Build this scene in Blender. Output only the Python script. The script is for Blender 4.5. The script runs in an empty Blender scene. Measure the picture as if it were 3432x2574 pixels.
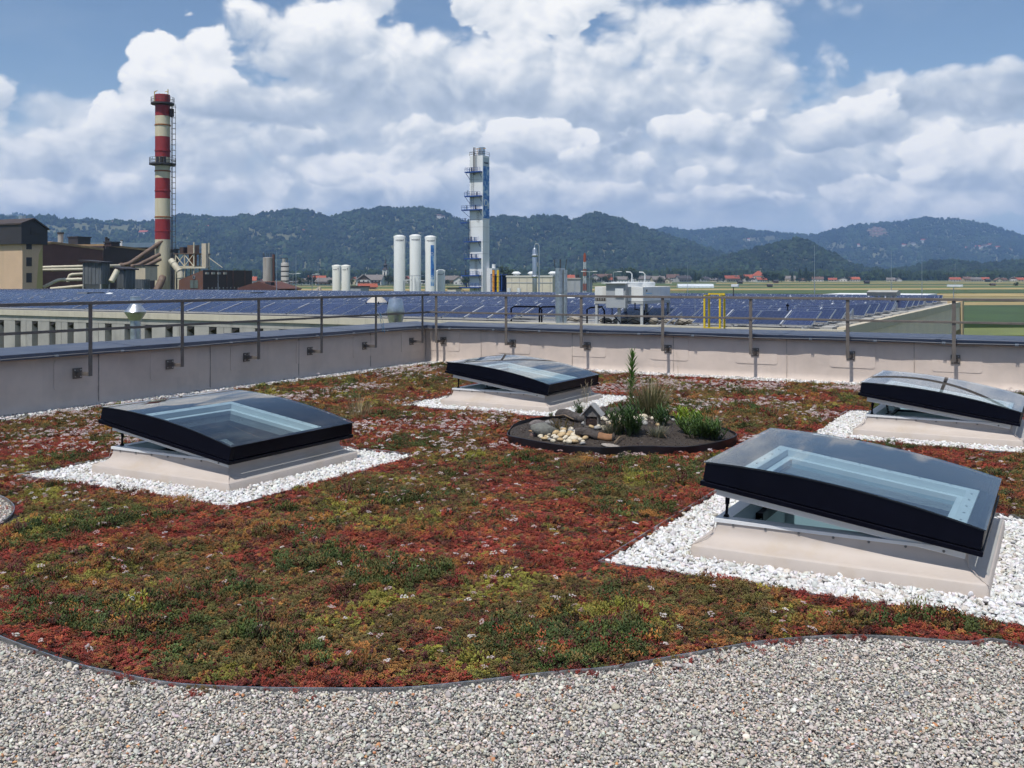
import bpy, math, random
import numpy as np
from mathutils import Vector, Matrix
random.seed(7)
rng = np.random.default_rng(11)
SC = bpy.context.scene
COL = SC.collection
R = math.radians

# ------------------------------------------------------------------ camera
TH = R(29.2)            # the camera looks this far left of the roof's own axes (x = along back parapet, y = along left parapet)
CS, SN = math.cos(TH), math.sin(TH)
FPX, HY, EYE = 3300.0, 936.0, 1.7
camd = bpy.data.cameras.new('camera')
cam = bpy.data.objects.new('camera', camd); COL.objects.link(cam)
cam.location = (0, 0, EYE); cam.rotation_euler = (R(90), 0, TH)
camd.sensor_width = 36; camd.lens = FPX / 3432 * 36
camd.shift_y = -(1287 - HY) / 3432
camd.clip_start = 0.05; camd.clip_end = 60000
SC.camera = cam

def c2w(X, d):                       # right / forward metres -> world x, y
    return X * CS - d * SN, X * SN + d * CS
def P(px, py, d):                    # a photo pixel at forward distance d -> world point
    x, y = c2w((px - 1716) / FPX * d, d)
    return Vector((x, y, EYE + (HY - py) / FPX * d))
def G(px, py, z=0.0):                # a photo pixel on the plane at height z
    d = (EYE - z) * FPX / (py - HY)
    return P(px, py, d)

# ------------------------------------------------------------------ node helpers
class NT:
    def __init__(s, tree): s.t = tree; s.n = tree.nodes; s.l = tree.links
    def new(s, typ, **kw):
        nd = s.n.new(typ)
        for k, v in kw.items(): setattr(nd, k, v)
        return nd
    def put(s, sock, v):
        if isinstance(v, bpy.types.NodeSocket): s.l.new(v, sock)
        elif v is not None: sock.default_value = v
    def m(s, op, a, b=None, c=None, clamp=False):
        nd = s.n.new('ShaderNodeMath'); nd.operation = op; nd.use_clamp = clamp
        for i, v in enumerate((a, b, c)):
            if v is not None: s.put(nd.inputs[i], v)
        return nd.outputs[0]
    def vm(s, op, a, b=None, sc=None):
        nd = s.n.new('ShaderNodeVectorMath'); nd.operation = op
        s.put(nd.inputs[0], a)
        if b is not None: s.put(nd.inputs[1], b)
        if sc is not None: s.put(nd.inputs[3], sc)
        return nd.outputs['Value'] if op in ('LENGTH', 'DOT_PRODUCT', 'DISTANCE') else nd.outputs[0]
    def noise(s, vec, scale, detail=4, rough=.5, dist=0, out=0, typ=None):
        nd = s.n.new('ShaderNodeTexNoise'); s.put(nd.inputs['Vector'], vec)
        nd.inputs['Scale'].default_value = scale; nd.inputs['Detail'].default_value = detail
        nd.inputs['Roughness'].default_value = rough; nd.inputs['Distortion'].default_value = dist
        return nd.outputs[out]
    def vor(s, vec, scale, detail=0, rough=.5, feature='F1', smooth=.4, out=0):
        nd = s.n.new('ShaderNodeTexVoronoi'); nd.feature = feature; s.put(nd.inputs['Vector'], vec)
        nd.inputs['Scale'].default_value = scale
        if 'Detail' in nd.inputs: nd.inputs['Detail'].default_value = detail; nd.inputs['Roughness'].default_value = rough
        if feature == 'SMOOTH_F1': nd.inputs['Smoothness'].default_value = smooth
        return nd.outputs[out]
    def rng(s, v, a, b, c=0., d=1., smooth=True):
        nd = s.n.new('ShaderNodeMapRange'); nd.interpolation_type = 'SMOOTHSTEP' if smooth else 'LINEAR'
        s.put(nd.inputs[0], v)
        for i, q in enumerate((a, b, c, d)): s.put(nd.inputs[i + 1], q)
        return nd.outputs[0]
    def mix(s, f, a, b, blend='MIX'):
        nd = s.n.new('ShaderNodeMix'); nd.data_type = 'RGBA'; nd.blend_type = blend
        s.put(nd.inputs[0], f)
        for i, v in ((6, a), (7, b)):
            if isinstance(v, (tuple, list)) and len(v) == 3: v = (*v, 1)
            s.put(nd.inputs[i], v)
        return nd.outputs[2]
    def ramp(s, f, stops):
        nd = s.n.new('ShaderNodeValToRGB'); s.put(nd.inputs[0], f)
        e = nd.color_ramp.elements
        while len(e) < len(stops): e.new(.5)
        for i, (p, c) in enumerate(stops): e[i].position = p; e[i].color = (*c, 1)
        return nd.outputs[0]

# ------------------------------------------------------------------ sky, clouds, sun, exposure
SUN_EL = R(63)
sun_dir = Vector((-0.015, -math.cos(SUN_EL), math.sin(SUN_EL))).normalized()
world = bpy.data.worlds.new('World'); SC.world = world; world.use_nodes = True
W = NT(world.node_tree); W.n.clear()
def build_world():
    out = W.new('ShaderNodeOutputWorld')
    sky = W.new('ShaderNodeTexSky', sky_type='NISHITA'); sky.sun_disc = False
    sky.sun_elevation = SUN_EL; sky.sun_rotation = R(180); sky.altitude = 400
    sky.air_density = 1.0; sky.dust_density = 0.2; sky.ozone_density = 2.2
    bg = W.new('ShaderNodeBackground'); bg.inputs[1].default_value = 0.106
    W.l.new(sky.outputs[0], bg.inputs[0])
    tc = W.new('ShaderNodeTexCoord')
    rot = W.new('ShaderNodeVectorRotate', rotation_type='Z_AXIS'); rot.inputs['Angle'].default_value = -TH
    W.l.new(tc.outputs['Generated'], rot.inputs['Vector'])
    d0 = W.vm('NORMALIZE', rot.outputs[0])
    sep = W.new('ShaderNodeSeparateXYZ'); W.l.new(d0, sep.inputs[0])
    az = W.m('ARCTAN2', sep.outputs[0], sep.outputs[1])
    el = W.m('ARCSINE', sep.outputs[2])
    # domain: stretch sideways, warp
    st = W.vm('MULTIPLY', d0, (1.0, 1.0, 1.35))
    wv = W.vm('SUBTRACT', W.noise(st, 11, 2, .5, out=1), (.5, .5, .5))
    q = W.vm('ADD', st, W.vm('SCALE', wv, sc=.05))
    def billow(vec):                          # cauliflower heads: rounded cells on rounded cells
        a_ = W.m('MULTIPLY', W.m('SUBTRACT', .5, W.vor(vec, 12.5, 3, .52, 'F1')), 1.0)
        return W.m('ADD', W.m('ADD', a_, .52), W.m('MULTIPLY', W.m('SUBTRACT', W.noise(vec, 13.0, 9, .62), .5), .85))
    B = billow(q)
    B2 = billow(W.vm('ADD', q, (-.010, 0, .020)))
    rel = W.m('MULTIPLY', W.m('SUBTRACT', B, B2), .80)              # sunward side of every bulge against its lee
    big = W.m('SUBTRACT', W.noise(st, 4.5, 3, .5), .5)
    # the general field of clouds, all round the sky
    den0 = W.m('ADD', W.m('ADD', W.m('MULTIPLY', big, 1.9), W.m('MULTIPLY', B, .8)), .05)
    A = W.m('MULTIPLY', W.rng(den0, .0, .45), W.rng(el, R(22), R(42), .0, .95))
    L = W.m('ADD', .76, W.m('MULTIPLY', rel, .9))
    # heaps: (px, py, half width, half height, ragged, edge softness, opacity, tone, shade from top to base, relief)
    heaps = [
        (1716, 600, 2700, 300, .35, .75, .88, .50, .05, .6), (1560, 330, 1150, 290, .45, .5, .97, .56, .14, .8), (3000, 400, 700, 110, .6, .6, .9, .56, .05, .6), (350, 590, 520, 150, .75, .45, .90, .56, .16, .9), (1450, 620, 900, 140, .9, .5, .9, .58, .16, 1.),
        (2500, 590, 700, 120, .8, .6, .8, .54, .12, .9), (210, 370, 190, 55, .8, 1.0, .55, .60, .05, .4), (-60, 350, 110, 110, .6, .3, .9, .62, .2, .7),
        (620, 330, 265, 235, .62, .16, 1.0, .76, .20, .85), (780, 490, 330, 110, .8, .4, .85, .62, .2, .9),
        (1760, 30, 330, 120, .6, .14, 1.0, .88, .22, .85), (2330, 90, 480, 190, .9, .85, .95, .70, .12, .75), (1230, 20, 150, 60, .6, .3, .9, .84, .1, .7),
        (2350, 320, 430, 130, .7, .6, .95, .52, .16, .8), (1700, 270, 600, 200, .55, .45, 1.0, .54, .22, .9), (1130, 190, 370, 215, .48, .35, 1.0, .62, .36, .85),
        (900, 345, 320, 80, .55, .45, .95, .46, .28, .7), (1430, 455, 230, 85, .75, .35, .95, .66, .24, .95), (1765, 480, 170, 80, .6, .20, 1.0, .68, .32, .8),
        (2240, 440, 110, 60, .7, .22, .95, .70, .25, .9), (2440, 500, 210, 85, .8, .5, .85, .58, .18, 1.), (3180, 330, 340, 90, .7, .55, .9, .42, .12, .8),
        (2810, 415, 240, 75, .55, .25, 1.0, .66, .36, .7), (3360, 470, 260, 80, .7, .5, .85, .54, .2, .8),
        (3430, 590, 330, 165, .55, .16, 1.0, .72, .18, .9), (2980, 690, 380, 90, .62, .18, 1.0, .68, .16, .9), (2300, 580, 60, 26, .8, .4, .9, .74, .2, .7), (620, 640, 320, 70, .9, .5, .8, .62, .16, .9), (1950, 650, 360, 55, .9, .4, .85, .62, .2, 1.), (1250, 650, 320, 60, .9, .4, .85, .62, .2, 1.), (260, 660, 300, 50, .9, .4, .8, .60, .2, 1.), (2350, 670, 200, 40, .9, .4, .8, .62, .2, 1.), (1000, 560, 180, 60, .8, .35, .9, .68, .25, 1.), (2050, 560, 200, 55, .8, .35, .9, .66, .25, 1.)]
    for (px, py, hw, hh, rag, soft, op, tone, shade, rlf) in heaps:
        a0 = math.atan((px - 1716) / FPX); e0 = math.atan((HY - py) / math.hypot(FPX, px - 1716))
        x = W.m('MULTIPLY', W.m('SUBTRACT', az, a0), FPX / hw); y = W.m('MULTIPLY', W.m('SUBTRACT', el, e0), FPX / hh)
        r = W.m('SQRT', W.m('ADD', W.m('MULTIPLY', x, x), W.m('MULTIPLY', y, y)))
        den = W.m('MULTIPLY_ADD', W.m('ADD', B, W.m('MULTIPLY', big, .9)), rag * 1.35, W.m('SUBTRACT', 1.0, r))
        al = W.m('MULTIPLY', W.rng(den, .02, soft * .72 + .02), op)
        li = W.m('ADD', W.m('MULTIPLY_ADD', y, shade * 1.2, tone + .02), W.m('MULTIPLY', rel, rlf))
        L = W.m('ADD', L, W.m('MULTIPLY', al, W.m('SUBTRACT', li, L)))
        A = W.m('MAXIMUM', A, W.m('SUBTRACT', W.m('ADD', A, al), W.m('MULTIPLY', A, al)))
    ccol = W.ramp(L, [(.1, (.36, .44, .55)), (.40, (.50, .57, .67)), (.60, (.66, .71, .77)), (.80, (.87, .885, .90)), (1, (1.02, 1.01, .99))])
    ccol = W.mix(W.m('MULTIPLY', W.rng(el, R(6), R(0)), .35), ccol, (.56, .65, .76))
    # thin veil in the blue between
    veil_n = W.noise(W.vm('MULTIPLY', st, (1, 1, 2.2)), 6.0, 5, .6)
    veil = W.m('ADD', W.m('MULTIPLY', W.rng(el, R(12), R(1)), .75), W.m('MULTIPLY', W.rng(veil_n, .50, .80), .14), clamp=True)
    veil = W.m('MULTIPLY', veil, W.rng(el, R(70), R(10), .3, 1.))
    bgv = W.new('ShaderNodeBackground'); bgv.inputs[0].default_value = (.56, .66, .78, 1); bgv.inputs[1].default_value = .95
    bgc = W.new('ShaderNodeBackground'); bgc.inputs[1].default_value = 1.06
    W.l.new(ccol, bgc.inputs[0])
    m1 = W.new('ShaderNodeMixShader'); W.put(m1.inputs[0], veil); W.l.new(bg.outputs[0], m1.inputs[1]); W.l.new(bgv.outputs[0], m1.inputs[2])
    m2 = W.new('ShaderNodeMixShader'); W.put(m2.inputs[0], A); W.l.new(m1.outputs[0], m2.inputs[1]); W.l.new(bgc.outputs[0], m2.inputs[2])
    W.l.new(m2.outputs[0], out.inputs[0])
build_world()
world.cycles.sampling_method = 'MANUAL'; world.cycles.sample_map_resolution = 256
sund = bpy.data.lights.new('sun', 'SUN'); sund.energy = 3.9; sund.angle = R(.53); sund.color = (1, .965, .915)
sun = bpy.data.objects.new('sun', sund); COL.objects.link(sun)
sun.rotation_euler = sun_dir.to_track_quat('Z', 'Y').to_euler(); sun.location = (0, -20, 40)
vs = SC.view_settings; vs.view_transform = 'Standard'; vs.look = 'None'; vs.exposure = 0.0; vs.gamma = 1.0; vs.use_curve_mapping = False
SC.cycles.max_bounces = 8; SC.cycles.diffuse_bounces = 2; SC.cycles.glossy_bounces = 4; SC.cycles.transmission_bounces = 4
SC.cycles.transparent_max_bounces = 12; SC.cycles.volume_bounces = 1; SC.cycles.caustics_reflective = False; SC.cycles.caustics_refractive = False
SC.cycles.use_denoising = True
SC.cycles.use_adaptive_sampling = True; SC.cycles.adaptive_threshold = .025; SC.cycles.adaptive_min_samples = 24
SC.cycles.sample_clamp_indirect = 6

# ------------------------------------------------------------------ materials
MATS = {}
def pm(name, col, var=.12, scale=6., rough=.6, metal=0., bump=0., bscale=40., dirt=None, dscale=2., damt=.5, spec=.5, objvar=0., streak=None, coat=0.):
    if name in MATS: return MATS[name]
    mt = bpy.data.materials.new(name); mt.use_nodes = True; t = NT(mt.node_tree); t.n.clear()
    out = t.new('ShaderNodeOutputMaterial'); b = t.new('ShaderNodeBsdfPrincipled'); t.l.new(b.outputs[0], out.inputs[0])
    tc = t.new('ShaderNodeTexCoord'); vec = tc.outputs['Object']
    n = t.noise(vec, scale, 6, .6)
    c = t.mix(t.rng(n, .3, .7), tuple(x * (1 - var) for x in col), tuple(min(1, x * (1 + var)) for x in col))
    if dirt:
        dn = t.noise(t.vm('ADD', vec, (7, 3, 1)), dscale, 7, .65)
        c = t.mix(t.m('MULTIPLY', t.rng(dn, .48, .72), damt), c, dirt)
    if streak:                                   # run-off marks down the face
        sv = t.vm('MULTIPLY', vec, (1, 1, .06))
        sn = t.noise(sv, streak[1], 5, .6)
        c = t.mix(t.m('MULTIPLY', t.rng(sn, .50, .74), streak[2]), c, streak[0])
    if objvar:
        oi = t.new('ShaderNodeObjectInfo')
        c = t.mix(1.0, c, t.ramp(oi.outputs['Random'], [(0, (1 - objvar,) * 3), (1, (1 + objvar * .6,) * 3)]), 'MULTIPLY')
    t.put(b.inputs['Base Color'], c)
    t.put(b.inputs['Roughness'], t.rng(n, .2, .8, max(.02, rough - .08), min(1, rough + .08)))
    b.inputs['Metallic'].default_value = metal; b.inputs['Specular IOR Level'].default_value = spec
    if coat: b.inputs['Coat Weight'].default_value = coat
    if bump:
        bn = t.new('ShaderNodeBump'); bn.inputs['Strength'].default_value = min(1, bump); bn.inputs['Distance'].default_value = .02
        t.put(bn.inputs['Height'], t.noise(vec, bscale, 5, .6)); t.l.new(bn.outputs[0], b.inputs['Normal'])
    MATS[name] = mt; return mt

def inst_mat(name, rough=.7, vary=.2, sub=0., spec=.3, attr_mix=None):
    """colour comes per scattered piece, with a per-leaf brightness painted as a vertex value of the piece"""
    mt = bpy.data.materials.new(name); mt.use_nodes = True; t = NT(mt.node_tree); t.n.clear()
    out = t.new('ShaderNodeOutputMaterial'); b = t.new('ShaderNodeBsdfPrincipled'); t.l.new(b.outputs[0], out.inputs[0])
    a = t.new('ShaderNodeAttribute', attribute_type='INSTANCER', attribute_name='col')
    c = a.outputs['Color']
    if vary:
        tc = t.new('ShaderNodeTexCoord')
        c = t.mix(1.0, c, t.ramp(t.noise(tc.outputs['Object'], 3.2 if vary < .3 else 5.0, 3), [(.25, (1 - vary,) * 3), (.75, (1 + vary,) * 3)]), 'MULTIPLY')
    t.put(b.inputs['Base Color'], c); b.inputs['Roughness'].default_value = rough; b.inputs['Specular IOR Level'].default_value = spec
    if sub:
        tr = t.new('ShaderNodeBsdfTranslucent'); t.put(tr.inputs[0], c)
        mx = t.new('ShaderNodeMixShader'); mx.inputs[0].default_value = sub
        t.l.new(b.outputs[0], mx.inputs[1]); t.l.new(tr.outputs[0], mx.inputs[2]); t.l.new(mx.outputs[0], out.inputs[0])
    MATS[name] = mt; return mt

def leaf_mat(name, col, var=.35, sub=.25, rough=.5):
    mt = bpy.data.materials.new(name); mt.use_nodes = True; t = NT(mt.node_tree); t.n.clear()
    out = t.new('ShaderNodeOutputMaterial'); b = t.new('ShaderNodeBsdfPrincipled')
    ge = t.new('ShaderNodeNewGeometry')
    c = t.ramp(ge.outputs['Random Per Island'], [(0, tuple(x * (1 - var) for x in col)), (1, tuple(x * (1 + var) for x in col))])
    t.put(b.inputs['Base Color'], c); b.inputs['Roughness'].default_value = rough; b.inputs['Specular IOR Level'].default_value = .35
    tr = t.new('ShaderNodeBsdfTranslucent'); t.put(tr.inputs[0], c)
    mx = t.new('ShaderNodeMixShader'); mx.inputs[0].default_value = sub
    t.l.new(b.outputs[0], mx.inputs[1]); t.l.new(tr.outputs[0], mx.inputs[2]); t.l.new(mx.outputs[0], out.inputs[0])
    MATS[name] = mt; return mt

def glass_mat(name, tint, refl=1.0, ior=1.5, rough=.01, streak=True):
    mt = bpy.data.materials.new(name); mt.use_nodes = True; t = NT(mt.node_tree); t.n.clear()
    out = t.new('ShaderNodeOutputMaterial')
    tr = t.new('ShaderNodeBsdfTransparent'); tr.inputs[0].default_value = (*tint, 1)
    gl = t.new('ShaderNodeBsdfGlossy'); gl.inputs['Color'].default_value = (refl, refl, refl, 1); gl.inputs['Roughness'].default_value = rough
    fr = t.new('ShaderNodeFresnel'); fr.inputs[0].default_value = ior
    tc = t.new('ShaderNodeTexCoord')
    mx = t.new('ShaderNodeMixShader'); t.put(mx.inputs[0], t.m('MULTIPLY', fr.outputs[0], 1.0))
    t.l.new(tr.outputs[0], mx.inputs[1]); t.l.new(gl.outputs[0], mx.inputs[2])
    # a film of dust
    df = t.new('ShaderNodeBsdfDiffuse'); df.inputs[0].default_value = (.55, .53, .5, 1)
    dn = t.rng(t.noise(tc.outputs['Object'], 3.0, 7, .65), .42, .8, .006, .06)
    m2 = t.new('ShaderNodeMixShader'); t.put(m2.inputs[0], dn); t.l.new(mx.outputs[0], m2.inputs[1]); t.l.new(df.outputs[0], m2.inputs[2])
    t.l.new(m2.outputs[0], out.inputs[0]); MATS[name] = mt; return mt

# ------------------------------------------------------------------ mesh helpers
class MB:
    def __init__(s): s.v = []; s.f = []; s.n = 0
    def add(s, vs, fs):
        o = s.n; s.v += [tuple(p) for p in vs]; s.f += [tuple(i + o for i in f) for f in fs]; s.n += len(vs); return s
    def box(s, c, size, rz=0., M=None):
        x, y, z = (q / 2 for q in size); vs = []
        for dz in (-z, z):
            for dx, dy in ((-x, -y), (x, -y), (x, y), (-x, y)):
                p = Vector((dx, dy, dz))
                if rz: p = Matrix.Rotation(rz, 3, 'Z') @ p
                if M is not None: p = M @ p
                vs.append(p + Vector(c))
        return s.add(vs, [(3, 2, 1, 0), (4, 5, 6, 7), (0, 1, 5, 4), (1, 2, 6, 5), (2, 3, 7, 6), (3, 0, 4, 7)])
    def b2(s, x0, x1, y0, y1, z0, z1): return s.box(((x0 + x1) / 2, (y0 + y1) / 2, (z0 + z1) / 2), (x1 - x0, y1 - y0, z1 - z0))
    def bar(s, a, b, w, h=None):
        a = Vector(a); b = Vector(b); h = h or w; d = b - a; L = d.length
        if L < 1e-6: return s
        return s.box((a + b) / 2, (w, h, L), M=d.to_track_quat('Z', 'Y').to_matrix())
    def cyl(s, a, b, r0, r1=None, n=12, cap=True):
        a = Vector(a); b = Vector(b); r1 = r0 if r1 is None else r1
        M = (b - a).to_track_quat('Z', 'Y').to_matrix(); vs = []
        for c, r in ((a, r0), (b, r1)):
            for i in range(n):
                t = 2 * math.pi * i / n; vs.append(c + M @ Vector((r * math.cos(t), r * math.sin(t), 0)))
        fs = [(i, (i + 1) % n, n + (i + 1) % n, n + i) for i in range(n)]
        if cap: fs += [tuple(reversed(range(n))), tuple(range(n, 2 * n))]
        return s.add(vs, fs)
    def tube(s, pts, r, n=8, cap=True):
        pts = [Vector(p) for p in pts]; vs = []; fs = []; K = len(pts)
        rr = r if hasattr(r, '__len__') else [r] * K
        up = Vector((0, 0, 1)); prev = None
        for k, p in enumerate(pts):
            t = (pts[min(k + 1, K - 1)] - pts[max(k - 1, 0)]).normalized()
            if prev is None:
                ref = up if abs(t.z) < .9 else Vector((1, 0, 0)); a = t.cross(ref).normalized()
            else: a = (prev - t * prev.dot(t)).normalized()
            prev = a; b = t.cross(a)
            for i in range(n):
                w = 2 * math.pi * i / n; vs.append(p + (a * math.cos(w) + b * math.sin(w)) * rr[k])
        for k in range(K - 1):
            for i in range(n): fs.append((k * n + i, k * n + (i + 1) % n, (k + 1) * n + (i + 1) % n, (k + 1) * n + i))
        if cap: fs += [tuple(reversed(range(n))), tuple(range((K - 1) * n, K * n))]
        return s.add(vs, fs)
    def lathe(s, prof, c=(0, 0, 0), n=16, cap=True):
        c = Vector(c); vs = []; fs = []
        for r, z in prof:
            for i in range(n):
                t = 2 * math.pi * i / n; vs.append(c + Vector((r * math.cos(t), r * math.sin(t), z)))
        for k in range(len(prof) - 1):
            for i in range(n): fs.append((k * n + i, k * n + (i + 1) % n, (k + 1) * n + (i + 1) % n, (k + 1) * n + i))
        if cap: fs += [tuple(reversed(range(n))), tuple(range((len(prof) - 1) * n, len(prof) * n))]
        return s.add(vs, fs)
    def prism(s, poly, axis, a0, a1):
        """poly: (h, z) points; axis 'x': h is y, runs a0..a1 along x; axis 'y': h is x"""
        k = len(poly); vs = []
        for a in (a0, a1):
            for h, z in poly: vs.append((a, h, z) if axis == 'x' else (h, a, z))
        return s.add(vs, [tuple(range(k)), tuple(reversed(range(k, 2 * k)))] + [(i, i + k, (i + 1) % k + k, (i + 1) % k) for i in range(k)])
    def quad(s, *p): return s.add(p, [tuple(range(len(p)))])
    def mesh(s, name, mat=None, smooth=False):
        me = bpy.data.meshes.new(name); me.from_pydata(s.v, [], s.f)
        if mat: me.materials.append(mat)
        if smooth: me.polygons.foreach_set('use_smooth', [True] * len(me.polygons))
        me.validate(); me.update(); return me
    def build(s, name, mat, parent=None, smooth=False, bevel=0., kind=None, recalc=True, auto=None):
        me = s.mesh(name, mat, smooth)
        if recalc:
            import bmesh
            bm = bmesh.new(); bm.from_mesh(me); bmesh.ops.recalc_face_normals(bm, faces=bm.faces); bm.to_mesh(me); bm.free()
        if smooth and auto is not False:
            me.set_sharp_from_angle(angle=R(auto or 40))
        o = bpy.data.objects.new(name, me); COL.objects.link(o)
        if parent: o.parent = parent
        if bevel:
            md = o.modifiers.new('bevel', 'BEVEL'); md.width = bevel; md.segments = 2; md.limit_method = 'ANGLE'
        if kind: o['kind'] = kind
        return o
def tag(o, label, cat, group=None, kind=None):
    o['label'] = label; o['category'] = cat
    if group: o['group'] = group
    if kind: o['kind'] = kind
    return o
def thing(name, label, cat, loc=(0, 0, 0), rz=0., group=None):
    o = bpy.data.objects.new(name, None); COL.objects.link(o); o.location = loc; o.rotation_euler = (0, 0, rz); o.empty_display_size = .2
    return tag(o, label, cat, group)
def copy_tree(o, parent=None):
    c = o.copy(); COL.objects.link(c)
    if parent: c.parent = parent
    for ch in o.children: copy_tree(ch, c)
    return c
def struct(o, label=None):
    o['kind'] = 'structure'
    if label: o['label'] = label
    return o

# ------------------------------------------------------------------ noise and scattering
_tab = rng.random((256, 256))
def vnoise(x, y):
    xi = np.floor(x).astype(int); yi = np.floor(y).astype(int); fx = x - xi; fy = y - yi
    fx = fx * fx * (3 - 2 * fx); fy = fy * fy * (3 - 2 * fy)
    a = _tab[xi & 255, yi & 255]; b = _tab[(xi + 1) & 255, yi & 255]; c = _tab[xi & 255, (yi + 1) & 255]; d = _tab[(xi + 1) & 255, (yi + 1) & 255]
    return (a * (1 - fx) + b * fx) * (1 - fy) + (c * (1 - fx) + d * fx) * fy
def fbm(x, y, o=4, g=.5):
    x = np.asarray(x, float); y = np.asarray(y, float); s = 0; a = 1; t = 0
    for k in range(o): s = s + a * vnoise(x * 2 ** k + 17.3 * k, y * 2 ** k + 5.1 * k); t += a; a *= g
    return s / t
def inpoly(x, y, poly):
    r = np.zeros(len(x), bool); n = len(poly)
    for i in range(n):
        x0, y0 = poly[i]; x1, y1 = poly[(i + 1) % n]
        if y0 == y1: continue
        c = ((y0 > y) != (y1 > y)) & (x < (x1 - x0) * (y - y0) / (y1 - y0) + x0); r ^= c
    return r
def grid_pts(x0, x1, y0, y1, step, jit=.45):
    xs = np.arange(x0, x1, step); ys = np.arange(y0, y1, step); X, Y = np.meshgrid(xs, ys); X[1::2] += step / 2
    X = X.ravel() + rng.uniform(-jit, jit, X.size) * step; Y = Y.ravel() + rng.uniform(-jit, jit, Y.size) * step
    return X, Y
_nscat = [0]
def scatter(name, pts, rot, scl, vid, col, variants, kind='stuff', parent=None):
    """one object whose points carry small pieces (stones, tufts, leaves, far trees)"""
    _nscat[0] += 1
    N = len(pts); me = bpy.data.meshes.new(name); me.vertices.add(N)
    me.vertices.foreach_set('co', np.asarray(pts, np.float32).ravel())
    def att(nm, ty, key, arr):
        a = me.attributes.new(nm, ty, 'POINT'); a.data.foreach_set(key, arr)
    att('rot', 'FLOAT_VECTOR', 'vector', np.asarray(rot, np.float32).ravel())
    scl = np.asarray(scl, np.float32)
    if scl.ndim == 1: scl = np.repeat(scl[:, None], 3, 1)
    att('scl', 'FLOAT_VECTOR', 'vector', scl.ravel())
    att('vid', 'INT', 'value', np.asarray(vid, np.int32))
    att('col', 'FLOAT_COLOR', 'color', np.c_[np.asarray(col, np.float32), np.ones(N, np.float32)].ravel())
    o = bpy.data.objects.new(name, me); COL.objects.link(o)
    cl = bpy.data.collections.new('pieces_%d' % _nscat[0])
    for i, m in enumerate(variants):
        cl.objects.link(bpy.data.objects.new('piece_%d_%03d' % (_nscat[0], i), m))
    ng = bpy.data.node_groups.new('scatter_%d' % _nscat[0], 'GeometryNodeTree')
    ng.interface.new_socket('Geometry', in_out='INPUT', socket_type='NodeSocketGeometry')
    ng.interface.new_socket('Geometry', in_out='OUTPUT', socket_type='NodeSocketGeometry')
    gi = ng.nodes.new('NodeGroupInput'); go = ng.nodes.new('NodeGroupOutput')
    iop = ng.nodes.new('GeometryNodeInstanceOnPoints'); ci = ng.nodes.new('GeometryNodeCollectionInfo')
    ci.inputs['Collection'].default_value = cl; ci.inputs['Separate Children'].default_value = True; ci.inputs['Reset Children'].default_value = True
    def na(nm, ty):
        n = ng.nodes.new('GeometryNodeInputNamedAttribute'); n.data_type = ty; n.inputs[0].default_value = nm; return n.outputs[0]
    e2r = ng.nodes.new('FunctionNodeEulerToRotation'); L = ng.links.new
    L(na('rot', 'FLOAT_VECTOR'), e2r.inputs[0]); L(gi.outputs[0], iop.inputs['Points']); L(ci.outputs[0], iop.inputs['Instance'])
    iop.inputs['Pick Instance'].default_value = True; L(na('vid', 'INT'), iop.inputs['Instance Index'])
    L(e2r.outputs[0], iop.inputs['Rotation']); L(na('scl', 'FLOAT_VECTOR'), iop.inputs['Scale']); L(iop.outputs[0], go.inputs[0])
    md = o.modifiers.new('scatter', 'NODES'); md.node_group = ng
    o['kind'] = kind
    if parent: o.parent = parent
    return o
def stone_mesh(name, seed, mat, sub=2, flat=.6, rough=.22):
    import bmesh
    bm = bmesh.new(); bmesh.ops.create_icosphere(bm, subdivisions=sub, radius=.5)
    r = random.Random(seed); ax = [Vector((r.gauss(0, 1), r.gauss(0, 1), r.gauss(0, 1))).normalized() for _ in range(9)]
    am = [r.uniform(-rough, rough) for _ in ax]; sx = r.uniform(.85, 1.35); sy = r.uniform(.7, 1.0); sz = flat * r.uniform(.75, 1.15)
    for v in bm.verts:
        n = v.co.normalized(); k = 1 + sum(a * max(0, n.dot(d)) ** 2 for a, d in zip(am, ax))
        # a few flattened facets
        for d in ax[:4]:
            k = min(k, .82 / max(.82, n.dot(d)) if n.dot(d) > .82 else k)
        v.co = Vector((n.x * sx, n.y * sy, n.z * sz)) * .5 * k
    me = bpy.data.meshes.new(name); bm.to_mesh(me); bm.free(); me.materials.append(mat)
    me.polygons.foreach_set('use_smooth', [True] * len(me.polygons)); return me
def pal(cols, w, n, jit=.12):
    cols = np.array(cols, float); w = np.array(w, float); i = rng.choice(len(cols), n, p=w / w.sum())
    return np.clip(cols[i] * rng.normal(1, jit, (n, 1)) * rng.normal(1, jit * .3, (n, 3)), .005, .95)

# ================================================================== THE SETTING
UL, VR = -11.5, 16.9               # inner faces of the left and back parapets
SKY = [(-6.70, 6.65), (-6.6, 12.126), (-1.179, 6.706), (-1.179, 12.126)]      # skylight centres
BORD = 1.26                        # half width of the white pebble squares
BEDX, BEDD = 1.16, 10.4; BED = c2w(BEDX, BEDD); BEDR = 1.2
def bed_r(x, y):                    # 1 on the bed's egg-shaped outline
    X = x * CS + y * SN - BEDX; D = -x * SN + y * CS - BEDD
    return np.sqrt((X / 1.2) ** 2 + (D / np.where(D < 0, .80, 1.62)) ** 2)
def bed_pt(a, s=1.): return c2w(BEDX + 1.2 * s * math.cos(a), BEDD + (.80 if math.sin(a) < 0 else 1.62) * s * math.sin(a))

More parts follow.
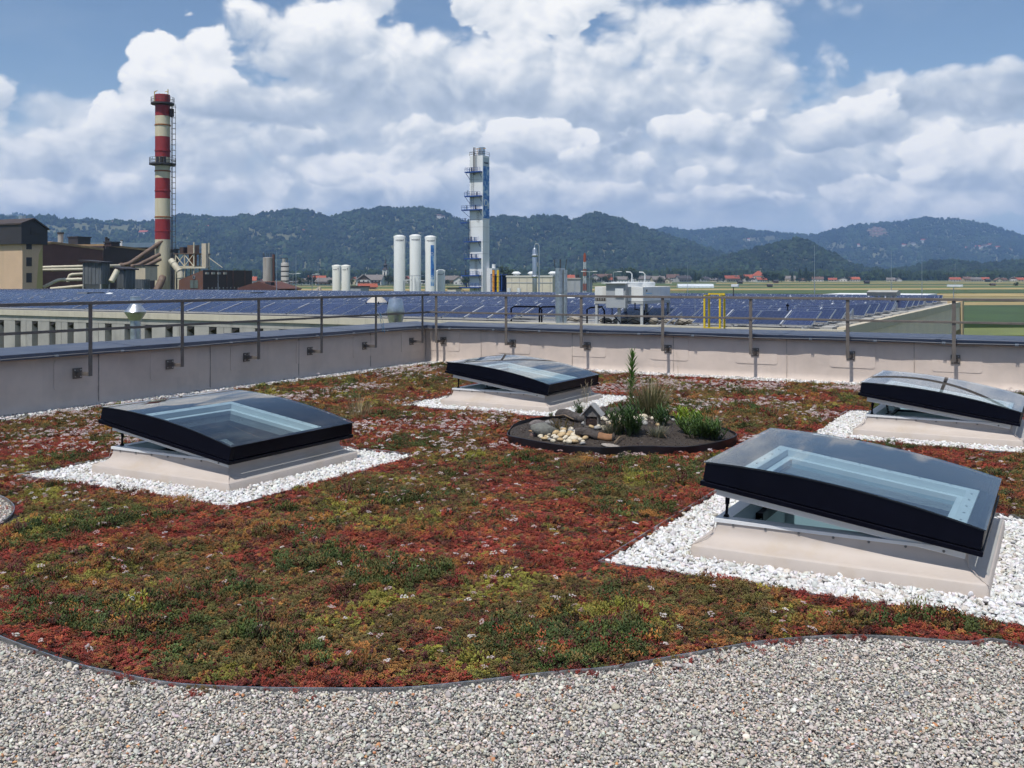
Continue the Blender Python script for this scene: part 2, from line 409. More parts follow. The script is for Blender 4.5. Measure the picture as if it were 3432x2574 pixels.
M_mem = pm('membrane', (.69, .575, .49), .05, 3., .62, bump=.12, bscale=3., dirt=(.43, .38, .34), dscale=1.3, damt=.28, streak=((.46, .40, .36), 5., .2))
M_cop = pm('coping_sheet', (.085, .098, .135), .10, 2., .42, metal=.25, bump=.05, bscale=2., dirt=(.17, .17, .18), dscale=2.5, damt=.35)
M_steel = pm('weathered_steel', (.185, .16, .14), .12, 8., .5, metal=.25, dirt=(.12, .10, .085), damt=.4)
M_alu = pm('bright_metal', (.62, .63, .64), .08, 6., .32, metal=.9)
M_galv = pm('galvanised', (.50, .53, .56), .14, 9., .34, metal=.85)
M_black = pm('black_frame', (.0035, .004, .009), .15, 5., .38, spec=.09, dirt=(.007, .007, .009), dscale=3., damt=.4)
M_white = pm('white_paint', (.72, .74, .74), .05, 3., .45)
M_whitedirty = pm('white_weathered', (.74, .74, .71), .05, 1., .5, streak=((.42, .38, .33), 1.6, .45))
M_soil = pm('soil', (.045, .034, .027), .35, 30., .95, bump=.8, bscale=60.)
M_substrate = pm('substrate', (.055, .030, .020), .35, 25., .95, bump=.8, bscale=60.)
M_gravelbed = pm('gravel_bed', (.30, .285, .27), .3, 60., .95, bump=.8, bscale=90.)
M_conc = pm('concrete', (.40, .385, .35), .12, 1.2, .85, bump=.15, bscale=12., streak=((.19, .18, .165), 2.2, .55))
M_dark = pm('dark_recess', (.040, .034, .034), .2, 2., .6, streak=((.09, .08, .075), 3., .5))
M_cream = pm('cream_render', (.56, .49, .37), .06, 1.2, .8, streak=((.36, .30, .22), 1.2, .4))
M_grey = pm('grey_sheet', (.36, .38, .40), .06, 1., .55, streak=((.24, .25, .26), 1.5, .3))
M_roofgrey = pm('roof_felt', (.34, .335, .32), .12, .6, .9, dirt=(.18, .17, .16), dscale=.3, damt=.5)

# ---- roof deck of this building, with an opening under every skylight
dk = MB(); HH = .70; XS = sorted({UL - .7, 13.0} | {x + s * HH for x, _ in SKY for s in (-1, 1)}); YS = sorted({-7.0, VR + .7} | {y + s * HH for _, y in SKY for s in (-1, 1)})
for i in range(len(XS) - 1):
    for j in range(len(YS) - 1):
        cx, cy = (XS[i] + XS[i + 1]) / 2, (YS[j] + YS[j + 1]) / 2
        if any(abs(cx - x) < HH and abs(cy - y) < HH for x, y in SKY): continue
        dk.quad((XS[i], YS[j], -.055), (XS[i + 1], YS[j], -.055), (XS[i + 1], YS[j + 1], -.055), (XS[i], YS[j + 1], -.055))
for a, b in (((UL - .7, -7), (13, -7)), ((13, -7), (13, VR + .7)), ((13, VR + .7), (UL - .7, VR + .7)), ((UL - .7, VR + .7), (UL - .7, -7))):
    dk.quad((*a, -9), (*b, -9), (*b, -.055), (*a, -.055))
struct(dk.build('roof_deck', M_substrate, recalc=False), 'planted flat roof with pale gravel margins')

# ---- outline of the planted area (in plan), read off the photograph's edging line
front_px = [(0, 2138), (226, 2221), (362, 2255), (565, 2294), (780, 2308), (1000, 2313), (1334, 2312), (1551, 2293), (1862, 2257), (2045, 2241),
            (2356, 2188), (2550, 2155), (2777, 2136), (2971, 2137), (3230, 2156), (3432, 2172)]
front = [tuple(G(x, y)[:2]) for x, y in front_px]
def lerp_ext(a, b, k): return (b[0] + (b[0] - a[0]) * k, b[1] + (b[1] - a[1]) * k)
left_px = [(-120, 2070), (-190, 1960), (-150, 1850), (-60, 1782), (0, 1752), (30, 1735), (46, 1712), (40, 1690), (0, 1664), (-90, 1648), (-320, 1640)]
leftp = [tuple(G(x, y)[:2]) for x, y in left_px]
rx, ry = front[-1]
right_ext = [(rx + .9, ry - .75), (rx + 2.2, ry - 1.2), (rx + 4.0, ry - .8), (12.6, ry - .6)]
def smooth_line(pts, n=6):
    out = []
    for i in range(len(pts) - 1):
        p0, p1, p2, p3 = pts[max(i - 1, 0)], pts[i], pts[i + 1], pts[min(i + 2, len(pts) - 1)]
        for k in range(n):
            t = k / n
            out.append(tuple(.5 * ((2 * p1[a]) + (-p0[a] + p2[a]) * t + (2 * p0[a] - 5 * p1[a] + 4 * p2[a] - p3[a]) * t * t + (-p0[a] + 3 * p1[a] - 3 * p2[a] + p3[a]) * t ** 3) for a in (0, 1)))
    out.append(pts[-1]); return out
edge_line = smooth_line(list(reversed(leftp)) + front + right_ext)
lx, ly = leftp[-1]
plant_poly = edge_line + [(12.6, VR - .52), (UL + .46, VR - .52), (UL + .46, min(ly, 8.0))]
bx0, by0 = BED
def clear_of(x, y, bord=BORD, bed=BEDR):
    k = bed_r(x, y) > bed / BEDR
    for sx, sy in SKY: k &= (np.abs(x - sx) > bord) | (np.abs(y - sy) > bord)
    return k
# distance to the edging polyline (for the red rim and for keeping stones off it)
EL = np.array(edge_line)
def edge_dist(x, y):
    p = np.c_[x, y]; best = np.full(len(p), 1e9)
    for a, b in zip(EL[:-1], EL[1:]):
        ab = b - a; t = np.clip(((p - a) @ ab) / (ab @ ab + 1e-9), 0, 1)
        best = np.minimum(best, np.hypot(*(p - a - t[:, None] * ab).T))
    return best

# ---- edging: a metal strip with a dark felt upstand behind it
eb = MB(); fb = MB()
def strip(mb, line, off, w, z0, z1):
    n = len(line); L = []
    for i, (x, y) in enumerate(line):
        a = line[max(i - 1, 0)]; b = line[min(i + 1, n - 1)]; tx, ty = b[0] - a[0], b[1] - a[1]; l = math.hypot(tx, ty) or 1
        nx, ny = -ty / l, tx / l; L.append(((x + nx * off, y + ny * off), (x + nx * (off + w), y + ny * (off + w))))
    for (p, q), (r, s) in zip(L[:-1], L[1:]):
        mb.add([(*p, z0), (*q, z0), (*s, z0), (*r, z0), (*p, z1), (*q, z1), (*s, z1), (*r, z1)], [(4, 5, 6, 7), (0, 4, 7, 3), (1, 2, 6, 5)])
strip(eb, edge_line, 0, .004, -.03, .010); strip(fb, edge_line, .006, .055, -.03, -.012)
ed = eb.build('edging_strip', M_alu); tag(ed, 'thin curved metal edging between grey gravel and red sedum', 'edging')
fb.build('felt_upstand', pm('felt', (.018, .014, .012), .3, 30., .95, bump=.5), ed)

# ---- grey mixed gravel
STM = inst_mat('gravel_stone', .75, .12, spec=.25)
stones = [stone_mesh('stone%d' % i, i, STM, 1 if i > 5 else 2, .50, .30) for i in range(12)]
def rots(n, tilt=.5):
    return np.c_[rng.normal(0, tilt, n), rng.normal(0, tilt, n), rng.uniform(0, 6.283, n)]
GP = [(.45, .425, .40), (.51, .485, .455), (.37, .355, .335), (.25, .25, .25), (.15, .15, .16), (.42, .36, .30), (.58, .56, .53), (.30, .21, .17), (.48, .24, .12), (.45, .40, .36)]
GW = [20, 20, 14, 9, 4.5, 8, 11, 2.2, .9, 8]
gx, gy = grid_pts(-7.5, 6.5, 1.2, 9.0, .0097, .5)
cd = -gx * SN + gy * CS; cX = gx * CS + gy * SN
k = ~inpoly(gx, gy, plant_poly) & (cd > 2.7) & (cd < 9.6) & (np.abs(cX) < cd * .52 + .9) & clear_of(gx, gy)
k &= rng.random(len(gx)) < np.where(cd > 6, .7, 1)
gx, gy = gx[k], gy[k]; edd = edge_dist(gx, gy); k = edd > .012; gx, gy = gx[k], gy[k]; n = len(gx)
gs = np.clip(rng.lognormal(math.log(.0110), .32, n), .006, .036)
gz = rng.uniform(-.011, .002, n) + .008 * (fbm(gx * 1.3, gy * 1.3, 3) - .5) + np.clip((gs - .018) * .3, 0, .008)
scatter('gravel', np.c_[gx, gy, gz], rots(n), gs, rng.integers(0, 12, n), pal(GP, GW, n, .13) * np.array([1.16, 1.12, 1.05]), stones)['label'] = 'mixed grey rounded gravel across the roof foreground'
gb = MB(); gb.quad((-9, -3, -.022), (12.8, -3, -.022), (12.8, 9.5, -.022), (-11, 9.5, -.022))
gp = MB()
from mathutils.geometry import tessellate_polygon
def sheet(name, poly, z, mat):
    m = MB(); tris = tessellate_polygon([[Vector((x, y, 0)) for x, y in poly]])
    m.add([(x, y, z) for x, y in poly], [tuple(t) for t in tris]); o = m.build(name, mat, recalc=False)
    me = o.data
    for p in me.polygons:
        if p.normal.z < 0: p.flip()
    return o
struct(sheet('gravel_base', [(-11.4, -5), (12.9, -5)] + list(reversed(edge_line)) + [(-11.4, min(ly, 8.0))], -.020, M_gravelbed))
# strips of pale gravel at the foot of both parapets
wp = [(.70, .67, .63), (.60, .57, .53), (.50, .47, .44), (.78, .76, .73), (.36, .33, .31)]
x1, y1 = grid_pts(UL + .02, UL + .52, 1.5, VR, .026, .5); x2, y2 = grid_pts(UL, 9.5, VR - .56, VR - .02, .026, .5)
x1, y1 = np.r_[x1, x2], np.r_[y1, y2]; jj = .06 * (fbm(x1 * 2.1, y1 * 2.1, 3) - .5) * 2
k = (x1 < UL + .44 + jj) | (y1 > VR - .50 + jj); x1, y1 = x1[k], y1[k]; n = len(x1)
scatter('parapet_gravel', np.c_[x1, y1, rng.uniform(-.012, .012, n)], rots(n), rng.lognormal(math.log(.029), .22, n), rng.integers(0, 12, n), pal(wp, [5, 5, 3, 5, 1], n, .1), stones)['label'] = 'pale gravel strip along the foot of both parapets'
# white pebbles round each skylight
PBM = inst_mat('white_pebble', .62, .07, spec=.3)
pebs = [stone_mesh('pebble%d' % i, 40 + i, PBM, 2, .55, .34) for i in range(9)]
px_, py_, pz_ = [], [], []
for (sx, sy) in SKY:
    for layer in range(2):
        x, y = grid_pts(sx - BORD, sx + BORD, sy - BORD, sy + BORD, .0235 if layer == 0 else .030, .5)
        wob = .02 * (fbm(x * 3, y * 3, 3) - .5) * 2
        k = ((np.abs(x - sx) > .80) | (np.abs(y - sy) > .80)) & (np.abs(x - sx) < BORD - .02 + wob) & (np.abs(y - sy) < BORD - .02 + wob)
        x, y = x[k], y[k]; px_.append(x); py_.append(y)
        pz_.append(rng.uniform(-.010, .004, len(x)) + layer * .008 + .010 * (fbm(x * 4, y * 4, 2) - .5) - .024)
px_, py_, pz_ = np.concatenate(px_), np.concatenate(py_), np.concatenate(pz_); n = len(px_)
scatter('white_pebbles', np.c_[px_, py_, pz_], rots(n, .6), np.clip(rng.lognormal(math.log(.0285), .26, n), .015, .058), rng.integers(0, 9, n),
        pal([(.70, .69, .67), (.62, .61, .59), (.58, .54, .48), (.76, .75, .74), (.44, .41, .36)], [6, 5, 2.5, 4, .8], n, .08), pebs)['label'] = 'white marble pebbles in squares round the skylights'

# thin metal strips that hold the pebble squares
for (sx, sy), wh in zip(SKY, ('left', 'back centre', 'front right', 'far right')):
    t = thing('pebble_edging', 'thin metal strip round the pebbles of the %s skylight' % wh, 'edging', (sx, sy, 0), group='metal strips round the pebble squares'); e_ = BORD + .002
    for x0, x1, y0, y1 in ((-e_, e_, -e_ - .004, -e_), (-e_, e_, e_, e_ + .004), (-e_ - .004, -e_, -e_ - .004, e_ + .004), (e_, e_ + .004, -e_ - .004, e_ + .004)):
        m_s = MB(); m_s.b2(x0, x1, y0, y1, -.05, .002); m_s.build('metal_strip', M_galv, t)
# ---- sedum carpet
SED = inst_mat('sedum_leaf', .6, .35, sub=.18, spec=.25)
def tuft(name, seed, nst, hh, ls, spread, style):
    r = random.Random(seed); mb = MB()
    for i in range(nst):
        a = r.uniform(0, 6.283); rad = spread * math.sqrt(r.random()); bx, by = rad * math.cos(a), rad * math.sin(a)
        h = hh * r.uniform(.55, 1.0) * (1 - .35 * (rad / spread) ** 2); lean = .35 * rad / spread
        tx, ty = bx + lean * h * math.cos(a), by + lean * h * math.sin(a)
        nl = 7 if style == 0 else 5
        for q in range(nl):                      # small fleshy leaves standing round the stem, most at its tip
            t = 1 - .62 * (q / nl) ** 1.2; cx, cy, cz = bx + (tx - bx) * t, by + (ty - by) * t, h * t
            b = q * 2.4 + r.uniform(-.4, .4); L = ls * r.uniform(.7, 1.2); up = r.uniform(.15, .9) if style == 0 else r.uniform(.5, 1.4)
            d = Vector((math.cos(b), math.sin(b), up)).normalized(); sd = Vector((-math.sin(b), math.cos(b), 0)) * L * .30; nn = d.cross(sd).normalized() * L * .16
            p = Vector((cx, cy, cz)); e = p + d * L; mth = p + d * L * .55
            mb.add([p, mth + sd, e, mth - sd, mth + nn], [(0, 1, 4), (1, 2, 4), (2, 3, 4), (3, 0, 4)])
    me = mb.mesh(name, SED); return me
tufts = [tuft('tuft%d' % i, i, 9, .042, .0135, .036, 0) for i in range(5)] + [tuft('tuft%d' % i, i, 10, .055, .016, .036, 1) for i in range(5, 8)]
FLM = inst_mat('sedum_flower', .7, .1, sub=.15)
def flower(name, seed):
    r = random.Random(seed); mb = MB()
    for i in range(16):
        a = r.uniform(0, 6.283); rad = .024 * math.sqrt(r.random()); z = .062 - rad * rad * 12 + r.uniform(-.004, .004); x, y = rad * math.cos(a), rad * math.sin(a); s = r.uniform(.003, .0055)
        mb.add([(x - s, y - s, z), (x + s, y - s, z - .001), (x + s, y + s, z), (x - s, y + s, z - .001), (x, y, z + s * .8)], [(0, 1, 4), (1, 2, 4), (2, 3, 4), (3, 0, 4)])
    return mb.mesh(name, FLM)
flowers = [flower('flower%d' % i, i) for i in range(4)]
sx_, sy_ = grid_pts(UL + .3, 9.0, 2.6, VR - .38, .029, .5)
cd = -sx_ * SN + sy_ * CS; cX = sx_ * CS + sy_ * SN
k = inpoly(sx_, sy_, plant_poly) & (np.abs(cX) < cd * .53 + 1.0) & (rng.random(len(sx_)) < np.clip(1.25 - cd * .045, .52, 1.))
sx_, sy_ = sx_[k], sy_[k]
wob = .05 * (fbm(sx_ * 5, sy_ * 5, 2) - .5) * 2
k = clear_of(sx_ + 0, sy_, BORD - .01, BEDR + .02)
k &= (sx_ > UL + .42 + wob) & (sy_ < VR - .50 + wob)
sx_, sy_, wob = sx_[k], sy_[k], wob[k]; ed_ = edge_dist(sx_, sy_)
k = ed_ > .055 + np.clip(wob, -.03, .05); sx_, sy_, ed_ = sx_[k], sy_[k], ed_[k]
n = len(sx_); cd = -sx_ * SN + sy_ * CS
# patches of different plants: warped noise fields in plan
wx, wy = sx_ + .5 * (fbm(sx_ * 1.1, sy_ * 1.1, 3) - .5), sy_ + .5 * (fbm(sx_ * 1.1 + 40, sy_ * 1.1 + 9, 3) - .5)
f1 = fbm(wx * 1.25 + 3, wy * 1.25 + 8, 5, .62); f2 = fbm(wx * 1.5 + 70, wy * 1.5 + 31, 5, .62); f3 = fbm(wx * 1.2 + 130, wy * 1.2 + 77, 4, .6); f4 = fbm(wx * 2.6 + 11, wy * 2.6 + 99, 3)
def near_border(x, y):
    d = np.full(len(x), 9.)
    for a, b in SKY: d = np.minimum(d, np.maximum(np.abs(x - a), np.abs(y - b)) - BORD)
    d = np.minimum(d, (bed_r(x, y) - 1) * 1.0); return np.minimum(d, ed_)
rim = np.clip(1 - near_border(sx_, sy_) / .34, 0, 1)
red = f1 - .5 + rim * .12 + .018; grn = f2 - .5 - rim * .10 - .045
c_red = pal([(.31, .060, .042), (.23, .040, .035), (.34, .095, .048)], [4, 3, 2], n, .22)
c_mar = pal([(.14, .045, .038), (.105, .040, .036), (.18, .062, .044)], [3, 3, 2], n, .24)
c_org = pal([(.34, .150, .050), (.38, .175, .052), (.30, .12, .048)], [3, 2, 2], n, .15)
c_olv = pal([(.155, .110, .040), (.18, .115, .046), (.115, .095, .036)], [3, 2, 3], n, .24)
c_grn = pal([(.085, .100, .034), (.070, .095, .036), (.115, .130, .042)], [3, 3, 2], n, .22)
c_yel = pal([(.26, .23, .055), (.32, .26, .05)], [3, 1], n, .14)
col = c_olv.copy(); sel = rng.normal(0, .048, n)
col[(red + sel) > .03] = c_mar[(red + sel) > .03]
col[(red + sel) > .075] = c_red[(red + sel) > .075]
m_ = (np.abs(red + sel - .01) < .035) & (f3 + sel > .53); col[m_] = c_org[m_]
m_ = (grn + sel) > .035; col[m_] = c_grn[m_]
m_ = (f4 + sel * 1.4 > .70) & (red < .06); col[m_] = c_yel[m_]
m_ = rng.random(n) < .17; col[m_] = c_mar[m_]
m_ = rng.random(n) < .13; col[m_] = c_olv[m_]
m_ = rng.random(n) < .06; col[m_] = c_red[m_]
m_ = rng.random(n) < .05; col[m_] = c_org[m_]
col *= np.array([1.20, 1.26, 1.12]) * (.62 + .72 * fbm(sx_ * 7 + 3, sy_ * 7 + 8, 2))[:, None]
isg = (grn > .035)
hgt = .55 + 1.7 * np.clip(fbm(sx_ * 3.4 + 5, sy_ * 3.4 + 50, 4, .6) - .25, 0, 1) + .7 * (rng.random(n) < .03) + .25 * isg - .28 * (red > .08)
ss = rng.uniform(.62, 1.05, n) * np.where(cd > 11, 1.25, 1.0)
vid = np.where(isg, rng.integers(5, 8, n), rng.integers(0, 5, n))
sz_ = -.022 + .03 * (fbm(sx_ * 1.7, sy_ * 1.7, 3) - .5) + .012 * np.clip(hgt - 1, 0, 1)
sedum = scatter('sedum_carpet', np.c_[sx_, sy_, sz_], np.c_[rng.normal(0, .15, n), rng.normal(0, .15, n), rng.uniform(0, 6.283, n)], np.c_[ss, ss, ss * hgt], vid, col, tufts)
sedum['label'] = 'patchwork carpet of red, green and brown sedum on the roof'
# runners that have crept over the edging
ki = rng.integers(0, len(EL) - 1, 420); base_ = EL[ki] + (EL[ki + 1] - EL[ki]) * rng.random((420, 1)); tn = EL[ki + 1] - EL[ki]; tn /= np.linalg.norm(tn, axis=1)[:, None] + 1e-9
off_ = np.where(rng.random(420) < .6, rng.uniform(.01, .05, 420), -rng.exponential(.05, 420)); bp = base_ + np.c_[-tn[:, 1], tn[:, 0]] * off_[:, None]; kk_ = fbm(bp[:, 0] * 3, bp[:, 1] * 3, 2) > .5; bp = bp[kk_]; nb = len(bp)
scatter('sedum_runners', np.c_[bp, np.full(nb, -.012)], rots(nb, .2), rng.uniform(.35, .8, nb), rng.integers(0, 5, nb), pal([(.32, .06, .045), (.20, .05, .04), (.2, .14, .05)], [4, 2, 1], nb, .15), tufts)['label'] = 'small red sedum sprigs creeping over the metal edging'
# white and pink flower heads, sparse near, drifts at the back
pf = np.clip(.010 + .95 * np.clip(fbm(wx * 1.15 + 210, wy * 1.15 + 15, 4) - .50, 0, 1) * np.clip((cd - 7.0) / 3.5, .05, 2.6) + .06 * np.clip(f4 - .6, 0, 1), 0, .85)
k = rng.random(n) < pf; m = int(k.sum())
fc = pal([(.56, .46, .44), (.62, .55, .53), (.50, .37, .35), (.44, .28, .27)], [4, 4, 3, 1.5], m, .08)
zf = sz_[k] + .055 * (hgt[k] - 1) * ss[k] + .004
scatter('sedum_flowers', np.c_[sx_[k] + rng.normal(0, .012, m), sy_[k] + rng.normal(0, .012, m), zf], np.c_[rng.normal(0, .25, m), rng.normal(0, .25, m), rng.uniform(0, 6.28, m)], rng.uniform(.5, 1.05, m) * np.where(cd[k] > 9, 1.15, .85), rng.integers(0, 4, m), fc, flowers)['label'] = 'pinkish white sedum flower heads scattered over the carpet'

# ================================================================== PARAPETS AND RAILING
ZC = .69                            # underside of the coping fascia
def wall_off(A, Z, face, posts, z0=-.03, z1=.71):
    A = np.asarray(A, float); Z = np.asarray(Z, float); t = np.clip((Z - z0) / (z1 - z0), 0, 1)
    flat = np.ones_like(A)
    for q in posts: flat = np.minimum(flat, 1 - .85 * np.exp(-(np.abs(A - q) / .5) ** 4))
    return (fbm(A * .8 + 5 * face, Z * 1.5 + A * .5, 3) - .5) * .085 * np.sin(t * math.pi) ** .7 * flat
def wavy_wall(length, along, inner, z0, z1, face, posts):
    """a membrane wall face with slight slack folds; 'along' 'x' or 'y'"""
    nx, nz = int(length[1] - length[0]) * 8, 10; mb = MB(); vs = []
    a = np.linspace(length[0], length[1], nx + 1); z = np.linspace(z0, z1, nz + 1)
    A, Z = np.meshgrid(a, z); t = (Z - z0) / (z1 - z0)
    off = wall_off(A.ravel(), Z.ravel(), face, posts).reshape(A.shape)
    cove = .05 * np.clip(1 - t / .12, 0, 1) ** 2
    for i in range(nz + 1):
        for j in range(nx + 1):
            o = inner + (off[i, j] + cove[i, j]) * face
            vs.append((A[i, j], o, Z[i, j]) if along == 'x' else (o, A[i, j], Z[i, j]))
    w = nx + 1
    fs = [(i * w + j, i * w + j + 1, (i + 1) * w + j + 1, (i + 1) * w + j) for i in range(nz) for j in range(nx)]
    mb.add(vs, fs); return mb
def rrect_patch(mb, c, w, h, t, along, out, posts, rad=.045):
    pts = []
    for cx, cy, a0 in ((w / 2 - rad, h / 2 - rad, 0), (-w / 2 + rad, h / 2 - rad, 90), (-w / 2 + rad, -h / 2 + rad, 180), (w / 2 - rad, -h / 2 + rad, 270)):
        for q in range(5): a = R(a0 + q * 22.5); pts.append((cx + rad * math.cos(a), cy + rad * math.sin(a)))
    k = len(pts); vs = []; aa = c[0] if along == 'x' else c[1]; w_ = wall_off([aa + x for x, z in pts], [c[2] + z for x, z in pts], out, posts)
    for o in (-.004, t):
        for (x, z), e in zip(pts, w_): vs.append((c[0] + x, c[1] + out * (o + e), c[2] + z) if along == 'x' else (c[0] + out * (o + e), c[1] + x, c[2] + z))
    mb.add(vs, [tuple(range(k, 2 * k))] + [(i, (i + 1) % k, (i + 1) % k + k, i + k) for i in range(k)])
def u_at(px, v):                    # where the line of sight through photo column px meets y = v
    kk = (px - 1716) / FPX; d = v / (kk * SN + CS); return kk * d * CS - d * SN
def v_at(px, u):
    kk = (px - 1716) / FPX; d = u / (kk * CS - SN); return kk * d * SN + d * CS
POSTV, POSTU = VR - .28, UL + .28
ups = [u_at(p, POSTV) for p in (1462, 1696, 1948, 2221, 2516, 2841, 3197)]; ups += [ups[-1] + 1.62, ups[-1] + 3.24]
vps = [v_at(p, POSTU) for p in (303, 611, 867, 1078, 1260, 1416)]; vps = [vps[0] - 3.1, vps[0] - 1.55] + vps
M_patch = pm('membrane_patch', (.70, .585, .50), .05, 3., .6, dirt=(.45, .39, .35), dscale=1.3, damt=.3)
M_seam = pm('seam', (.42, .36, .32), .2, 20., .8)
def parapet(along):
    if along == 'x':
        o = thing('parapet_wall', 'sunlit beige back parapet with dark coping, shadow band below it', 'wall', (0, VR, 0)); lo, hi, inner, face = UL, 12.8, VR, -1
    else:
        o = thing('parapet_wall', 'shaded greyish beige left parapet with dark coping and bracket patches', 'wall', (UL, 0, 0)); lo, hi, inner, face = -6.5, VR, UL, 1
    o.location = (0, 0, 0)
    wavy_wall((lo, hi), along, inner, -.03, ZC + .02, face, ups if along == 'x' else vps).build('membrane_face', M_mem, o, smooth=True, auto=False)
    bk = MB(); th = .62
    if along == 'x': bk.b2(lo - .7, hi, inner + .06, inner + th, -9, ZC + .03)
    else: bk.b2(inner - th, inner - .06, lo, hi + .06, -9, ZC + .03)
    bk.build('core', M_mem, o)
    # coping in lengths, inner fascia and slightly sloping top
    cuts = list(np.arange(lo, hi, 2.45)) + [hi] if along == 'x' else list(np.arange(hi, lo, -2.45)) + [lo]
    for a, b in zip(cuts[:-1], cuts[1:]):
        a, b = (a, b) if a < b else (b, a); ov = .138; m = MB()
        f0 = inner + face * ov; bkk = inner - face * (th + .05)
        prof = [(f0, ZC), (f0 - face * .004, ZC + .072), (bkk, ZC + .108), (bkk, ZC + .02), (bkk + face * .02, ZC + .02), (bkk + face * .02, ZC + .085), (f0 - face * .03, ZC + .05), (f0 - face * .03, ZC)]
        a0, b0 = a + .002, b - .002
        if along == 'x' and abs(a - lo) < .01: a0 = lo + .142
        if along == 'y' and abs(b - hi) < .01: b0 = hi + .62
        m.prism(prof, along, a0, b0)
        m.build('coping_sheet', M_cop, o, bevel=.004)
        if a - lo > .1 and hi - b > -.1:
            j = MB(); e = a if along == 'x' else b
            p2 = [(h + (face * .0035 if i < 2 else 0), z + (.0035 if i in (1, 2) else -.002)) for i, (h, z) in enumerate(prof[:4])]
            j.prism(p2, along, e - .035, e + .035); j.build('coping_joint', M_cop, o)
    # welded seams and reinforcement patches
    pos = ups if along == 'x' else vps
    for q in pos:
        m = MB(); c = (q + .02, inner + face * .004, .44) if along == 'x' else (inner + face * .004, q + .02, .44)
        rrect_patch(m, c, .72, .40, .003, along, face, pos); m.build('membrane_patch', M_patch, o)
    for q in np.arange(lo + 1.35, hi, 2.02):
        if min(abs(q - p) for p in pos) < .1: q += .16
        m = MB()
        if along == 'x': m.b2(q - .004, q + .004, inner - .012, inner + .03, .02, ZC)
        else: m.b2(inner - .03, inner + .012, q - .004, q + .004, .02, ZC)
        m.build('seam', M_seam, o)
    return o
parapet('x'); parapet('y')
# lightning conductor clipped under the coping
def conductor():
    o = thing('lightning_conductor', 'thin grey wire clipped under the dark parapet coping', 'wire', (UL, VR, ZC))
    o.location = (0, 0, 0); r = random.Random(3); pts = []
    for v in np.arange(-5, VR - .2, .35): pts.append((UL + .146, v, ZC + .020 + .012 * math.sin(v * 1.7) * r.uniform(.4, 1)))
    for u in np.arange(UL + .16, 12.5, .35): pts.append((u, VR - .146, ZC + .020 + .012 * math.sin(u * 1.9 + 1) * r.uniform(.4, 1)))
    MB().tube(pts, .0042, 6).build('wire', pm('wire_grey', (.30, .30, .30), .1, 5., .7), o, smooth=True)
    for v in list(np.arange(-4, VR - .3, 1.02)):
        m = MB(); m.box((UL + .147, v, ZC + .022), (.022, .05, .022)); m.cyl((UL + .156, v - .014, ZC + .02), (UL + .164, v - .014, ZC + .02), .008, n=8); m.cyl((UL + .156, v + .014, ZC + .02), (UL + .164, v + .014, ZC + .02), .008, n=8); m.build('clip', M_galv, o)
    for u in list(np.arange(UL + .7, 12, 1.02)):
        m = MB(); m.box((u, VR - .147, ZC + .022), (.05, .022, .022)); m.cyl((u - .014, VR - .156, ZC), (u - .014, VR - .164, ZC), .008, n=8); m.cyl((u + .014, VR - .156, ZC), (u + .014, VR - .164, ZC), .008, n=8); m.build('clip', M_galv, o)
conductor()

def railing():
    o = thing('guard_railing', 'brownish steel two-rail guard railing above the parapets', 'railing')
    ZT, ZM, ZA = 1.385, 1.035, .445
    def post(q, side):
        m = MB()
        if side == 'x': m.b2(q - .028, q + .028, POSTV - .006, POSTV + .006, ZA - .025, ZT - .021)
        else: m.b2(POSTU - .006, POSTU + .006, q - .028, q + .028, ZA - .025, ZT - .021)
        p = m.build('post', M_steel, o, bevel=.002)
        m = MB(); w = .07
        if side == 'x': m.b2(q - .022, q + .022, POSTV + .007, VR - .018, ZA - .024, ZA + .024)
        else: m.b2(UL + .018, POSTU - .007, q - .022, q + .022, ZA - .024, ZA + .024)
        m.build('bracket_arm', M_steel, p, bevel=.002)
        m = MB()
        if side == 'x':
            m.b2(q - w, q + w, VR - .024, VR - .012, ZA - w, ZA + w)
        else: m.b2(UL + .012, UL + .024, q - w, q + w, ZA - w, ZA + w)
        pl = m.build('wall_plate', M_steel, p, bevel=.002)
        for dx in (-.045, .045):
            for dz in (-.045, .045):
                m = MB()
                if side == 'x': m.cyl((q + dx, VR - .024, ZA + dz), (q + dx, VR - .034, ZA + dz), .009, n=6)
                else: m.cyl((UL + .024, q + dx, ZA + dz), (UL + .034, q + dx, ZA + dz), .009, n=6)
                m.build('bolt', M_alu, p)
    for q in ups: post(q, 'x')
    for q in vps: post(q, 'y')
    for z, h, nm in ((ZT, .042, 'top_rail'), (ZM, .036, 'mid_rail')):
        m = MB(); m.b2(POSTU - .026, POSTU + .026, -5.5, POSTV - .027, z - h / 2, z + h / 2) if nm == 'top_rail' else m.b2(POSTU + .008, POSTU + .020, -5.5, POSTV - .02, z - h / 2, z + h / 2)
        m.build(nm, M_steel, o, bevel=.003)
        m = MB(); m.b2(POSTU - .026, 12.4, POSTV - .026, POSTV + .026, z - h / 2, z + h / 2) if nm == 'top_rail' else m.b2(POSTU + .008, 12.4, POSTV - .020, POSTV - .008, z - h / 2, z + h / 2)
        m.build(nm, M_steel, o, bevel=.003)
railing()
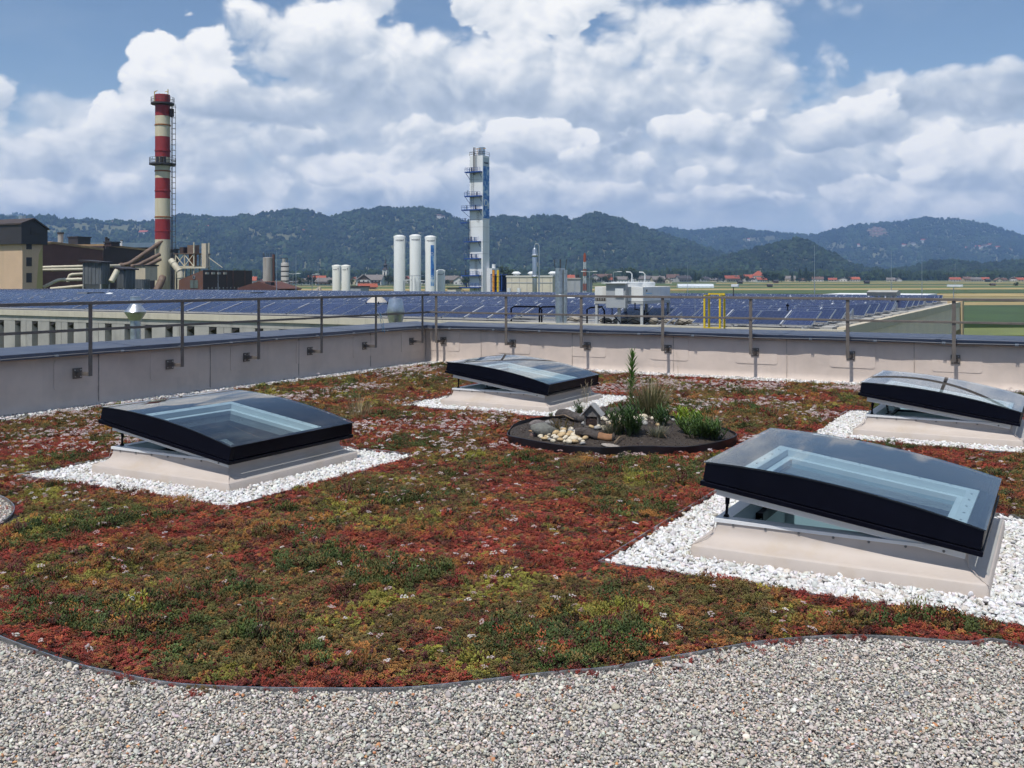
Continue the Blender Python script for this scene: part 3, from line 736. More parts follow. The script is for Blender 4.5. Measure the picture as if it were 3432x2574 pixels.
# strings left tied to the railing
m = MB(); r = random.Random(5); vS = v_at(1266, POSTU)
def string(col, n, name):
    m = MB()
    for i in range(n):
        y = vS + r.uniform(-.02, .06); p = [(POSTU + .03, y, 1.05)]
        for q in range(6): p.append((POSTU + .03 + r.uniform(-.01, .02), p[-1][1] + r.uniform(-.03, .045), p[-1][2] - r.uniform(.03, .085)))
        m.tube(p, .0035, 5)
    return m
st = string(None, 3, 's').build('plastic_string', pm('blue_string', (.10, .30, .45), .1, 9., .6), smooth=True); tag(st, 'blue and white string tied to left railing near the corner', 'string')
m = MB(); m.tube([(POSTU + .035 + .03 * math.cos(t), vS + .07 * math.sin(t), 1.05 + .05 * math.cos(t * 1.3) - .03) for t in np.linspace(0, 7, 18)], .0035, 5); m.build('white_loop', M_white, st, smooth=True)

# ================================================================== SKYLIGHTS
M_glass = glass_mat('skylight_glass', (.76, .88, .93), 1.0, 1.62)
M_inner = pm('inner_frame', (.60, .66, .68), .04, 4., .5)
M_shaft = pm('shaft_white', (.80, .84, .83), .04, 3., .7)
M_rim = pm('rim_white', (.74, .75, .75), .05, 3., .4)
M_flash = pm('flashing', (.53, .460, .405), .04, 2.5, .6, bump=.10, bscale=2.5, dirt=(.45, .35, .24), dscale=2.6, damt=.5)
def square_loft(mb, prof, n=6, rad=0.):
    """closed squares of half width h at height z, lofted in order; corners rounded by rad"""
    rings = []
    for h, z in prof:
        ring = []; rr = min(rad, h * .5)
        if rr <= 0: ring = [(h, h, z), (-h, h, z), (-h, -h, z), (h, -h, z)]
        else:
            for sx, sy, a0 in ((1, 1, 0), (-1, 1, 90), (-1, -1, 180), (1, -1, 270)):
                for q in range(4): a = R(a0 + q * 30); ring.append((sx * (h - rr) + rr * math.cos(a), sy * (h - rr) + rr * math.sin(a), z))
        rings.append(ring)
    k = len(rings[0]); o = mb.n
    mb.add([p for rg in rings for p in rg], [(i * k + j, i * k + (j + 1) % k, (i + 1) * k + (j + 1) % k, (i + 1) * k + j) for i in range(len(rings) - 1) for j in range(k)])
    return mb
def skylight():
    o = thing('roof_skylight', 'x', 'skylight')
    # flashing: turned-down flange, sloping fillet, upright kerb
    square_loft(MB(), [(.838, -.055), (.836, .045), (.828, .056), (.812, .060), (.76, .078), (.727, .112), (.714, .150), (.712, .196)], rad=.02).build('flashing', M_flash, o, smooth=True, auto=50)
    for sx, sy in ((1, 1), (1, -1), (-1, 1), (-1, -1)):         # folded corner seams
        cs = MB(); cs.tube([(sx * .838, sy * .838, .05), (sx * .80, sy * .80, .066), (sx * .73, sy * .73, .114), (sx * .716, sy * .716, .19)], .0025, 5); cs.build('corner_seam', M_seam, o)
    square_loft(MB(), [(.711, .186), (.722, .186), (.722, .206), (.63, .208), (.63, .16)], rad=.008).build('kerb_rim', M_rim, o)
    sc = MB()
    for t in np.linspace(-.6, .6, 7):
        for a, b in ((t, -.7145), (t, .7145)): sc.cyl((a, b, .178), (a, b - .006 if b < 0 else b + .006, .178), .008, n=6)
        for a, b in ((-.7145, t), (.7145, t)): sc.cyl((a, b, .178), (a - .006 if a < 0 else a + .006, b, .178), .008, n=6)
    sc.build('rim_fixings', pm('fixing', (.12, .12, .12), .1, 4., .5), o)['kind'] = 'stuff'
    square_loft(MB(), [(.632, .20), (.60, .13), (.60, -1.05), (.72, -1.3)]).build('shaft_lining', M_shaft, o, recalc=False)
    f = MB(); f.quad((-.8, -.8, -1.3), (.8, -.8, -1.3), (.8, .8, -1.3), (-.8, .8, -1.3)); f.build('shaft_floor', pm('room_below', (.42, .44, .44), .2, 2., .8), o)
    # inner dark frame lying in the throat
    m = MB(); square_loft(m, [(.585, .10), (.585, .125), (.555, .125), (.555, .10)]); m.build('inner_gasket', M_black, o)
    # the lid: hinged on the +x side, propped open on the -x side
    L = 1.58; H = L / 2
    lid = bpy.data.objects.new('lid', None); COL.objects.link(lid); lid.parent = o; lid.location = (H, 0, .196); lid.rotation_euler = (0, R(8.3), 0)
    def arch(t): return .136 + .052 * (1 - (2 * t - 1) ** 2)       # t 0 at the free side, 1 at the hinge
    N = 24
    m = MB()                                                        # arched side walls, ends, all one frame
    for s in (-1, 1):
        yo, yi = s * H, s * (H - .045); vs = []
        for i in range(N + 1):
            t = i / N; x = -L + L * t
            vs += [(x, yo + s * .004, .030), (x, yo - s * .006, arch(t)), (x, yi, arch(t)), (x, yi, .030)]
        fs = []
        for i in range(N):
            a, b = i * 4, (i + 1) * 4
            fs += [(a + q, a + (q + 1) % 4, b + (q + 1) % 4, b + q) for q in range(4)]
        fs += [(0, 1, 2, 3), (N * 4 + 3, N * 4 + 2, N * 4 + 1, N * 4)]
        m.add(vs, fs)
    m.prism([(-L - .004, .030), (-L + .006, arch(0)), (-L + .045, arch(0) + .01), (-L + .045, .030)], 'y', -H + .046, H - .046)
    m.prism([(.004, .030), (-.006, arch(1)), (-.045, arch(1) + .01), (-.045, .030)], 'y', -H + .046, H - .046)
    fr = m.build('frame', M_black, lid, bevel=.004)
    m = MB()                                                        # stepped drip ledge round the bottom
    for y in (-1, 1): m.b2(-L - .013, .013, y * (H + .013) if y < 0 else H - .035, -H + .035 if y < 0 else H + .013, -.004, .026)
    for x0, x1 in ((-L - .013, -L + .035), (-.035, .013)): m.b2(x0, x1, -H + .036, H - .036, -.004, .026)
    m.build('drip_ledge', M_black, fr, bevel=.004)
    m = MB(); vs = []                                               # bowed glass
    for dz in (.004, .010):
        for i in range(N + 1):
            t = i / N; x = -L - .008 + (L + .016) * t
            for s in (-1, 1): vs.append((x, s * (H + .004), arch(min(1, max(0, t))) + dz))
    q = 2 * (N + 1); fs = []
    for i in range(N): fs += [(q + 2 * i, q + 2 * i + 2, q + 2 * i + 3, q + 2 * i + 1)]
    m.add(vs, fs); g = m.build('glass', M_glass, lid, smooth=True, recalc=False, auto=False)
    gb2 = MB(); gb2.add(vs, [(2 * i + s, 2 * i + 2 + s, q + 2 * i + 2 + s, q + 2 * i + s) for i in range(N) for s in (0, 1)] + [(0, 1, q + 1, q), (2 * N, 2 * N + 1, q + 2 * N + 1, q + 2 * N)])
    gb2.build('glass_edge', pm('glass_edge', (.018, .026, .034), .1, 4., .15), g, recalc=False)
    # dark tray, then white frame steps with screws, lower pane
    def ring(mb, h0, h1, z0, z1):
        for s in (-1, 1):
            mb.b2(-H - h0, -H + h0, min(s * h0, s * h1), max(s * h0, s * h1), z0, z1)
            mb.b2(min(-H + s * h0, -H + s * h1), max(-H + s * h0, -H + s * h1), -h1, h1, z0, z1)
        return mb
    ring(MB(), .742, .682, .012, .030).build('tray', M_black, lid)
    ring(MB(), .681, .605, -.03, .054).build('inner_frame', M_inner, lid, bevel=.004)
    ring(MB(), .604, .556, -.045, .004).build('inner_step', M_inner, lid, bevel=.004)
    ring(MB(), .716, .6825, -.060, .010).build('under_frame', M_rim, lid, bevel=.004)
    sm = MB()
    for t in np.linspace(-.5, .5, 6):
        for x, y in ((-H + t, .643), (-H + t, -.643), (-H + .643, t), (-H - .643, t)): sm.cyl((x, y, .054), (x, y, .059), .008, n=7)
    sm.build('frame_screws', M_galv, lid)['kind'] = 'stuff'
    m = MB(); m.b2(-H - .555, -H + .555, -.555, .555, -.038, -.032); m.build('lower_pane', M_glass, lid)
    # gas strut and chain opener
    top = Vector((H, 0, .196)) + Matrix.Rotation(R(8.3), 3, 'Y') @ Vector((-L + .13, -.65, -.05))
    m = MB(); a = Vector((-.665, -.645, .21)); m.cyl(a, a.lerp(top, .6), .009, n=8); m.cyl(a.lerp(top, .55), top, .014, n=8); m.cyl(a - Vector((0, .012, 0)), a + Vector((0, .012, 0)), .016, n=8)
    m.build('gas_strut', M_black, o, smooth=True)
    top2 = Vector((H, 0, .196)) + Matrix.Rotation(R(8.3), 3, 'Y') @ Vector((-L + .16, 0., -.05)); bot = Vector((-.585, 0, .14))
    m = MB(); nL = 12
    for i in range(nL):
        p, q2 = bot.lerp(top2, i / nL), bot.lerp(top2, (i + .8) / nL); m.bar(p, q2, .014, .022)
    m.build('opener_chain', M_black, o)
    m = MB(); m.b2(-.60, -.55, -.21, .21, .085, .15); m.build('opener_motor', M_black, o, bevel=.006)
    return o
s0 = skylight()
sk_lab = ['open glass roof skylight at the left, nearest the left parapet', 'open glass skylight at the back, behind the planting bed log pile',
          'large open glass skylight at front right, nearest the camera', 'open glass skylight at the right edge, before the back parapet']
for i, (x, y) in enumerate(SKY):
    s = s0 if i == 0 else copy_tree(s0)
    s.location = (x, y, 0); s['label'] = sk_lab[i]; s['group'] = 'skylights on the green roof'
# slips of litter and bird droppings on the glass and roof
def litter(name, pt, s, lab, cat='litter', mat=None, flat=.1):
    me = stone_mesh(name, random.randint(0, 999), mat or M_white, 1, flat, .3); o = bpy.data.objects.new(name, me); COL.objects.link(o); o.location = pt; o.scale = s; o.rotation_euler = (0, 0, random.uniform(0, 6)); tag(o, lab, cat); return o
litter('paper_scrap', Vector(G(2130, 1752, .05)), (.11, .03, .03), 'white paper scrap lying on sedum left of front skylight', 'paper')
drop = R(8.3)
for (px_, si, lab) in ((-.64, 0, 'white bird dropping on the left skylight glass'),):
    t = .12; xx = -1.55 + 1.55 * t; zz = .136 + .052 * (1 - (2 * t - 1) ** 2) + .013
    p = Vector((.775, 0, .196)) + Matrix.Rotation(drop, 3, 'Y') @ Vector((xx, -.42, zz)); litter('bird_dropping', (SKY[si][0] + p.x, SKY[si][1] + p.y, p.z), (.05, .035, .02), lab, 'dropping')

# ================================================================== PLANTING BED
bxw, byw = BED
m = MB(); nS = 72; ringp = []
for i in range(nS + 1):
    a = 2 * math.pi * i / nS; ringp.append(bed_pt(a, 1 + .02 * math.sin(3 * a) + .012 * math.sin(5 * a + 1)))
vs = []
for (x, y) in ringp[:-1]:
    dl = math.hypot(x - bxw, y - byw); dx, dy = (x - bxw) / dl, (y - byw) / dl
    w = .012 * math.sin(9 * math.atan2(dy, dx)); zt = .066 + .010 * math.sin(5 * math.atan2(dy, dx))
    vs += [(x, y, -.03), (x + dx * (.014 + w), y + dy * (.014 + w), zt), (x + dx * (.004 + w), y + dy * (.004 + w), zt + .004), (x - dx * .008, y - dy * .008, -.03)]
k = 4; m.add(vs, [(i * 4 + q, ((i + 1) % nS) * 4 + q, ((i + 1) % nS) * 4 + q + 1, i * 4 + q + 1) for i in range(nS) for q in range(3)])
bedge = m.build('bed_edging', pm('black_plastic', (.012, .012, .016), .2, 4., .42), smooth=True); tag(bedge, 'black plastic edging round the planting bed', 'edging')
m = MB(); NR = 22; vs = [(bxw, byw, .13)]
def soil_z(x, y):
    r = float(bed_r(x, y)); return .042 + .10 * max(0, 1 - r * r) + .035 * (float(fbm(np.array([x * 3]), np.array([y * 3]), 3)[0]) - .5)
for q in range(1, NR + 1):
    for i in range(nS):
        x = bxw + (ringp[i][0] - bxw) * q / NR * .992; y = byw + (ringp[i][1] - byw) * q / NR * .992; vs.append((x, y, soil_z(x, y)))
fs = [(0, 1 + i, 1 + (i + 1) % nS) for i in range(nS)] + [(1 + (q - 1) * nS + i, 1 + q * nS + i, 1 + q * nS + (i + 1) % nS, 1 + (q - 1) * nS + (i + 1) % nS) for q in range(1, NR) for i in range(nS)]
m.add(vs, fs); struct(m.build('bed_soil', M_soil, smooth=True, auto=False), 'dark soil mound inside the planting bed')
def bedpt(px, py, dz=0.):
    """photo point on the bed soil"""
    z = .1
    for _ in range(4): p = G(px, py, z); z = soil_z(p.x, p.y)
    rr_ = float(bed_r(p.x, p.y))
    if rr_ > .90: p.x = bxw + (p.x - bxw) * .90 / rr_; p.y = byw + (p.y - byw) * .90 / rr_; z = soil_z(p.x, p.y)
    return Vector((p.x, p.y, z + dz))
# soil crumbs
cx_ = bxw + rng.uniform(-1.9, 1.9, 9000); cy_ = byw + rng.uniform(-1.9, 1.9, 9000); k = bed_r(cx_, cy_) < .97; cx_, cy_ = cx_[k], cy_[k]
scatter('soil_crumbs', np.array([(x, y, soil_z(x, y)) for x, y in zip(cx_, cy_)]), rots(len(cx_), 1.), rng.lognormal(math.log(.014), .4, len(cx_)), rng.integers(6, 12, len(cx_)),
        pal([(.05, .036, .028), (.035, .026, .022), (.10, .08, .065), (.22, .20, .18)], [5, 5, 2, .6], len(cx_), .2), stones)['label'] = 'dark crumbly soil in the planting bed'

# cobbles, each its own stone
cob_mats = [pm('cobble_white', (.62, .55, .43), .15, 9., .6), pm('cobble_ochre', (.50, .36, .19), .25, 8., .6), pm('cobble_grey', (.34, .33, .31), .15, 9., .65), pm('cobble_cream', (.62, .54, .40), .2, 8., .6)]
cob_mesh = {(i, j): stone_mesh('cobble', 80 + i * 7 + j, cob_mats[i], 2, .72, .18) for i in range(4) for j in range(3)}
cnames = ['white', 'ochre', 'grey', 'cream']
def cobble(pt, s, mi, where):
    o = bpy.data.objects.new('cobble', cob_mesh[(mi, random.randrange(3))]); COL.objects.link(o); o.location = pt; o.scale = (s * random.uniform(.85, 1.2), s * random.uniform(.85, 1.1), s * random.uniform(.8, 1.05))
    o.rotation_euler = (random.uniform(-.4, .4), random.uniform(-.4, .4), random.uniform(0, 6))
    tag(o, 'rounded %s cobble %s' % (cnames[mi], where), 'cobble', 'cobbles in the planting bed')
random.seed(21)
def heap(region, n, where, smin, smax, weights):
    done = []
    (x0, x1, y0, y1) = region; tries = 0
    while len(done) < n and tries < 4000:
        tries += 1; px, py = random.uniform(x0, x1), random.uniform(y0, y1)
        if ((px - (x0 + x1) / 2) / (x1 - x0) * 2) ** 2 + ((py - (y0 + y1) / 2) / (y1 - y0) * 2) ** 2 > 1: continue
        p = bedpt(px, py); s = random.uniform(smin, smax)
        if bed_r(p.x, p.y) > .89 or any((p.xy - q.xy).length < (s + t) * .40 for q, t in done): continue
        done.append((p, s)); cobble(p + Vector((0, 0, s * .22)), s, random.choices(range(4), weights)[0], where)
heap((1808, 1970, 1440, 1514), 60, 'in the heap at the front left of the planting bed', .050, .090, (4, 4, 3, 4))
heap((1945, 2090, 1385, 1445), 36, 'behind and right of the insect house', .05, .095, (6, 2, 1, 3))
heap((2130, 2260, 1390, 1430), 24, 'under the grasses at the back of the planting bed', .05, .095, (6, 1, 2, 3))
def rock(px, py, s, col, lab, seed, rz=0., name='rock', dz=.1):
    me = stone_mesh(name, seed, pm('rock_%d' % seed, col, .22, 7., .8, bump=.5, bscale=18.), 3, .8, .28); o = bpy.data.objects.new(name, me); COL.objects.link(o)
    p = bedpt(px, py); o.location = p + Vector((0, 0, s[2] * dz)); o.scale = s; o.rotation_euler = (.1, .1, rz); tag(o, lab, 'rock')
rock(1822, 1462, (.20, .14, .17), (.17, .17, .15), 'large greenish grey boulder left of the cobble heap', 5, .7, dz=.35)
rock(1806, 1440, (.19, .09, .14), (.20, .17, .16), 'angular brownish rock leaning behind the grey boulder', 6, 1.2, dz=.4)
rock(1841, 1420, (.13, .08, .08), (.24, .23, .22), 'slim grey rock beside the far log end', 7, .3)
rock(1788, 1462, (.08, .06, .06), (.20, .13, .11), 'small reddish brown rock at the bed edging, far left', 8, .4)
rock(1780, 1446, (.06, .04, .035), (.50, .30, .15), 'little orange stone at left rim of the bed', 9, .4)
rock(2043, 1508, (.22, .13, .045), (.34, .30, .26), 'flat pale slab lying at the front of the bed', 10, .25)
rock(1740 + 300, 1425, (.12, .07, .06), (.25, .19, .16), 'brown rock lying behind the insect house', 12, .25)
# logs
M_bark = pm('bark', (.070, .058, .052), .45, 14., .95, bump=1., bscale=26., dirt=(.15, .13, .12), dscale=9., damt=.5)
M_end = pm('log_end', (.24, .19, .15), .25, 14., .9, bump=.4, bscale=30.)
M_wood = pm('peeled_wood', (.30, .15, .07), .3, 8., .8, bump=.3)
def log(p0, p1, r, lab, peeled=None):
    p0, p1 = Vector(p0), Vector(p1); mid = (p0 + p1) / 2
    o = thing('log', lab, 'log'); N = 14; n = 16; d = (p1 - p0); t = d.normalized(); a = t.cross(Vector((0, 0, 1))).normalized(); b = t.cross(a); rr = random.Random(int(r * 9999)); ph = [rr.uniform(0, 6) for _ in range(6)]
    def body(s0, s1, rad, nm, mat):
        m = MB(); vs = []
        for i in range(N + 1):
            s = s0 + (s1 - s0) * i / N; c = p0 + d * s + b * .02 * math.sin(s * 5 + ph[0])
            for j in range(n):
                w = 6.2832 * j / n; k = rad * (1 + .10 * math.sin(3 * w + ph[1] + s * 3) + .05 * math.sin(7 * w + ph[2] + s * 9) + .07 * math.sin(s * 17 + ph[3]) * math.sin(w + ph[4]) + rr.uniform(-.06, .06) * (nm == 'bark'))
                vs.append(c + (a * math.cos(w) + b * math.sin(w)) * k)
        m.add(vs, [(i * n + j, i * n + (j + 1) % n, (i + 1) * n + (j + 1) % n, (i + 1) * n + j) for i in range(N) for j in range(n)])
        m.build(nm, mat, o, smooth=True, auto=60)
    body(0, peeled or 1, r, 'bark', M_bark)
    if peeled: body(peeled, 1, r * .92, 'peeled_wood', M_wood)
    for e, s in ((p0, -1), (p1, 1)):
        m = MB(); c = e + t * s * .012; R_ = r * (.97 if not peeled or s < 0 else .9); vs = [c] + [e + (a * math.cos(6.2832 * j / n) + b * math.sin(6.2832 * j / n)) * R_ for j in range(n)]
        m.add(vs, [(0, 1 + j, 1 + (j + 1) % n) for j in range(n)]); m.build('cut_end', M_end, o)
l0 = bedpt(1872, 1402); l1 = bedpt(1975, 1418)
log(bedpt(1874, 1404, .055), bedpt(1972, 1420, .05), .052, 'thick dark log with round cut end left of the insect house')
log(bedpt(2005, 1388, .055), bedpt(2150, 1378, .06), .056, 'dark bark log lying behind the insect house')
log(bedpt(1932, 1466, .04), bedpt(2056, 1494, .04), .042, 'short log with peeled orange end in front of bed', .62)
# insect house
p = bedpt(1986, 1428); hz = R(14)
ih = thing('insect_house', 'small grey wooden insect house with pitched roof in planting bed', 'insect house', p - Vector((0, 0, .03)), hz)
M_gw = pm('grey_wood', (.17, .155, .145), .2, 9., .85, bump=.3, bscale=20., streak=((.10, .09, .085), 8., .5)); M_gw2 = pm('grey_roof_wood', (.34, .335, .33), .15, 9., .85, bump=.3)
ih.scale = (.66, .66, .66); w, dep, hh, rf = .115, .105, .27, .12
m = MB(); m.b2(-w, -w + .022, -dep, dep, 0, hh); m.b2(w - .022, w, -dep, dep, 0, hh); m.b2(-w + .023, w - .023, dep - .02, dep, 0, hh); m.b2(-w + .023, w - .023, -dep, dep - .021, 0, .03)
m.b2(-w + .023, w - .023, -dep, -dep + .02, .031, .06); m.b2(-w + .023, w - .023, -dep, -dep + .02, .21, hh); m.prism([(-w, hh + .001), (w, hh + .001), (0, hh + rf)], 'y', -dep + .001, -dep + .02); m.prism([(-w, hh + .001), (w, hh + .001), (0, hh + rf)], 'y', dep - .02, dep)
m.build('body', M_gw, ih, bevel=.002)
rs = MB(); r = random.Random(9)
for i in range(9):
    for j in range(8):
        rs.cyl((-.082 + i * .0203, -dep + .012 + r.uniform(0, .012), .072 + j * .0182), (-.082 + i * .0203, .08, .072 + j * .0182), .0095, n=7)
rs.build('reed_tubes', pm('reeds', (.070, .045, .040), .5, 60., .9), ih)['kind'] = 'stuff'
for s in (-1, 1):
    m = MB(); t = Vector((s * (w + .055), 0, hh - .055)); ap = Vector((0, 0, hh + rf + .012)); dirv = (t - ap).normalized(); nrm = Vector((-dirv.z * s, 0, dirv.x * s)) * (1 if s > 0 else 1); nrm = Vector((abs(dirv.z) * s, 0, abs(dirv.x)))
    m.add([(*(ap.x, y, ap.z),) if False else Vector((q.x, y, q.z)) for y in (-dep - .05, dep + .03) for q in (ap, t, t + nrm * .02, ap + nrm * .02)], [(0, 1, 2, 3), (7, 6, 5, 4), (0, 4, 5, 1), (1, 5, 6, 2), (2, 6, 7, 3), (3, 7, 4, 0)])
    m.build('roof_board', M_gw2, ih, bevel=.002)

# ---- plants in the bed
def blade(mb, base, tip, w, bend, seg=4, nrm=None):
    base, tip = Vector(base), Vector(tip); d = tip - base; side = d.cross(Vector((0, 0, 1))); side = side.normalized() if side.length > 1e-4 else Vector((1, 0, 0)); vs = []
    for i in range(seg + 1):
        t = i / seg; c = base + d * t + Vector((0, 0, bend * 4 * t * (1 - t))); ww = w * (1 - t) ** .6 * min(1, .45 + 2.2 * t) if i < seg else 0
        vs += [c - side * ww, c + side * ww] if i < seg else [c]
    fs = [(2 * i, 2 * i + 1, 2 * i + 3, 2 * i + 2) for i in range(seg - 1)] + [(2 * seg - 2, 2 * seg - 1, 2 * seg)]
    mb.add(vs, fs)
G_dark = leaf_mat('leaf_dark', (.055, .105, .03)); G_mid = leaf_mat('leaf_mid', (.085, .15, .035)); G_lime = leaf_mat('leaf_lime', (.24, .33, .030)); G_grass = leaf_mat('grass_olive', (.15, .15, .065), .4); G_dry = leaf_mat('grass_dry', (.38, .31, .17), .3); G_blue = leaf_mat('fescue_grey', (.16, .17, .12), .3); M_stem = pm('green_stem', (.07, .09, .03), .2, 9., .6)
G_spike = leaf_mat('leaf_spike', (.12, .23, .045), .3, .35)
def spike_plant(px, py, h, lab):
    p = bedpt(px, py); o = thing('leafy_spike_plant', lab, 'plant', p); r = random.Random(4); m = MB(); lm = MB()
    tip = Vector((.03, 0, h)); m.tube([(0, 0, -.05), (.01, 0, h * .5), tip], [.012, .010, .004], 6)
    n = 105
    for i in range(n):
        t = .18 + .82 * (i / n); a = i * 2.4; L = (.15 * (1 - t) ** .5 + .06) * r.uniform(.75, 1.2); up = .55 + 1.3 * t ** 3
        if t < .42: L *= .75
        d = Vector((math.cos(a), math.sin(a), up)).normalized(); b = Vector((.01 + .02 * t, 0, h * t)); blade(lm, b, b + d * L, .0115, .028 * (1 - t))
    m.build('stem', M_stem, o, smooth=True); lm.build('leaves', G_spike, o, recalc=False)['kind'] = 'stuff'
spike_plant(2112, 1392, .76, 'tall green leafy spike plant at the back of the bed')
def grass_clump(pt, n, h, rad, spread, mats, lab, w=.004, name='grass_clump', seed=1, droop=.25):
    o = thing(name, lab, 'grass', pt); r = random.Random(seed)
    for mi, (mt, frac) in enumerate(mats):
        m = MB()
        for i in range(int(n * frac)):
            a = r.uniform(0, 6.283); q = rad * math.sqrt(r.random()); hh = h * r.uniform(.5, 1.05); s = spread * r.uniform(.1, 1) * hh
            b = Vector((q * math.cos(a), q * math.sin(a), -.01)); a2 = a + r.uniform(-.7, .7)
            blade(m, b, b + Vector((s * math.cos(a2), s * math.sin(a2), hh * (1 - droop * r.random()))), w * r.uniform(.7, 1.2), hh * .10)
        m.build('blades' if mi == 0 else 'dry_blades', mt, o, recalc=False)['kind'] = 'stuff'
    return o
grass_clump(bedpt(2180, 1400), 600, .54, .11, .8, [(G_grass, .7), (G_dry, .3)], 'large feathery olive grass clump right of the leafy spike', .0035, seed=2)
def shrub(px, py, n, h, rad, mt, lab, leafL, leafw, seed, name='leafy_shrub', up=.8, per=16):
    p = bedpt(px, py); o = thing(name, lab, 'plant', p); r = random.Random(seed); m = MB(); s = MB()
    for i in range(n):
        a = r.uniform(0, 6.283); q = rad * math.sqrt(r.random()); hh = h * r.uniform(.55, 1.05) * (1 - .3 * (q / rad) ** 2); b = Vector((q * .5 * math.cos(a), q * .5 * math.sin(a), -.02)); t = Vector((q * 1.15 * math.cos(a), q * 1.15 * math.sin(a), hh))
        s.tube([b, b.lerp(t, .5) + Vector((0, 0, hh * .08)), t], [.004, .003, .0015], 4)
        for j in range(per):
            tt = .15 + .85 * j / per; aa = j * 2.4 + r.uniform(-.3, .3); d = Vector((math.cos(aa), math.sin(aa), up * r.uniform(.6, 1.3))).normalized(); c = b.lerp(t, tt) + Vector((0, 0, hh * .08 * math.sin(3.14 * tt))); blade(m, c, c + d * leafL * r.uniform(.7, 1.15), leafw, .008, 3)
    s.build('stems', M_stem, o, smooth=True); m.build('leaves', mt, o, recalc=False)['kind'] = 'stuff'
shrub(2100, 1450, 30, .33, .21, G_dark, 'dark green needle-leaved plant right of the peeled log', .12, .0075, 5)
shrub(2135, 1482, 9, .17, .12, G_mid, 'low bright green leafy plant at front centre of bed', .10, .008, 6)
shrub(2215, 1424, 14, .20, .14, G_dark, 'small dark leafy plant below the feathery grass clump', .10, .007, 7)
shrub(2300, 1424, 16, .20, .17, G_lime, 'bright lime green leafy plant right of the grasses', .085, .010, 8, up=.6)
shrub(2335, 1462, 34, .22, .22, G_mid, 'wide mid green leafy plant at the right of bed', .10, .0075, 9)
shrub(2395, 1470, 20, .17, .16, G_dark, 'dark green low plant at right end of bed', .09, .007, 10)
shrub(1938, 1402, 8, .20, .07, G_dark, 'small dark green shoots behind the insect house roof', .08, .006, 11)
shrub(1880, 1448, 12, .15, .16, leaf_mat('leaf_brown', (.14, .10, .04)), 'brownish straggly plant beside the grey boulder', .035, .005, 12)
shrub(2253, 1392, 6, .2, .08, G_dark, 'thin upright dark plant beside lime green one', .06, .006, 13)
grass_clump(bedpt(2205, 1462), 300, .16, .06, .9, [(G_blue, .8), (G_dry, .2)], 'round grey-green fescue tuft in the middle of bed', .0028, seed=5, droop=.7)
grass_clump(bedpt(2052, 1450), 260, .20, .07, .9, [(G_blue, .8), (G_dry, .2)], 'grey-green fescue tuft beside the peeled log', .0028, seed=6, droop=.6)
grass_clump(bedpt(2425, 1440), 200, .18, .08, .9, [(G_grass, .7), (G_dry, .3)], 'yellowish grass tuft at the right rim of bed', .003, seed=7, droop=.5)
def seed_heads(pt, n, h, lab, seed, spread=.25):
    o = thing('seed_grass', lab, 'grass', pt); r = random.Random(seed); m = MB(); e = MB()
    for i in range(n):
        a = r.uniform(0, 6.28); hh = h * r.uniform(.7, 1.); t = Vector((spread * r.uniform(-.6, .6), spread * r.uniform(-.6, .6), hh)); b = Vector((r.uniform(-.03, .03), r.uniform(-.03, .03), -.02)); m.tube([b, b.lerp(t, .5), t], [.0022, .0018, .0012], 4)
        for q in range(7): c = t - (t - b).normalized() * q * .014; blade(e, c, c + Vector((r.uniform(-.02, .02), r.uniform(-.02, .02), .03)), .004, 0, 2)
    m.build('stalks', G_dry, o); e.build('seed_ears', leaf_mat('ears_%d' % seed, (.42, .34, .24), .3), o, recalc=False)['kind'] = 'stuff'
seed_heads(bedpt(1955, 1402), 3, .42, 'two thin seeding grass stalks left of the insect house', 3, .2)
seed_heads(bedpt(1968, 1398), 4, .48, 'pale seeding grass stalks rising behind the insect house', 4, .12)
# dry grasses out on the sedum
grass_clump(G(1205, 1395), 90, .34, .14, .55, [(G_dry, 1.)], 'dry straw coloured grass tuft standing in sedum behind left skylight', .003, name='dry_grass_tuft', seed=12)
grass_clump(G(2600, 1395), 26, .30, .10, .7, [(G_dry, 1.)], 'sparse dry grass stalks in sedum beside right skylight', .0022, name='dry_grass_tuft', seed=13)
seed_heads(G(2278, 1262), 2, .42, 'lone dried seed stalk before the back parapet', 8, .15)
grass_clump(G(2790, 1495), 20, .16, .06, .8, [(G_dry, 1.)], 'thin weed growing through pebbles at right skylight corner', .0025, name='dry_grass_tuft', seed=14)
# sticks
def stick(a, b, r, lab):
    a, b = Vector(a), Vector(b); m = MB(); c = a.lerp(b, .5) + Vector((0, 0, .03)); m.tube([a, c, b], [r, r * .9, r * .6], 6); tag(m.build('stick', pm('stick_wood', (.20, .14, .09), .3, 9., .9), smooth=True), lab, 'stick')
stick(bedpt(1862, 1412, .06), bedpt(1922, 1424, .06), .010, 'thin broken stick in front of the far log end')
stick(bedpt(2055, 1505, .03), bedpt(2095, 1490, .02), .007, 'short brown twig on soil beside the flat slab')
stick(bedpt(2210, 1480, .02), bedpt(2235, 1492, .02), .006, 'small twig on bare soil at the bed centre')

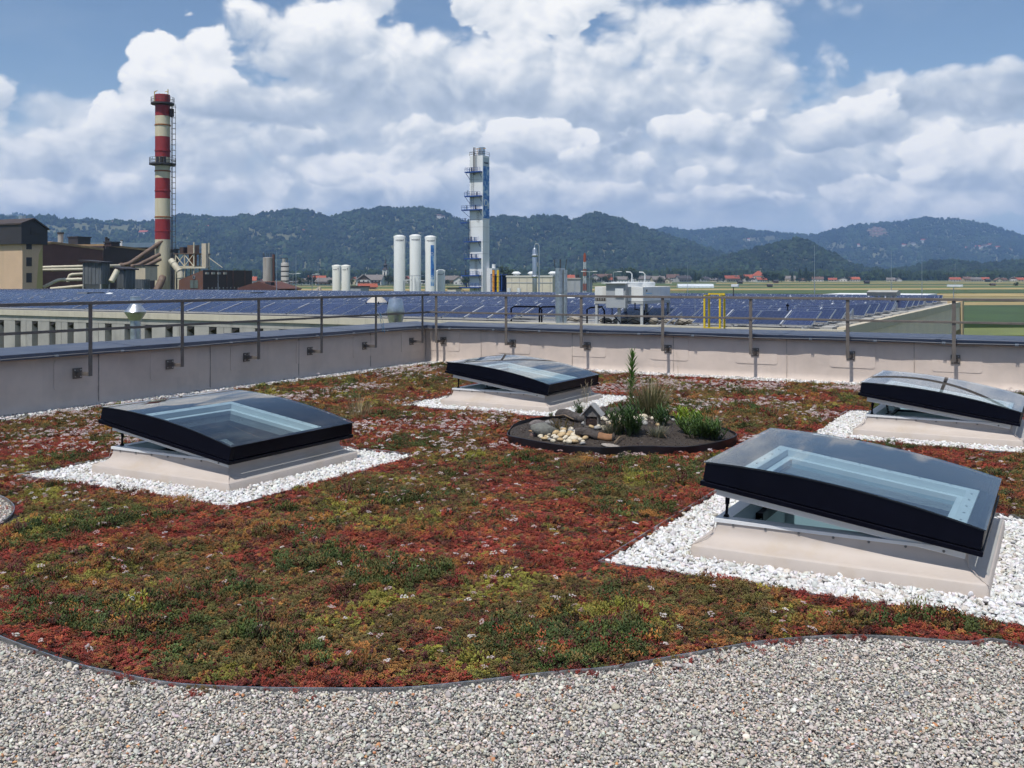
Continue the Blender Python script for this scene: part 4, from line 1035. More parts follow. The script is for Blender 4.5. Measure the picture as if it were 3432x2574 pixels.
# ================================================================== SOLAR HALLS
ordn = ['first', 'second', 'third', 'fourth', 'fifth', 'sixth', 'seventh', 'eighth', 'ninth', 'tenth', 'eleventh', 'twelfth', 'thirteenth', 'fourteenth', 'fifteenth', 'sixteenth', 'seventeenth', 'eighteenth', 'nineteenth', 'twentieth']
HA_V0, HA_V1, HA_U0, HA_U1 = 33.0, 76.0, -80.0, -6.2
ha = thing('solar_hall', 'long low hall with solar roof behind the parapet', 'building', (HA_U1, HA_V0, -9)); ha.location = (0, 0, 0)
m = MB(); m.b2(HA_U0, HA_U1 - .5, HA_V0 + .5, HA_V1, -9, -.06); m.build('body', M_grey, ha)
m = MB(); m.b2(HA_U0, HA_U1 - .1, HA_V0 + .1, HA_V1 - .1, -.058, 0.); m.build('roof', M_roofgrey, ha)
m = MB(); m.b2(HA_U0, HA_U1 + .05, HA_V0 - .06, HA_V0 + .24, -.22, .06); m.build('eave_trim', pm('eave_cream', (.58, .53, .42), .06, 2., .7, streak=((.3, .27, .22), 3., .4)), ha)
m = MB(); m.b2(HA_U0, HA_U1, HA_V1 - .25, HA_V1, -.05, .24); m.build('back_parapet', pm('pale_parapet', (.62, .58, .50), .06, 2., .7), ha)
m = MB(); m.b2(HA_U1 - .22, HA_U1 + .05, HA_V0 + .25, HA_V1, -.22, .13); m.build('side_trim', M_cream, ha)
M_slot = M_dark
m = MB(); m.b2(HA_U0, HA_U1 - .02, HA_V0 + .42, HA_V0 + .49, -9, -.5); m.build('window_band', M_slot, ha)
m = MB(); m.b2(HA_U0, HA_U1 - .02, HA_V0 + .02, HA_V0 + .48, -.50, -.23); m.build('lintel', M_conc, ha)
u = -60.2
i = 0
while u < HA_U1 - 1.2:
    m = MB(); w = 1.437 - .50; x0, x1 = u + .25, u + .25 + w
    m.add([(x0, HA_V0 + .03, -9), (x1, HA_V0 + .03, -9), (x1, HA_V0 + .03, -.501), (x0, HA_V0 + .03, -.501), (x0 - .07, HA_V0 + .41, -9), (x1 + .07, HA_V0 + .41, -9), (x1 + .07, HA_V0 + .41, -.501), (x0 - .07, HA_V0 + .41, -.501)], [(0, 1, 2, 3), (0, 3, 7, 4), (1, 5, 6, 2), (3, 2, 6, 7)])
    m.build('wall_panel', M_conc, ha)
    m = MB(); s = x1 + .07; e = x1 + .43
    m.add([(s, HA_V0 + .05, -.504), (e, HA_V0 + .05, -.504), (e, HA_V0 + .415, -.505), (s, HA_V0 + .415, -.505), (s, HA_V0 + .05, -.72), (e, HA_V0 + .05, -.56), (e, HA_V0 + .415, -.9), (s, HA_V0 + .415, -.9)], [(0, 1, 2, 3), (0, 4, 5, 1), (4, 7, 6, 5), (0, 3, 7, 4), (1, 5, 6, 2)])
    m.build('slot_hood', M_dark, ha)
    if i % 2 == 0:
        m = MB(); m.b2(u + .70, u + .715, HA_V0 + .022, HA_V0 + .029, -9, -.25); m.build('panel_joint', M_dark, ha)
    u += 1.437; i += 1
# right-hand side: cream fascia, recessed grey wall with windows, corner pillar
m = MB(); m.b2(HA_U1 - .32, HA_U1, HA_V0 + .3, HA_V1 - 1.3, -1.75, -.23); m.build('side_fascia', pm('fascia_cream', (.78, .66, .50), .05, .6, .8, streak=((.6, .5, .38), 1., .3)), ha)
m = MB(); m.b2(HA_U1 - .49, HA_U1 - .36, HA_V0 + .5, HA_V1 - 1.3, -9, -1.75); m.build('side_wall', pm('side_grey', (.58, .60, .62), .05, .8, .6), ha)
m = MB(); m.b2(HA_U1 - .8, HA_U1 + .16, HA_V1 - 1.25, HA_V1 + .05, -9, .18); m.build('corner_pillar', pm('pillar_tan', (.52, .40, .24), .06, 1., .8), ha)
for q in range(9):
    v0 = 53 + q * 2.5; m = MB(); m.b2(HA_U1 - .355, HA_U1 - .33, v0, v0 + 1.35, -4.4, -2.35); w = m.build('side_window', M_dark, ha)
    m = MB(); m.b2(HA_U1 - .328, HA_U1 - .31, v0 + .64, v0 + .70, -4.4, -2.35); m.build('mullion', M_grey, w)
hb = thing('solar_hall', 'second solar hall beyond the white roof seam', 'building'); HB_V0, HB_V1, HB_U0, HB_U1, HB_Z = 77.2, 100., -140., -25., -.32
m = MB(); m.b2(HB_U0, HB_U1, HB_V0, HB_V1, -9, HB_Z); m.build('body', M_grey, hb)
m = MB(); m.b2(HB_U1 - .3, HB_U1 + .02, HB_V0, HB_V1 + .02, HB_Z - .5, HB_Z + .2); m.build('side_trim', M_conc, hb)
m = MB(); m.b2(HB_U0, HB_U1 - .31, HB_V0, HB_V1 - .3, HB_Z, HB_Z + .01); m.build('roof', M_roofgrey, hb)

# ---- solar panels: tilted to the sun (and to the viewer)
def solar_mat():
    mt = bpy.data.materials.new('solar_cells'); mt.use_nodes = True; t = NT(mt.node_tree); t.n.clear()
    out = t.new('ShaderNodeOutputMaterial'); b = t.new('ShaderNodeBsdfPrincipled'); t.l.new(b.outputs[0], out.inputs[0])
    tc = t.new('ShaderNodeTexCoord'); sp = t.new('ShaderNodeSeparateXYZ'); t.l.new(tc.outputs['Object'], sp.inputs[0])
    def line(c, pitch, w):
        f = t.m('FRACT', t.m('ADD', t.m('DIVIDE', c, pitch), .5)); return t.m('GREATER_THAN', t.m('ABSOLUTE', t.m('SUBTRACT', f, .5)), .5 - w / pitch / 2)
    g = t.m('MAXIMUM', line(sp.outputs[0], .1585, .005), line(sp.outputs[1], .1585, .006))
    oi = t.new('ShaderNodeObjectInfo'); nz = t.noise(tc.outputs['Object'], 14, 3)
    base = t.mix(t.rng(nz, .3, .7), (.018, .025, .070), (.028, .038, .098))
    c = t.mix(t.m('MULTIPLY', g, .7), base, (.20, .23, .32)); c = t.mix(1., c, t.ramp(oi.outputs['Random'], [(0, (.8,) * 3), (1, (1.2,) * 3)]), 'MULTIPLY')
    t.put(b.inputs['Base Color'], c); b.inputs['Roughness'].default_value = .22; b.inputs['Specular IOR Level'].default_value = .35
    return mt
M_solar = solar_mat()
TILT = R(15); PW, PL = 1.0, 1.66
def panel_mesh():
    m = MB(); m.b2(-PW / 2, PW / 2, -PL / 2, PL / 2, -.04, 0.); m.quad((-PW / 2 + .03, -PL / 2 + .035, .003), (PW / 2 - .03, -PL / 2 + .035, .003), (PW / 2 - .03, PL / 2 - .035, .003), (-PW / 2 + .03, PL / 2 - .035, .003))
    me = m.mesh('solar_panel', M_alu); me.materials.append(M_solar); me.polygons[6].material_index = 1; return me
PM = panel_mesh(); cells = []                       # (row, u, v, z)
def gap_us(u0, u1, seed):
    r = random.Random(seed); u = u1; k = 0
    while u > u0:
        u -= PW; yield u + PW / 2; k += 1; g = .022 if r.random() < .68 else r.choice((.05, .07, .10)); u -= g
        if g > .03: clamps.append((seed, u + g / 2, g))
clamps = []
ac0, ac1 = u_at(1715, 34.4), u_at(2335, 34.4)
rows_a = [(33.55 + 2.5 * i) for i in range(17)]
for ri, v in enumerate(rows_a):
    for u in gap_us(HA_U0, HA_U1 - 1.1 - (.6 if ri % 5 == 3 else 0), ri):
        if ri == 0 and ac0 < u < ac1: continue
        if ri == 1 and ac0 + 2 < u < ac1 - 3.5: continue
        kk = math.hypot(u, v)
        if random.Random(int(u * 31 + v * 7)).random() < .006: continue
        cells.append((ri, u, v + .8, .16 + math.sin(TILT) * PL / 2))
rows_b = [(78.2 + 2.5 * i) for i in range(9)]
for ri, v in enumerate(rows_b):
    for u in gap_us(HB_U0, HB_U1 - 1.5, 40 + ri): cells.append((100 + ri, u, v + .8, HB_Z + .12 + math.sin(TILT) * PL / 2))
def in_view(u, v, z):
    d = -u * SN + v * CS; X = u * CS + v * SN; return d > 1 and abs(X / d * FPX) < 1716 + 10
row_of = {}
NROW = 7
for ri, v in enumerate(rows_a):
    nearrow = ri < NROW
    t = thing('solar_panel_row' if nearrow else 'panel_rack', ('row of dark blue solar panels, %s from the near eave' if nearrow else 'aluminium rack end of the %s panel row from the near eave') % ordn[ri], 'solar panels' if nearrow else 'rack', (HA_U1 - 1.2, v, 0), group='rows of solar panels on the near hall'); ue = -.2
    row_of[ri] = t; z0, z1 = .10, .10 + math.sin(TILT) * PL
    for nm, uu in (('end_frame', ue), ('inner_frame', ue - 2.4), ('inner_frame', ue - 4.8)):
        m = MB(); m.bar((uu, -.05, .04), (uu, 1.75, .04), .05, .05); m.bar((uu, .0, .08), (uu, 1.62, z1 - .06), .05, .04); m.bar((uu, 1.6, .05), (uu, 1.6, z1 - .06), .05, .05); m.bar((uu, .8, .06), (uu, 1.58, z1 - .12), .03, .03); m.build(nm, M_alu, t)
    m = MB(); m.b2(-30, .3, 1.66, 1.70, .05, .10); m.build('rear_rail', M_alu, t)
    if ri < 8:
        for y0, y1, x0 in ((.1, .9, .35), (1.0, 1.5, .3)):
            m = MB(); m.b2(x0, x0 + .4, y0, y1, .0, .11); m.build('ballast_block', M_conc, t)
rest = []
for c in cells:
    if c[0] < NROW and in_view(*c[1:]):
        o = bpy.data.objects.new('solar_panel', PM); COL.objects.link(o); o.parent = row_of[c[0]]; o.location = Vector(c[1:]) - row_of[c[0]].location; o.rotation_euler = (TILT, 0, 0)
    else: rest.append(c)
o = scatter('solar_panel_field', np.array([c[1:] for c in rest]), np.tile((TILT, 0, 0), (len(rest), 1)), np.ones(len(rest)), np.zeros(len(rest), int), np.ones((len(rest), 3)), [PM]); o['label'] = 'receding dark blue solar panels on the hall roofs'
M_railp = pm('rail_pale', (.52, .53, .56), .06, 3., .5)
# bright edge rails showing in the wider gaps between panels
for sd, uc, gw in clamps:
    b_ = sd >= 40; ri = sd - 40 if b_ else sd
    if b_ or ri >= NROW: continue
    v = rows_a[ri]
    if ri == 0 and ac0 < uc < ac1 or ri == 1 and ac0 + 2 < uc < ac1 - 3.5 or not in_view(uc, v, 0): continue
    k0 = random.Random(int(uc * 77)).random(); s0_, s1_ = (0.02, .98) if k0 < .4 else ((.5, .98) if k0 < .75 else (.02, .5))
    m = MB(); L2 = [Vector((uc, v + PL * s_ * math.cos(TILT), .175 + PL * s_ * math.sin(TILT))) - row_of[ri].location for s_ in (s0_, s1_)]; m.bar(L2[0], L2[1], max(.035, gw * .5), .03); m.build('edge_rail', M_railp, row_of[ri])
far = [c_ for c_ in clamps if c_[0] >= 40 or c_[0] >= NROW]; rm = MB(); rm.b2(-.03, .03, -PL / 2, PL / 2, -.01, .02); RMm = rm.mesh('edge_rail', M_railp); pts = []
for sd, uc, gw in far:
    b_ = sd >= 40; v = rows_b[sd - 40] if b_ else rows_a[sd]; pts.append((uc, v + .8, (HB_Z + .12 if b_ else .16) + math.sin(TILT) * PL / 2))
scatter('edge_rails', np.array(pts), np.tile((TILT, 0, 0), (len(pts), 1)), np.c_[np.ones(len(pts)), rng.choice([.35, .5, 1.], len(pts)), np.ones(len(pts))], np.zeros(len(pts), int), np.ones((len(pts), 3)), [RMm])['label'] = 'small bright rails between the distant solar panels'
# black cable ducts and cable by the eave where no panels stand
for q, (a, b) in enumerate(((1705, 1800), (1800, 1850), (1960, 2010))):
    ua, ub = u_at(a, 34.0), u_at(b, 34.0); m = MB(); m.tube([(ua, 34.2, .02), (ua, 34.2, .55), (ua + .15, 34.2, .62), (ub, 34.2, .62 + .02 * q), (ub + .1, 34.2, .5), (ub + .1, 34.2, .02)], .035, 8)
    tag(m.build('cable_duct', M_black, smooth=True), 'black bent pipe on the hall roof, %s one left of the cooling unit' % ordn[2 - q], 'pipe', 'black pipes near the eave')
for q, px in enumerate((1925, 2030, 2075, 2130, 2190, 2240, 2285, 2318)):
    p = Vector((u_at(px, 34.9), 34.9, .0)); t = thing('ballast_sack', 'dirty sack weighing down the roof below the cooling unit, %s from left' % ordn[q], 'sack', p, group='sacks below the cooling unit')
    me = stone_mesh('sack', 300 + q, pm('sack_cloth', (.30, .27, .22), .2, 5., .9, bump=.4), 2, .5, .2); oo = bpy.data.objects.new('sack', me); COL.objects.link(oo); oo.parent = t; oo.location = (0, 0, .13); oo.scale = (.55, .42, .5)
    m = MB(); m.tube([(-.3, -.25, .02), (.0, -.3, .2), (.35, -.2, .04)], .014, 5); m.build('strap', M_black, t)
# ---- cooling unit on legs
def ac_unit():
    d0 = 36.4; cpt = P(2155, 1090, d0); u0, v0 = cpt.x, cpt.y; w = 1.95; l = 2.9
    t = thing('cooling_unit', 'white cooling unit on tall legs standing on the solar hall roof', 'cooling unit', (u0, v0, 0))
    zb, zt = .88, 1.42
    m = MB(); m.b2(-w, 0, 0, l, zb, zt); m.build('housing', M_whitedirty, t, bevel=.015)
    m = MB(); m.b2(-w - .015, .01, -.015, l, zb - .10, zb - .005); m.build('base_frame', pm('ac_grey', (.42, .43, .42), .08, 2., .6), t)
    m = MB()
    for q in range(12): m.b2(-w + .03 + q * .07, -w + .08 + q * .07, -.02, -.006, zb + .0, zb + .12)
    m.build('intake_grille', M_dark, t)
    for x in (-w + .06, -w / 2, -.06):
        for y in (.06, l - .06):
            m = MB(); m.b2(x - .05, x + .05, y - .05, y + .05, 0, zb - .10); m.b2(x - .11, x + .11, y - .11, y + .11, 0, .02); m.build('leg', pm('ac_grey'), t) if False else m.build('leg', MATS['ac_grey'], t)
    for q, y in enumerate((.78, 2.1)):
        m = MB(); m.lathe([(.60, zt), (.62, zt + .16), (.55, zt + .18), (.50, zt + .16), (.48, zt + .02)], (-w / 2, y, 0), 24, cap=False); f = m.build('fan_cowl', M_white, t, smooth=True)
        m = MB(); [m.bar((-w / 2 - .5 * math.cos(a), y - .5 * math.sin(a), zt + .17), (-w / 2 + .5 * math.cos(a), y + .5 * math.sin(a), zt + .17), .015) for a in np.linspace(0, 3, 7)]; m.build('fan_guard', M_dark, f)
        m = MB(); m.tube([(-w / 2 + .3, y - .2, zt + .15), (-w / 2 + .3, y - .2, zt + .48), (-w / 2 + .25, y - .25, zt + .55), (-w / 2 + .1, y - .3, zt + .56)], .022, 6); m.build('vent_hook', M_white, t, smooth=True)
    m = MB(); m.b2(-w * .70, -w * .30, -.28, -.03, zb - .25, zt + .12); cab = m.build('control_cabinet', M_grey, t, bevel=.01)
    m = MB(); m.b2(-w * .76, -w * .24, -.42, .02, zt + .125, zt + .155); m.build('cabinet_roof', M_white, cab)
    m = MB(); m.b2(-w * .50, -w * .33, -.33, -.285, zb + .16, zt - .06); m.build('meter_box', M_white, cab)
    m = MB(); m.tube([(-w * .6, -.16, zb - .25), (-w * .6, -.16, .4), (-w * .45, -.1, .1), (-w * .45, -.1, 0)], .02, 6); m.build('cable', M_black, t, smooth=True)
    m = MB(); m.tube([(-.3, -.04, zb - .05), (-.3, -.04, zb - .3), (.02, .1, zb - .34), (.02, .1, 0.)], .025, 6); m.build('pipe', M_black, t, smooth=True)
    # faint blue lettering on the long side
    tx('AE', t, .12, Vector((.012, .35, zt - .18)), 90, M_dark, 'lettering'); m = MB(); m.b2(.001, .006, .3, .9, zt - .26, zt - .235); m.build('blue_stripe', pm('stripe_blue', (.2, .5, .75), .1, 4., .5), t)
def tx(body, parent, size, loc, rz, mat, name='lettering', bend=None, extr=.004):
    cu = bpy.data.curves.new('txt', 'FONT'); cu.body = body; cu.size = size; cu.extrude = extr; cu.align_x = 'CENTER'; cu.resolution_u = 3
    tmp = bpy.data.objects.new('txt', cu); COL.objects.link(tmp); bpy.context.view_layer.update()
    me = bpy.data.meshes.new_from_object(tmp.evaluated_get(bpy.context.evaluated_depsgraph_get())); bpy.data.objects.remove(tmp)
    V = np.array([v.co[:] for v in me.vertices]); x, z, h = V[:, 0], V[:, 1], V[:, 2]
    if bend:
        a = x / bend[0] + bend[1]; rr = bend[0] + .012 + h; Q = np.c_[rr * np.sin(a), -rr * np.cos(a), z]
    else:
        c, s = math.cos(R(rz)), math.sin(R(rz)); X, Y = x, -h; Q = np.c_[X * c - Y * s, X * s + Y * c, z]
    for v, q in zip(me.vertices, Q): v.co = q + np.array(loc[:])
    me.materials.clear(); me.materials.append(mat); o = bpy.data.objects.new(name, me); COL.objects.link(o); o.parent = parent; return o
ac_unit()
# ---- stainless flue
p = P(1878, 1092, 37.0); t = thing('steel_flue', 'round stainless steel flue standing on the hall roof', 'flue', (p.x, p.y, 0))
m = MB(); m.lathe([(.19, -.02), (.19, 1.05), (.20, 1.06), (.20, 1.12), (.19, 1.13), (.19, 2.12), (.16, 2.12)], n=24); m.build('pipe', M_galv, t, smooth=True)
m = MB(); m.cyl((.26, -.1, 0), (.26, -.1, 2.05), .07, n=12); m.build('side_pipe', M_galv, t, smooth=True)
for q in range(4): m = MB(); a = q * 1.57 + .4; m.tube([(.18 * math.cos(a), .18 * math.sin(a), 2.0), (.24 * math.cos(a), .24 * math.sin(a), 2.45)], .012, 5); m.build('rod', M_dark, t)
# ---- yellow ladder frame
p = P(2387, 1103, 33.4); t = thing('ladder_frame', 'yellow steel ladder handrail at the hall eave', 'ladder frame', (p.x, p.y, 0)); M_yel = pm('yellow_paint', (.72, .50, .02), .06, 4., .45)
for s in (-1, 1):
    for y in (0, .5):
        m = MB(); m.b2(s * .27 - .03, s * .27 + .03, y - .03, y + .03, -.1 if y == 0 else 0, 1.12); m.build('upright', M_yel, t)
    m = MB(); m.b2(s * .27 - .025, s * .27 + .025, -.03, .53, 1.121, 1.17); m.build('handrail', M_yel, t)
for z in (.02,): m = MB(); m.b2(-.24, .24, -.02, .02, z, z + .05); m.build('rung', M_yel, t)
m = MB(); m.b2(-.29, .29, .47, .53, 1.171, 1.22); m.build('cross_bar', M_yel, t)
m = MB(); m.b2(-.62, -.61, .02, .03, -.1, 1.1); m.build('guide_cable', M_galv, t)
# ---- tripod
p = P(2640, 1094, 35.2); t = thing('tripod', 'black tripod with small head standing on the hall roof edge', 'tripod', (p.x, p.y, 0))
for q in range(3): a = q * 2.094 + .5; m = MB(); m.tube([(.30 * math.cos(a), .30 * math.sin(a), 0), (.10 * math.cos(a), .10 * math.sin(a), .42), (.03 * math.cos(a), .03 * math.sin(a), .60)], [.014, .02, .024], 6); m.build('leg', M_black, t, smooth=True)
m = MB(); m.cyl((0, 0, .35), (0, 0, .72), .018, n=8); m.build('column', M_black, t); m = MB(); m.box((0, 0, .76), (.10, .08, .07)); m.box((0.0, 0, .81), (.03, .03, .05)); m.build('head', M_black, t, bevel=.01)
# ---- cowls
def cowl(px, d, prof, lab):
    p = P(px, 936, d); t = thing('vent_cowl', lab, 'vent', (p.x, p.y, -4)); sc = d / FPX
    zz = lambda y: EYE + (HY - y) * sc + 4
    m = MB(); m.lathe([(r * sc, zz(y)) for r, y in prof if y >= 0], n=28); m.build('cowl', M_galv, t, smooth=True); m = MB(); m.cyl((0, 0, 0), (0, 0, zz(prof[0][1]) - .01), prof[0][0] * sc * .96, n=20); m.build('pipe', M_galv, t, smooth=True)
    return t
cowl(454, 26., [(17, 1150), (17, 1074), (19, 1072), (35, 1047), (35.5, 1045), (18, 1022), (16.5, 1020), (16.5, 994), (15, 993)], 'galvanised flue with double cone cowl behind left parapet')
cowl(1326, 30., [(20, 1100), (22, 1085), (30, 1047), (30.5, 1045), (24, 1012), (21, 1001), (17, 1000)], 'shiny tapered metal cowl behind the parapet corner')
# weathered fan hood on a dark frame
p = P(1263, 1045, 46.); t = thing('fan_hood', 'weathered pale roof fan hood on black frame among solar panels', 'vent', (p.x, p.y, 0)); s = 46 / FPX
m = MB(); m.lathe([(35 * s, .62), (30 * s, .72), (18 * s, .86), (6 * s, .95), (1 * s, .96)], n=14); m.build('hood', pm('hood_felt', (.50, .46, .40), .15, 6., .9, bump=.5), t, smooth=True)
m = MB(); m.b2(-.22, .22, -.22, .22, 0, .5); [m.bar((a, b, 0), (a * 1.3, b * 1.3, .66), .04) for a in (-.28, .28) for b in (-.28, .28)]; m.build('frame', M_black, t)
# roof vent house with a metal hood near the right corner
p = P(2982, 1040, 54.); t = thing('roof_vent_house', 'pale vent box with sheet metal hood at the hall roof right edge', 'vent', (p.x, p.y, 0))
m = MB(); m.b2(-1.0, .5, -.5, .9, 0, .25); m.build('plinth', M_white, t)
for q in range(4): m = MB(); m.cyl((-.75 + q * .33, .1, .25), (-.75 + q * .33, .1, .78), .12, n=12); m.build('pipe', M_galv, t, smooth=True)
m = MB(); m.prism([(-.55, .80), (.75, .80), (.85, 1.0), (.1, 1.1), (-.65, 1.0)], 'x', -1.1, .45); m.build('hood', pm('hood_metal', (.42, .41, .37), .1, 3., .6), t)
# small roof bits: domes and flat caps
for q, (px, py, d, lab) in enumerate(((368, 994, 78, 'white roof dome near the back of the left hall roof'), (1912, 1000, 60, 'flat pale vent cap right of the steel flue'), (2519, 1013, 58, 'round white vent cap among panels right of yellow frame'))):
    p = P(px, py, d); t = thing('roof_dome', lab, 'vent', (p.x, p.y, 0)); m = MB(); m.lathe([(.35, .45), (.34, .52), (.22, .62), (.02, .66)], n=14); m.build('cap', M_white, t, smooth=True); m = MB(); m.cyl((0, 0, 0), (0, 0, .46), .2, n=10); m.build('neck', M_galv, t)
for q, (px, d) in enumerate(((305, 80), (845, 80))):
    p = P(px, 985, d); t = thing('roof_skylight_hood', 'dark gabled roof light on the %s part of far solar roof' % ('left' if q == 0 else 'middle'), 'roof light', (p.x, p.y, -.1)); m = MB(); m.prism([(-1.4, 0), (1.4, 0), (.8, .75), (-.8, .75)], 'x', -.6, .6); m.build('casing', pm('hood_dark', (.10, .11, .12), .1, 4., .6), t)
    m = MB(); m.prism([(-1.0, .15), (1.0, .15), (.65, .6), (-.65, .6)], 'x', .601, .61); m.build('pane', M_galv, t)
# camera / lamp heads near the yellow frame and far right
for q, (px, py, d, h, lab) in enumerate(((2458, 1012, 62, 1.25, 'small white camera on a pole beside the yellow frame'), (3196, 1012, 75, 1.3, 'flat white lamp on a pole at the far right roof'))):
    p = P(px, py, d); t = thing('roof_camera_pole' if q == 0 else 'roof_lamp', lab, 'camera' if q == 0 else 'lamp', (p.x, p.y, 0 if q == 0 else -3)); m = MB(); m.cyl((0, 0, 0), (0, 0, h if q == 0 else h + 3 - .2), .03, n=6); m.build('pole', M_dark if q == 0 else M_galv, t); z = h if q == 0 else h + 2.85
    m = MB(); m.box((.1, 0, z + .05), (.45 if q == 0 else 1.1, .18 if q == 0 else .5, .16)); m.build('head', M_white, t, bevel=.02)
# lightning rods on the halls
rods = [(731, 885, 82, 'left'), (927, 838, 70, 'x'), (992, 847, 55, 'x'), (1066, 885, 60, 'x'), (1673, 865, 70, 'x'), (1927, 877, 72, 'x'), (2305, 885, 70, 'x'), (2730, 822, 50, 'x'), (2987, 838, 58, 'x'), (3090, 858, 66, 'x'), (3201, 880, 74, 'x')]
for q, (px, ytop, d, _) in enumerate(rods):
    p = P(px, 936, d); zb = 0 if p.y < 76 and p.x < HA_U1 else (-.32 if p.x < HB_U1 else -9); t = thing('lightning_rod', 'thin vertical lightning rod above the solar roofs, %s from left' % ordn[q], 'lightning rod', (p.x, p.y, zb), group='lightning rods')
    h = EYE + (HY - ytop) / FPX * d - zb; m = MB(); m.cyl((0, 0, 0), (0, 0, h * .45), .022, .020, 6); m.cyl((0, 0, h * .45), (0, 0, h), .014, .005, 6); m.build('rod', M_galv, t, smooth=True); m = MB(); m.cyl((0, 0, 0), (0, 0, .1), .18, n=8); m.build('foot', M_conc, t)
# white-roofed hall further right
p0 = P(2702, 990, 118.); p0.z = 0; t = thing('white_roof_hall', 'low hall with bright white roof beyond the solar hall', 'building', (p0.x, p0.y, 0)); m = MB(); m.b2(0, 12, 0, 22, -9, -.85); m.build('body', M_grey, t); m = MB(); m.b2(-.2, 12.2, -.2, 22.2, -.849, -.22); m.build('roof', pm('white_roof', (.80, .80, .78), .03, 1., .6), t)

# ================================================================== FACTORY AND GAS PLANT
ZG = -9.0
def corner(xc, d): X = (xc - 1716) / FPX * d; return X, c2w(X, d)
def wl(xc, xl, d): X = (xc - 1716) / FPX * d; kk = (xl - 1716) / FPX; return (X - kk * d) / (CS + kk * SN)      # width along -x of the sunny face
def lr(xc, xr, d): X = (xc - 1716) / FPX * d; kk = (xr - 1716) / FPX; return (kk * d - X) / (SN - kk * CS)      # length along +y of the shaded face
def zt(py, d): return EYE + (HY - py) / FPX * d
# --- beige tower block with dark gabled top storey
d = 165.; w, l = wl(75, -150, d), lr(75, 143, d); (_, (u0, v0)) = corner(75, d); zb, zr = zt(806, d), zt(741, d)
t = thing('tower_building', 'beige plastered tower with dark gabled top at left edge', 'building', (u0, v0, ZG)); M_bt = pm('tower_plaster', (.62, .44, .29), .05, .4, .85, streak=((.42, .33, .22), .5, .3)); M_bd = pm('dark_cladding', (.040, .036, .038), .15, .6, .6)
m = MB(); m.b2(-w, 0, 0, l, 0, zb - ZG); m.build('walls', M_bt, t)
m = MB(); e = .55; zz = zb - ZG; m.prism([(-e, zz - .6), (l + e, zz - .6), (l + e, zz + 1.9), (l * .45, zr - ZG + .3), (-e, zr - ZG - .55)], 'x', -w, e); m.build('top_storey', M_bd, t)
m = MB(); m.prism([(-e - .2, zr - ZG - .6), (-e - .2, zr - ZG - .35), (l * .45, zr - ZG + .6), (l + e + .2, zz + 2.15), (l + e + .2, zz + 1.95), (l * .45, zr - ZG + .33)], 'x', -w, e + .25); m.build('roof', pm('dark_roof', (.06, .045, .042), .2, .8, .7), t)
for k_, (y0, y1) in enumerate(((809, 835), (862, 892), (915, 947))):
    m = MB(); yy = lr(75, 97, d); m.b2(.001, .06, yy - .5, yy + .5, zt(y1, d) - ZG, zt(y0, d) - ZG); m.build('window', M_dark, t)
m = MB(); m.b2(.551, .60, lr(75, 107, d) - .6, lr(75, 107, d) + .5, zt(785, d) - ZG, zt(760, d) - ZG); m.build('window', M_dark, t)
m = MB(); m.cyl((-3, 2, zr - ZG), (-3, 2, zr - ZG + 1.1), .55, n=10); m.build('roof_vent', M_galv, t)
y0_, y1_ = lr(75, 122, d), lr(75, 141, d); m = MB(); m.add([(.012, y0_, zt(968, d) - ZG), (.012, l - .02, zt(968, d) - ZG), (.012, l - .02, zt(822, d) - ZG), (.012, y1_ - .6, zt(850, d) - ZG)], [(0, 1, 2, 3)]); m.build('yellow_band', pm('tower_yellow', (.46, .38, .16), .05, .5, .85), t)
# --- brown halls
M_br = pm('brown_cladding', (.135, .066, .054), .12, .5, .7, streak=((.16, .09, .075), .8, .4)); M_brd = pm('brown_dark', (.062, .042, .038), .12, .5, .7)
M_edge = pm('rust_trim', (.36, .24, .13), .2, .7, .8)
def hall_u(name, lab, x0, x1, d, tops, depth, mat, trim=True):
    """broad face looks along +x; near corner at photo column x0; tops: (column, row) along the roof line"""
    (_, (u0, v0)) = corner(x0, d); t = thing(name, lab, 'building', (u0, v0, ZG)); poly = [(0, 0), (lr(x0, x1, d), 0)]; line = []
    for px, py in tops:
        l_ = lr(x0, px, d); dd = d + l_ * CS; line.append((l_, EYE + (HY - py) / FPX * dd - ZG))
    poly += list(reversed(line)); m = MB(); m.prism(poly, 'x', -depth, 0); m.build('walls', mat, t)
    if trim:
        m = MB(); m.prism(line + [(a, b + .45) for a, b in reversed(line)], 'x', -depth - .2, .25); m.build('roof_edge', M_edge, t)
    return t, line
t, ln = hall_u('factory_hall', 'reddish brown gabled factory hall left of the chimney', 140, 345, 195., [(140, 822), (176, 817), (345, 839)], 60, M_br)
t, ln = hall_u('factory_hall', 'blackish brown sloped-roof hall directly behind the slanted duct', 346, 500, 215., [(346, 824), (500, 842)], 50, M_brd)
d = 250.; (_, (u0, v0)) = corner(150, d); t = thing('long_roof', 'long hall with bright metal roof edge behind the brown halls', 'building', (u0, v0, ZG)); l_ = lr(150, 545, d); zz = [EYE + (HY - y) / FPX * (d + q * CS) - ZG for y, q in ((818, 0), (820, l_))]
m = MB(); m.prism([(0, 0), (l_, 0), (l_, zz[1] - .8), (0, zz[0] - .8)], 'x', -20, 0); m.build('walls', M_brd, t); m = MB(); m.prism([(0, zz[0] - .79), (l_, zz[1] - .79), (l_, zz[1] + .5), (0, zz[0] + .5)], 'x', -20, .3); m.build('roof_band', pm('metal_band', (.55, .60, .66), .06, .3, .35, metal=.6), t)
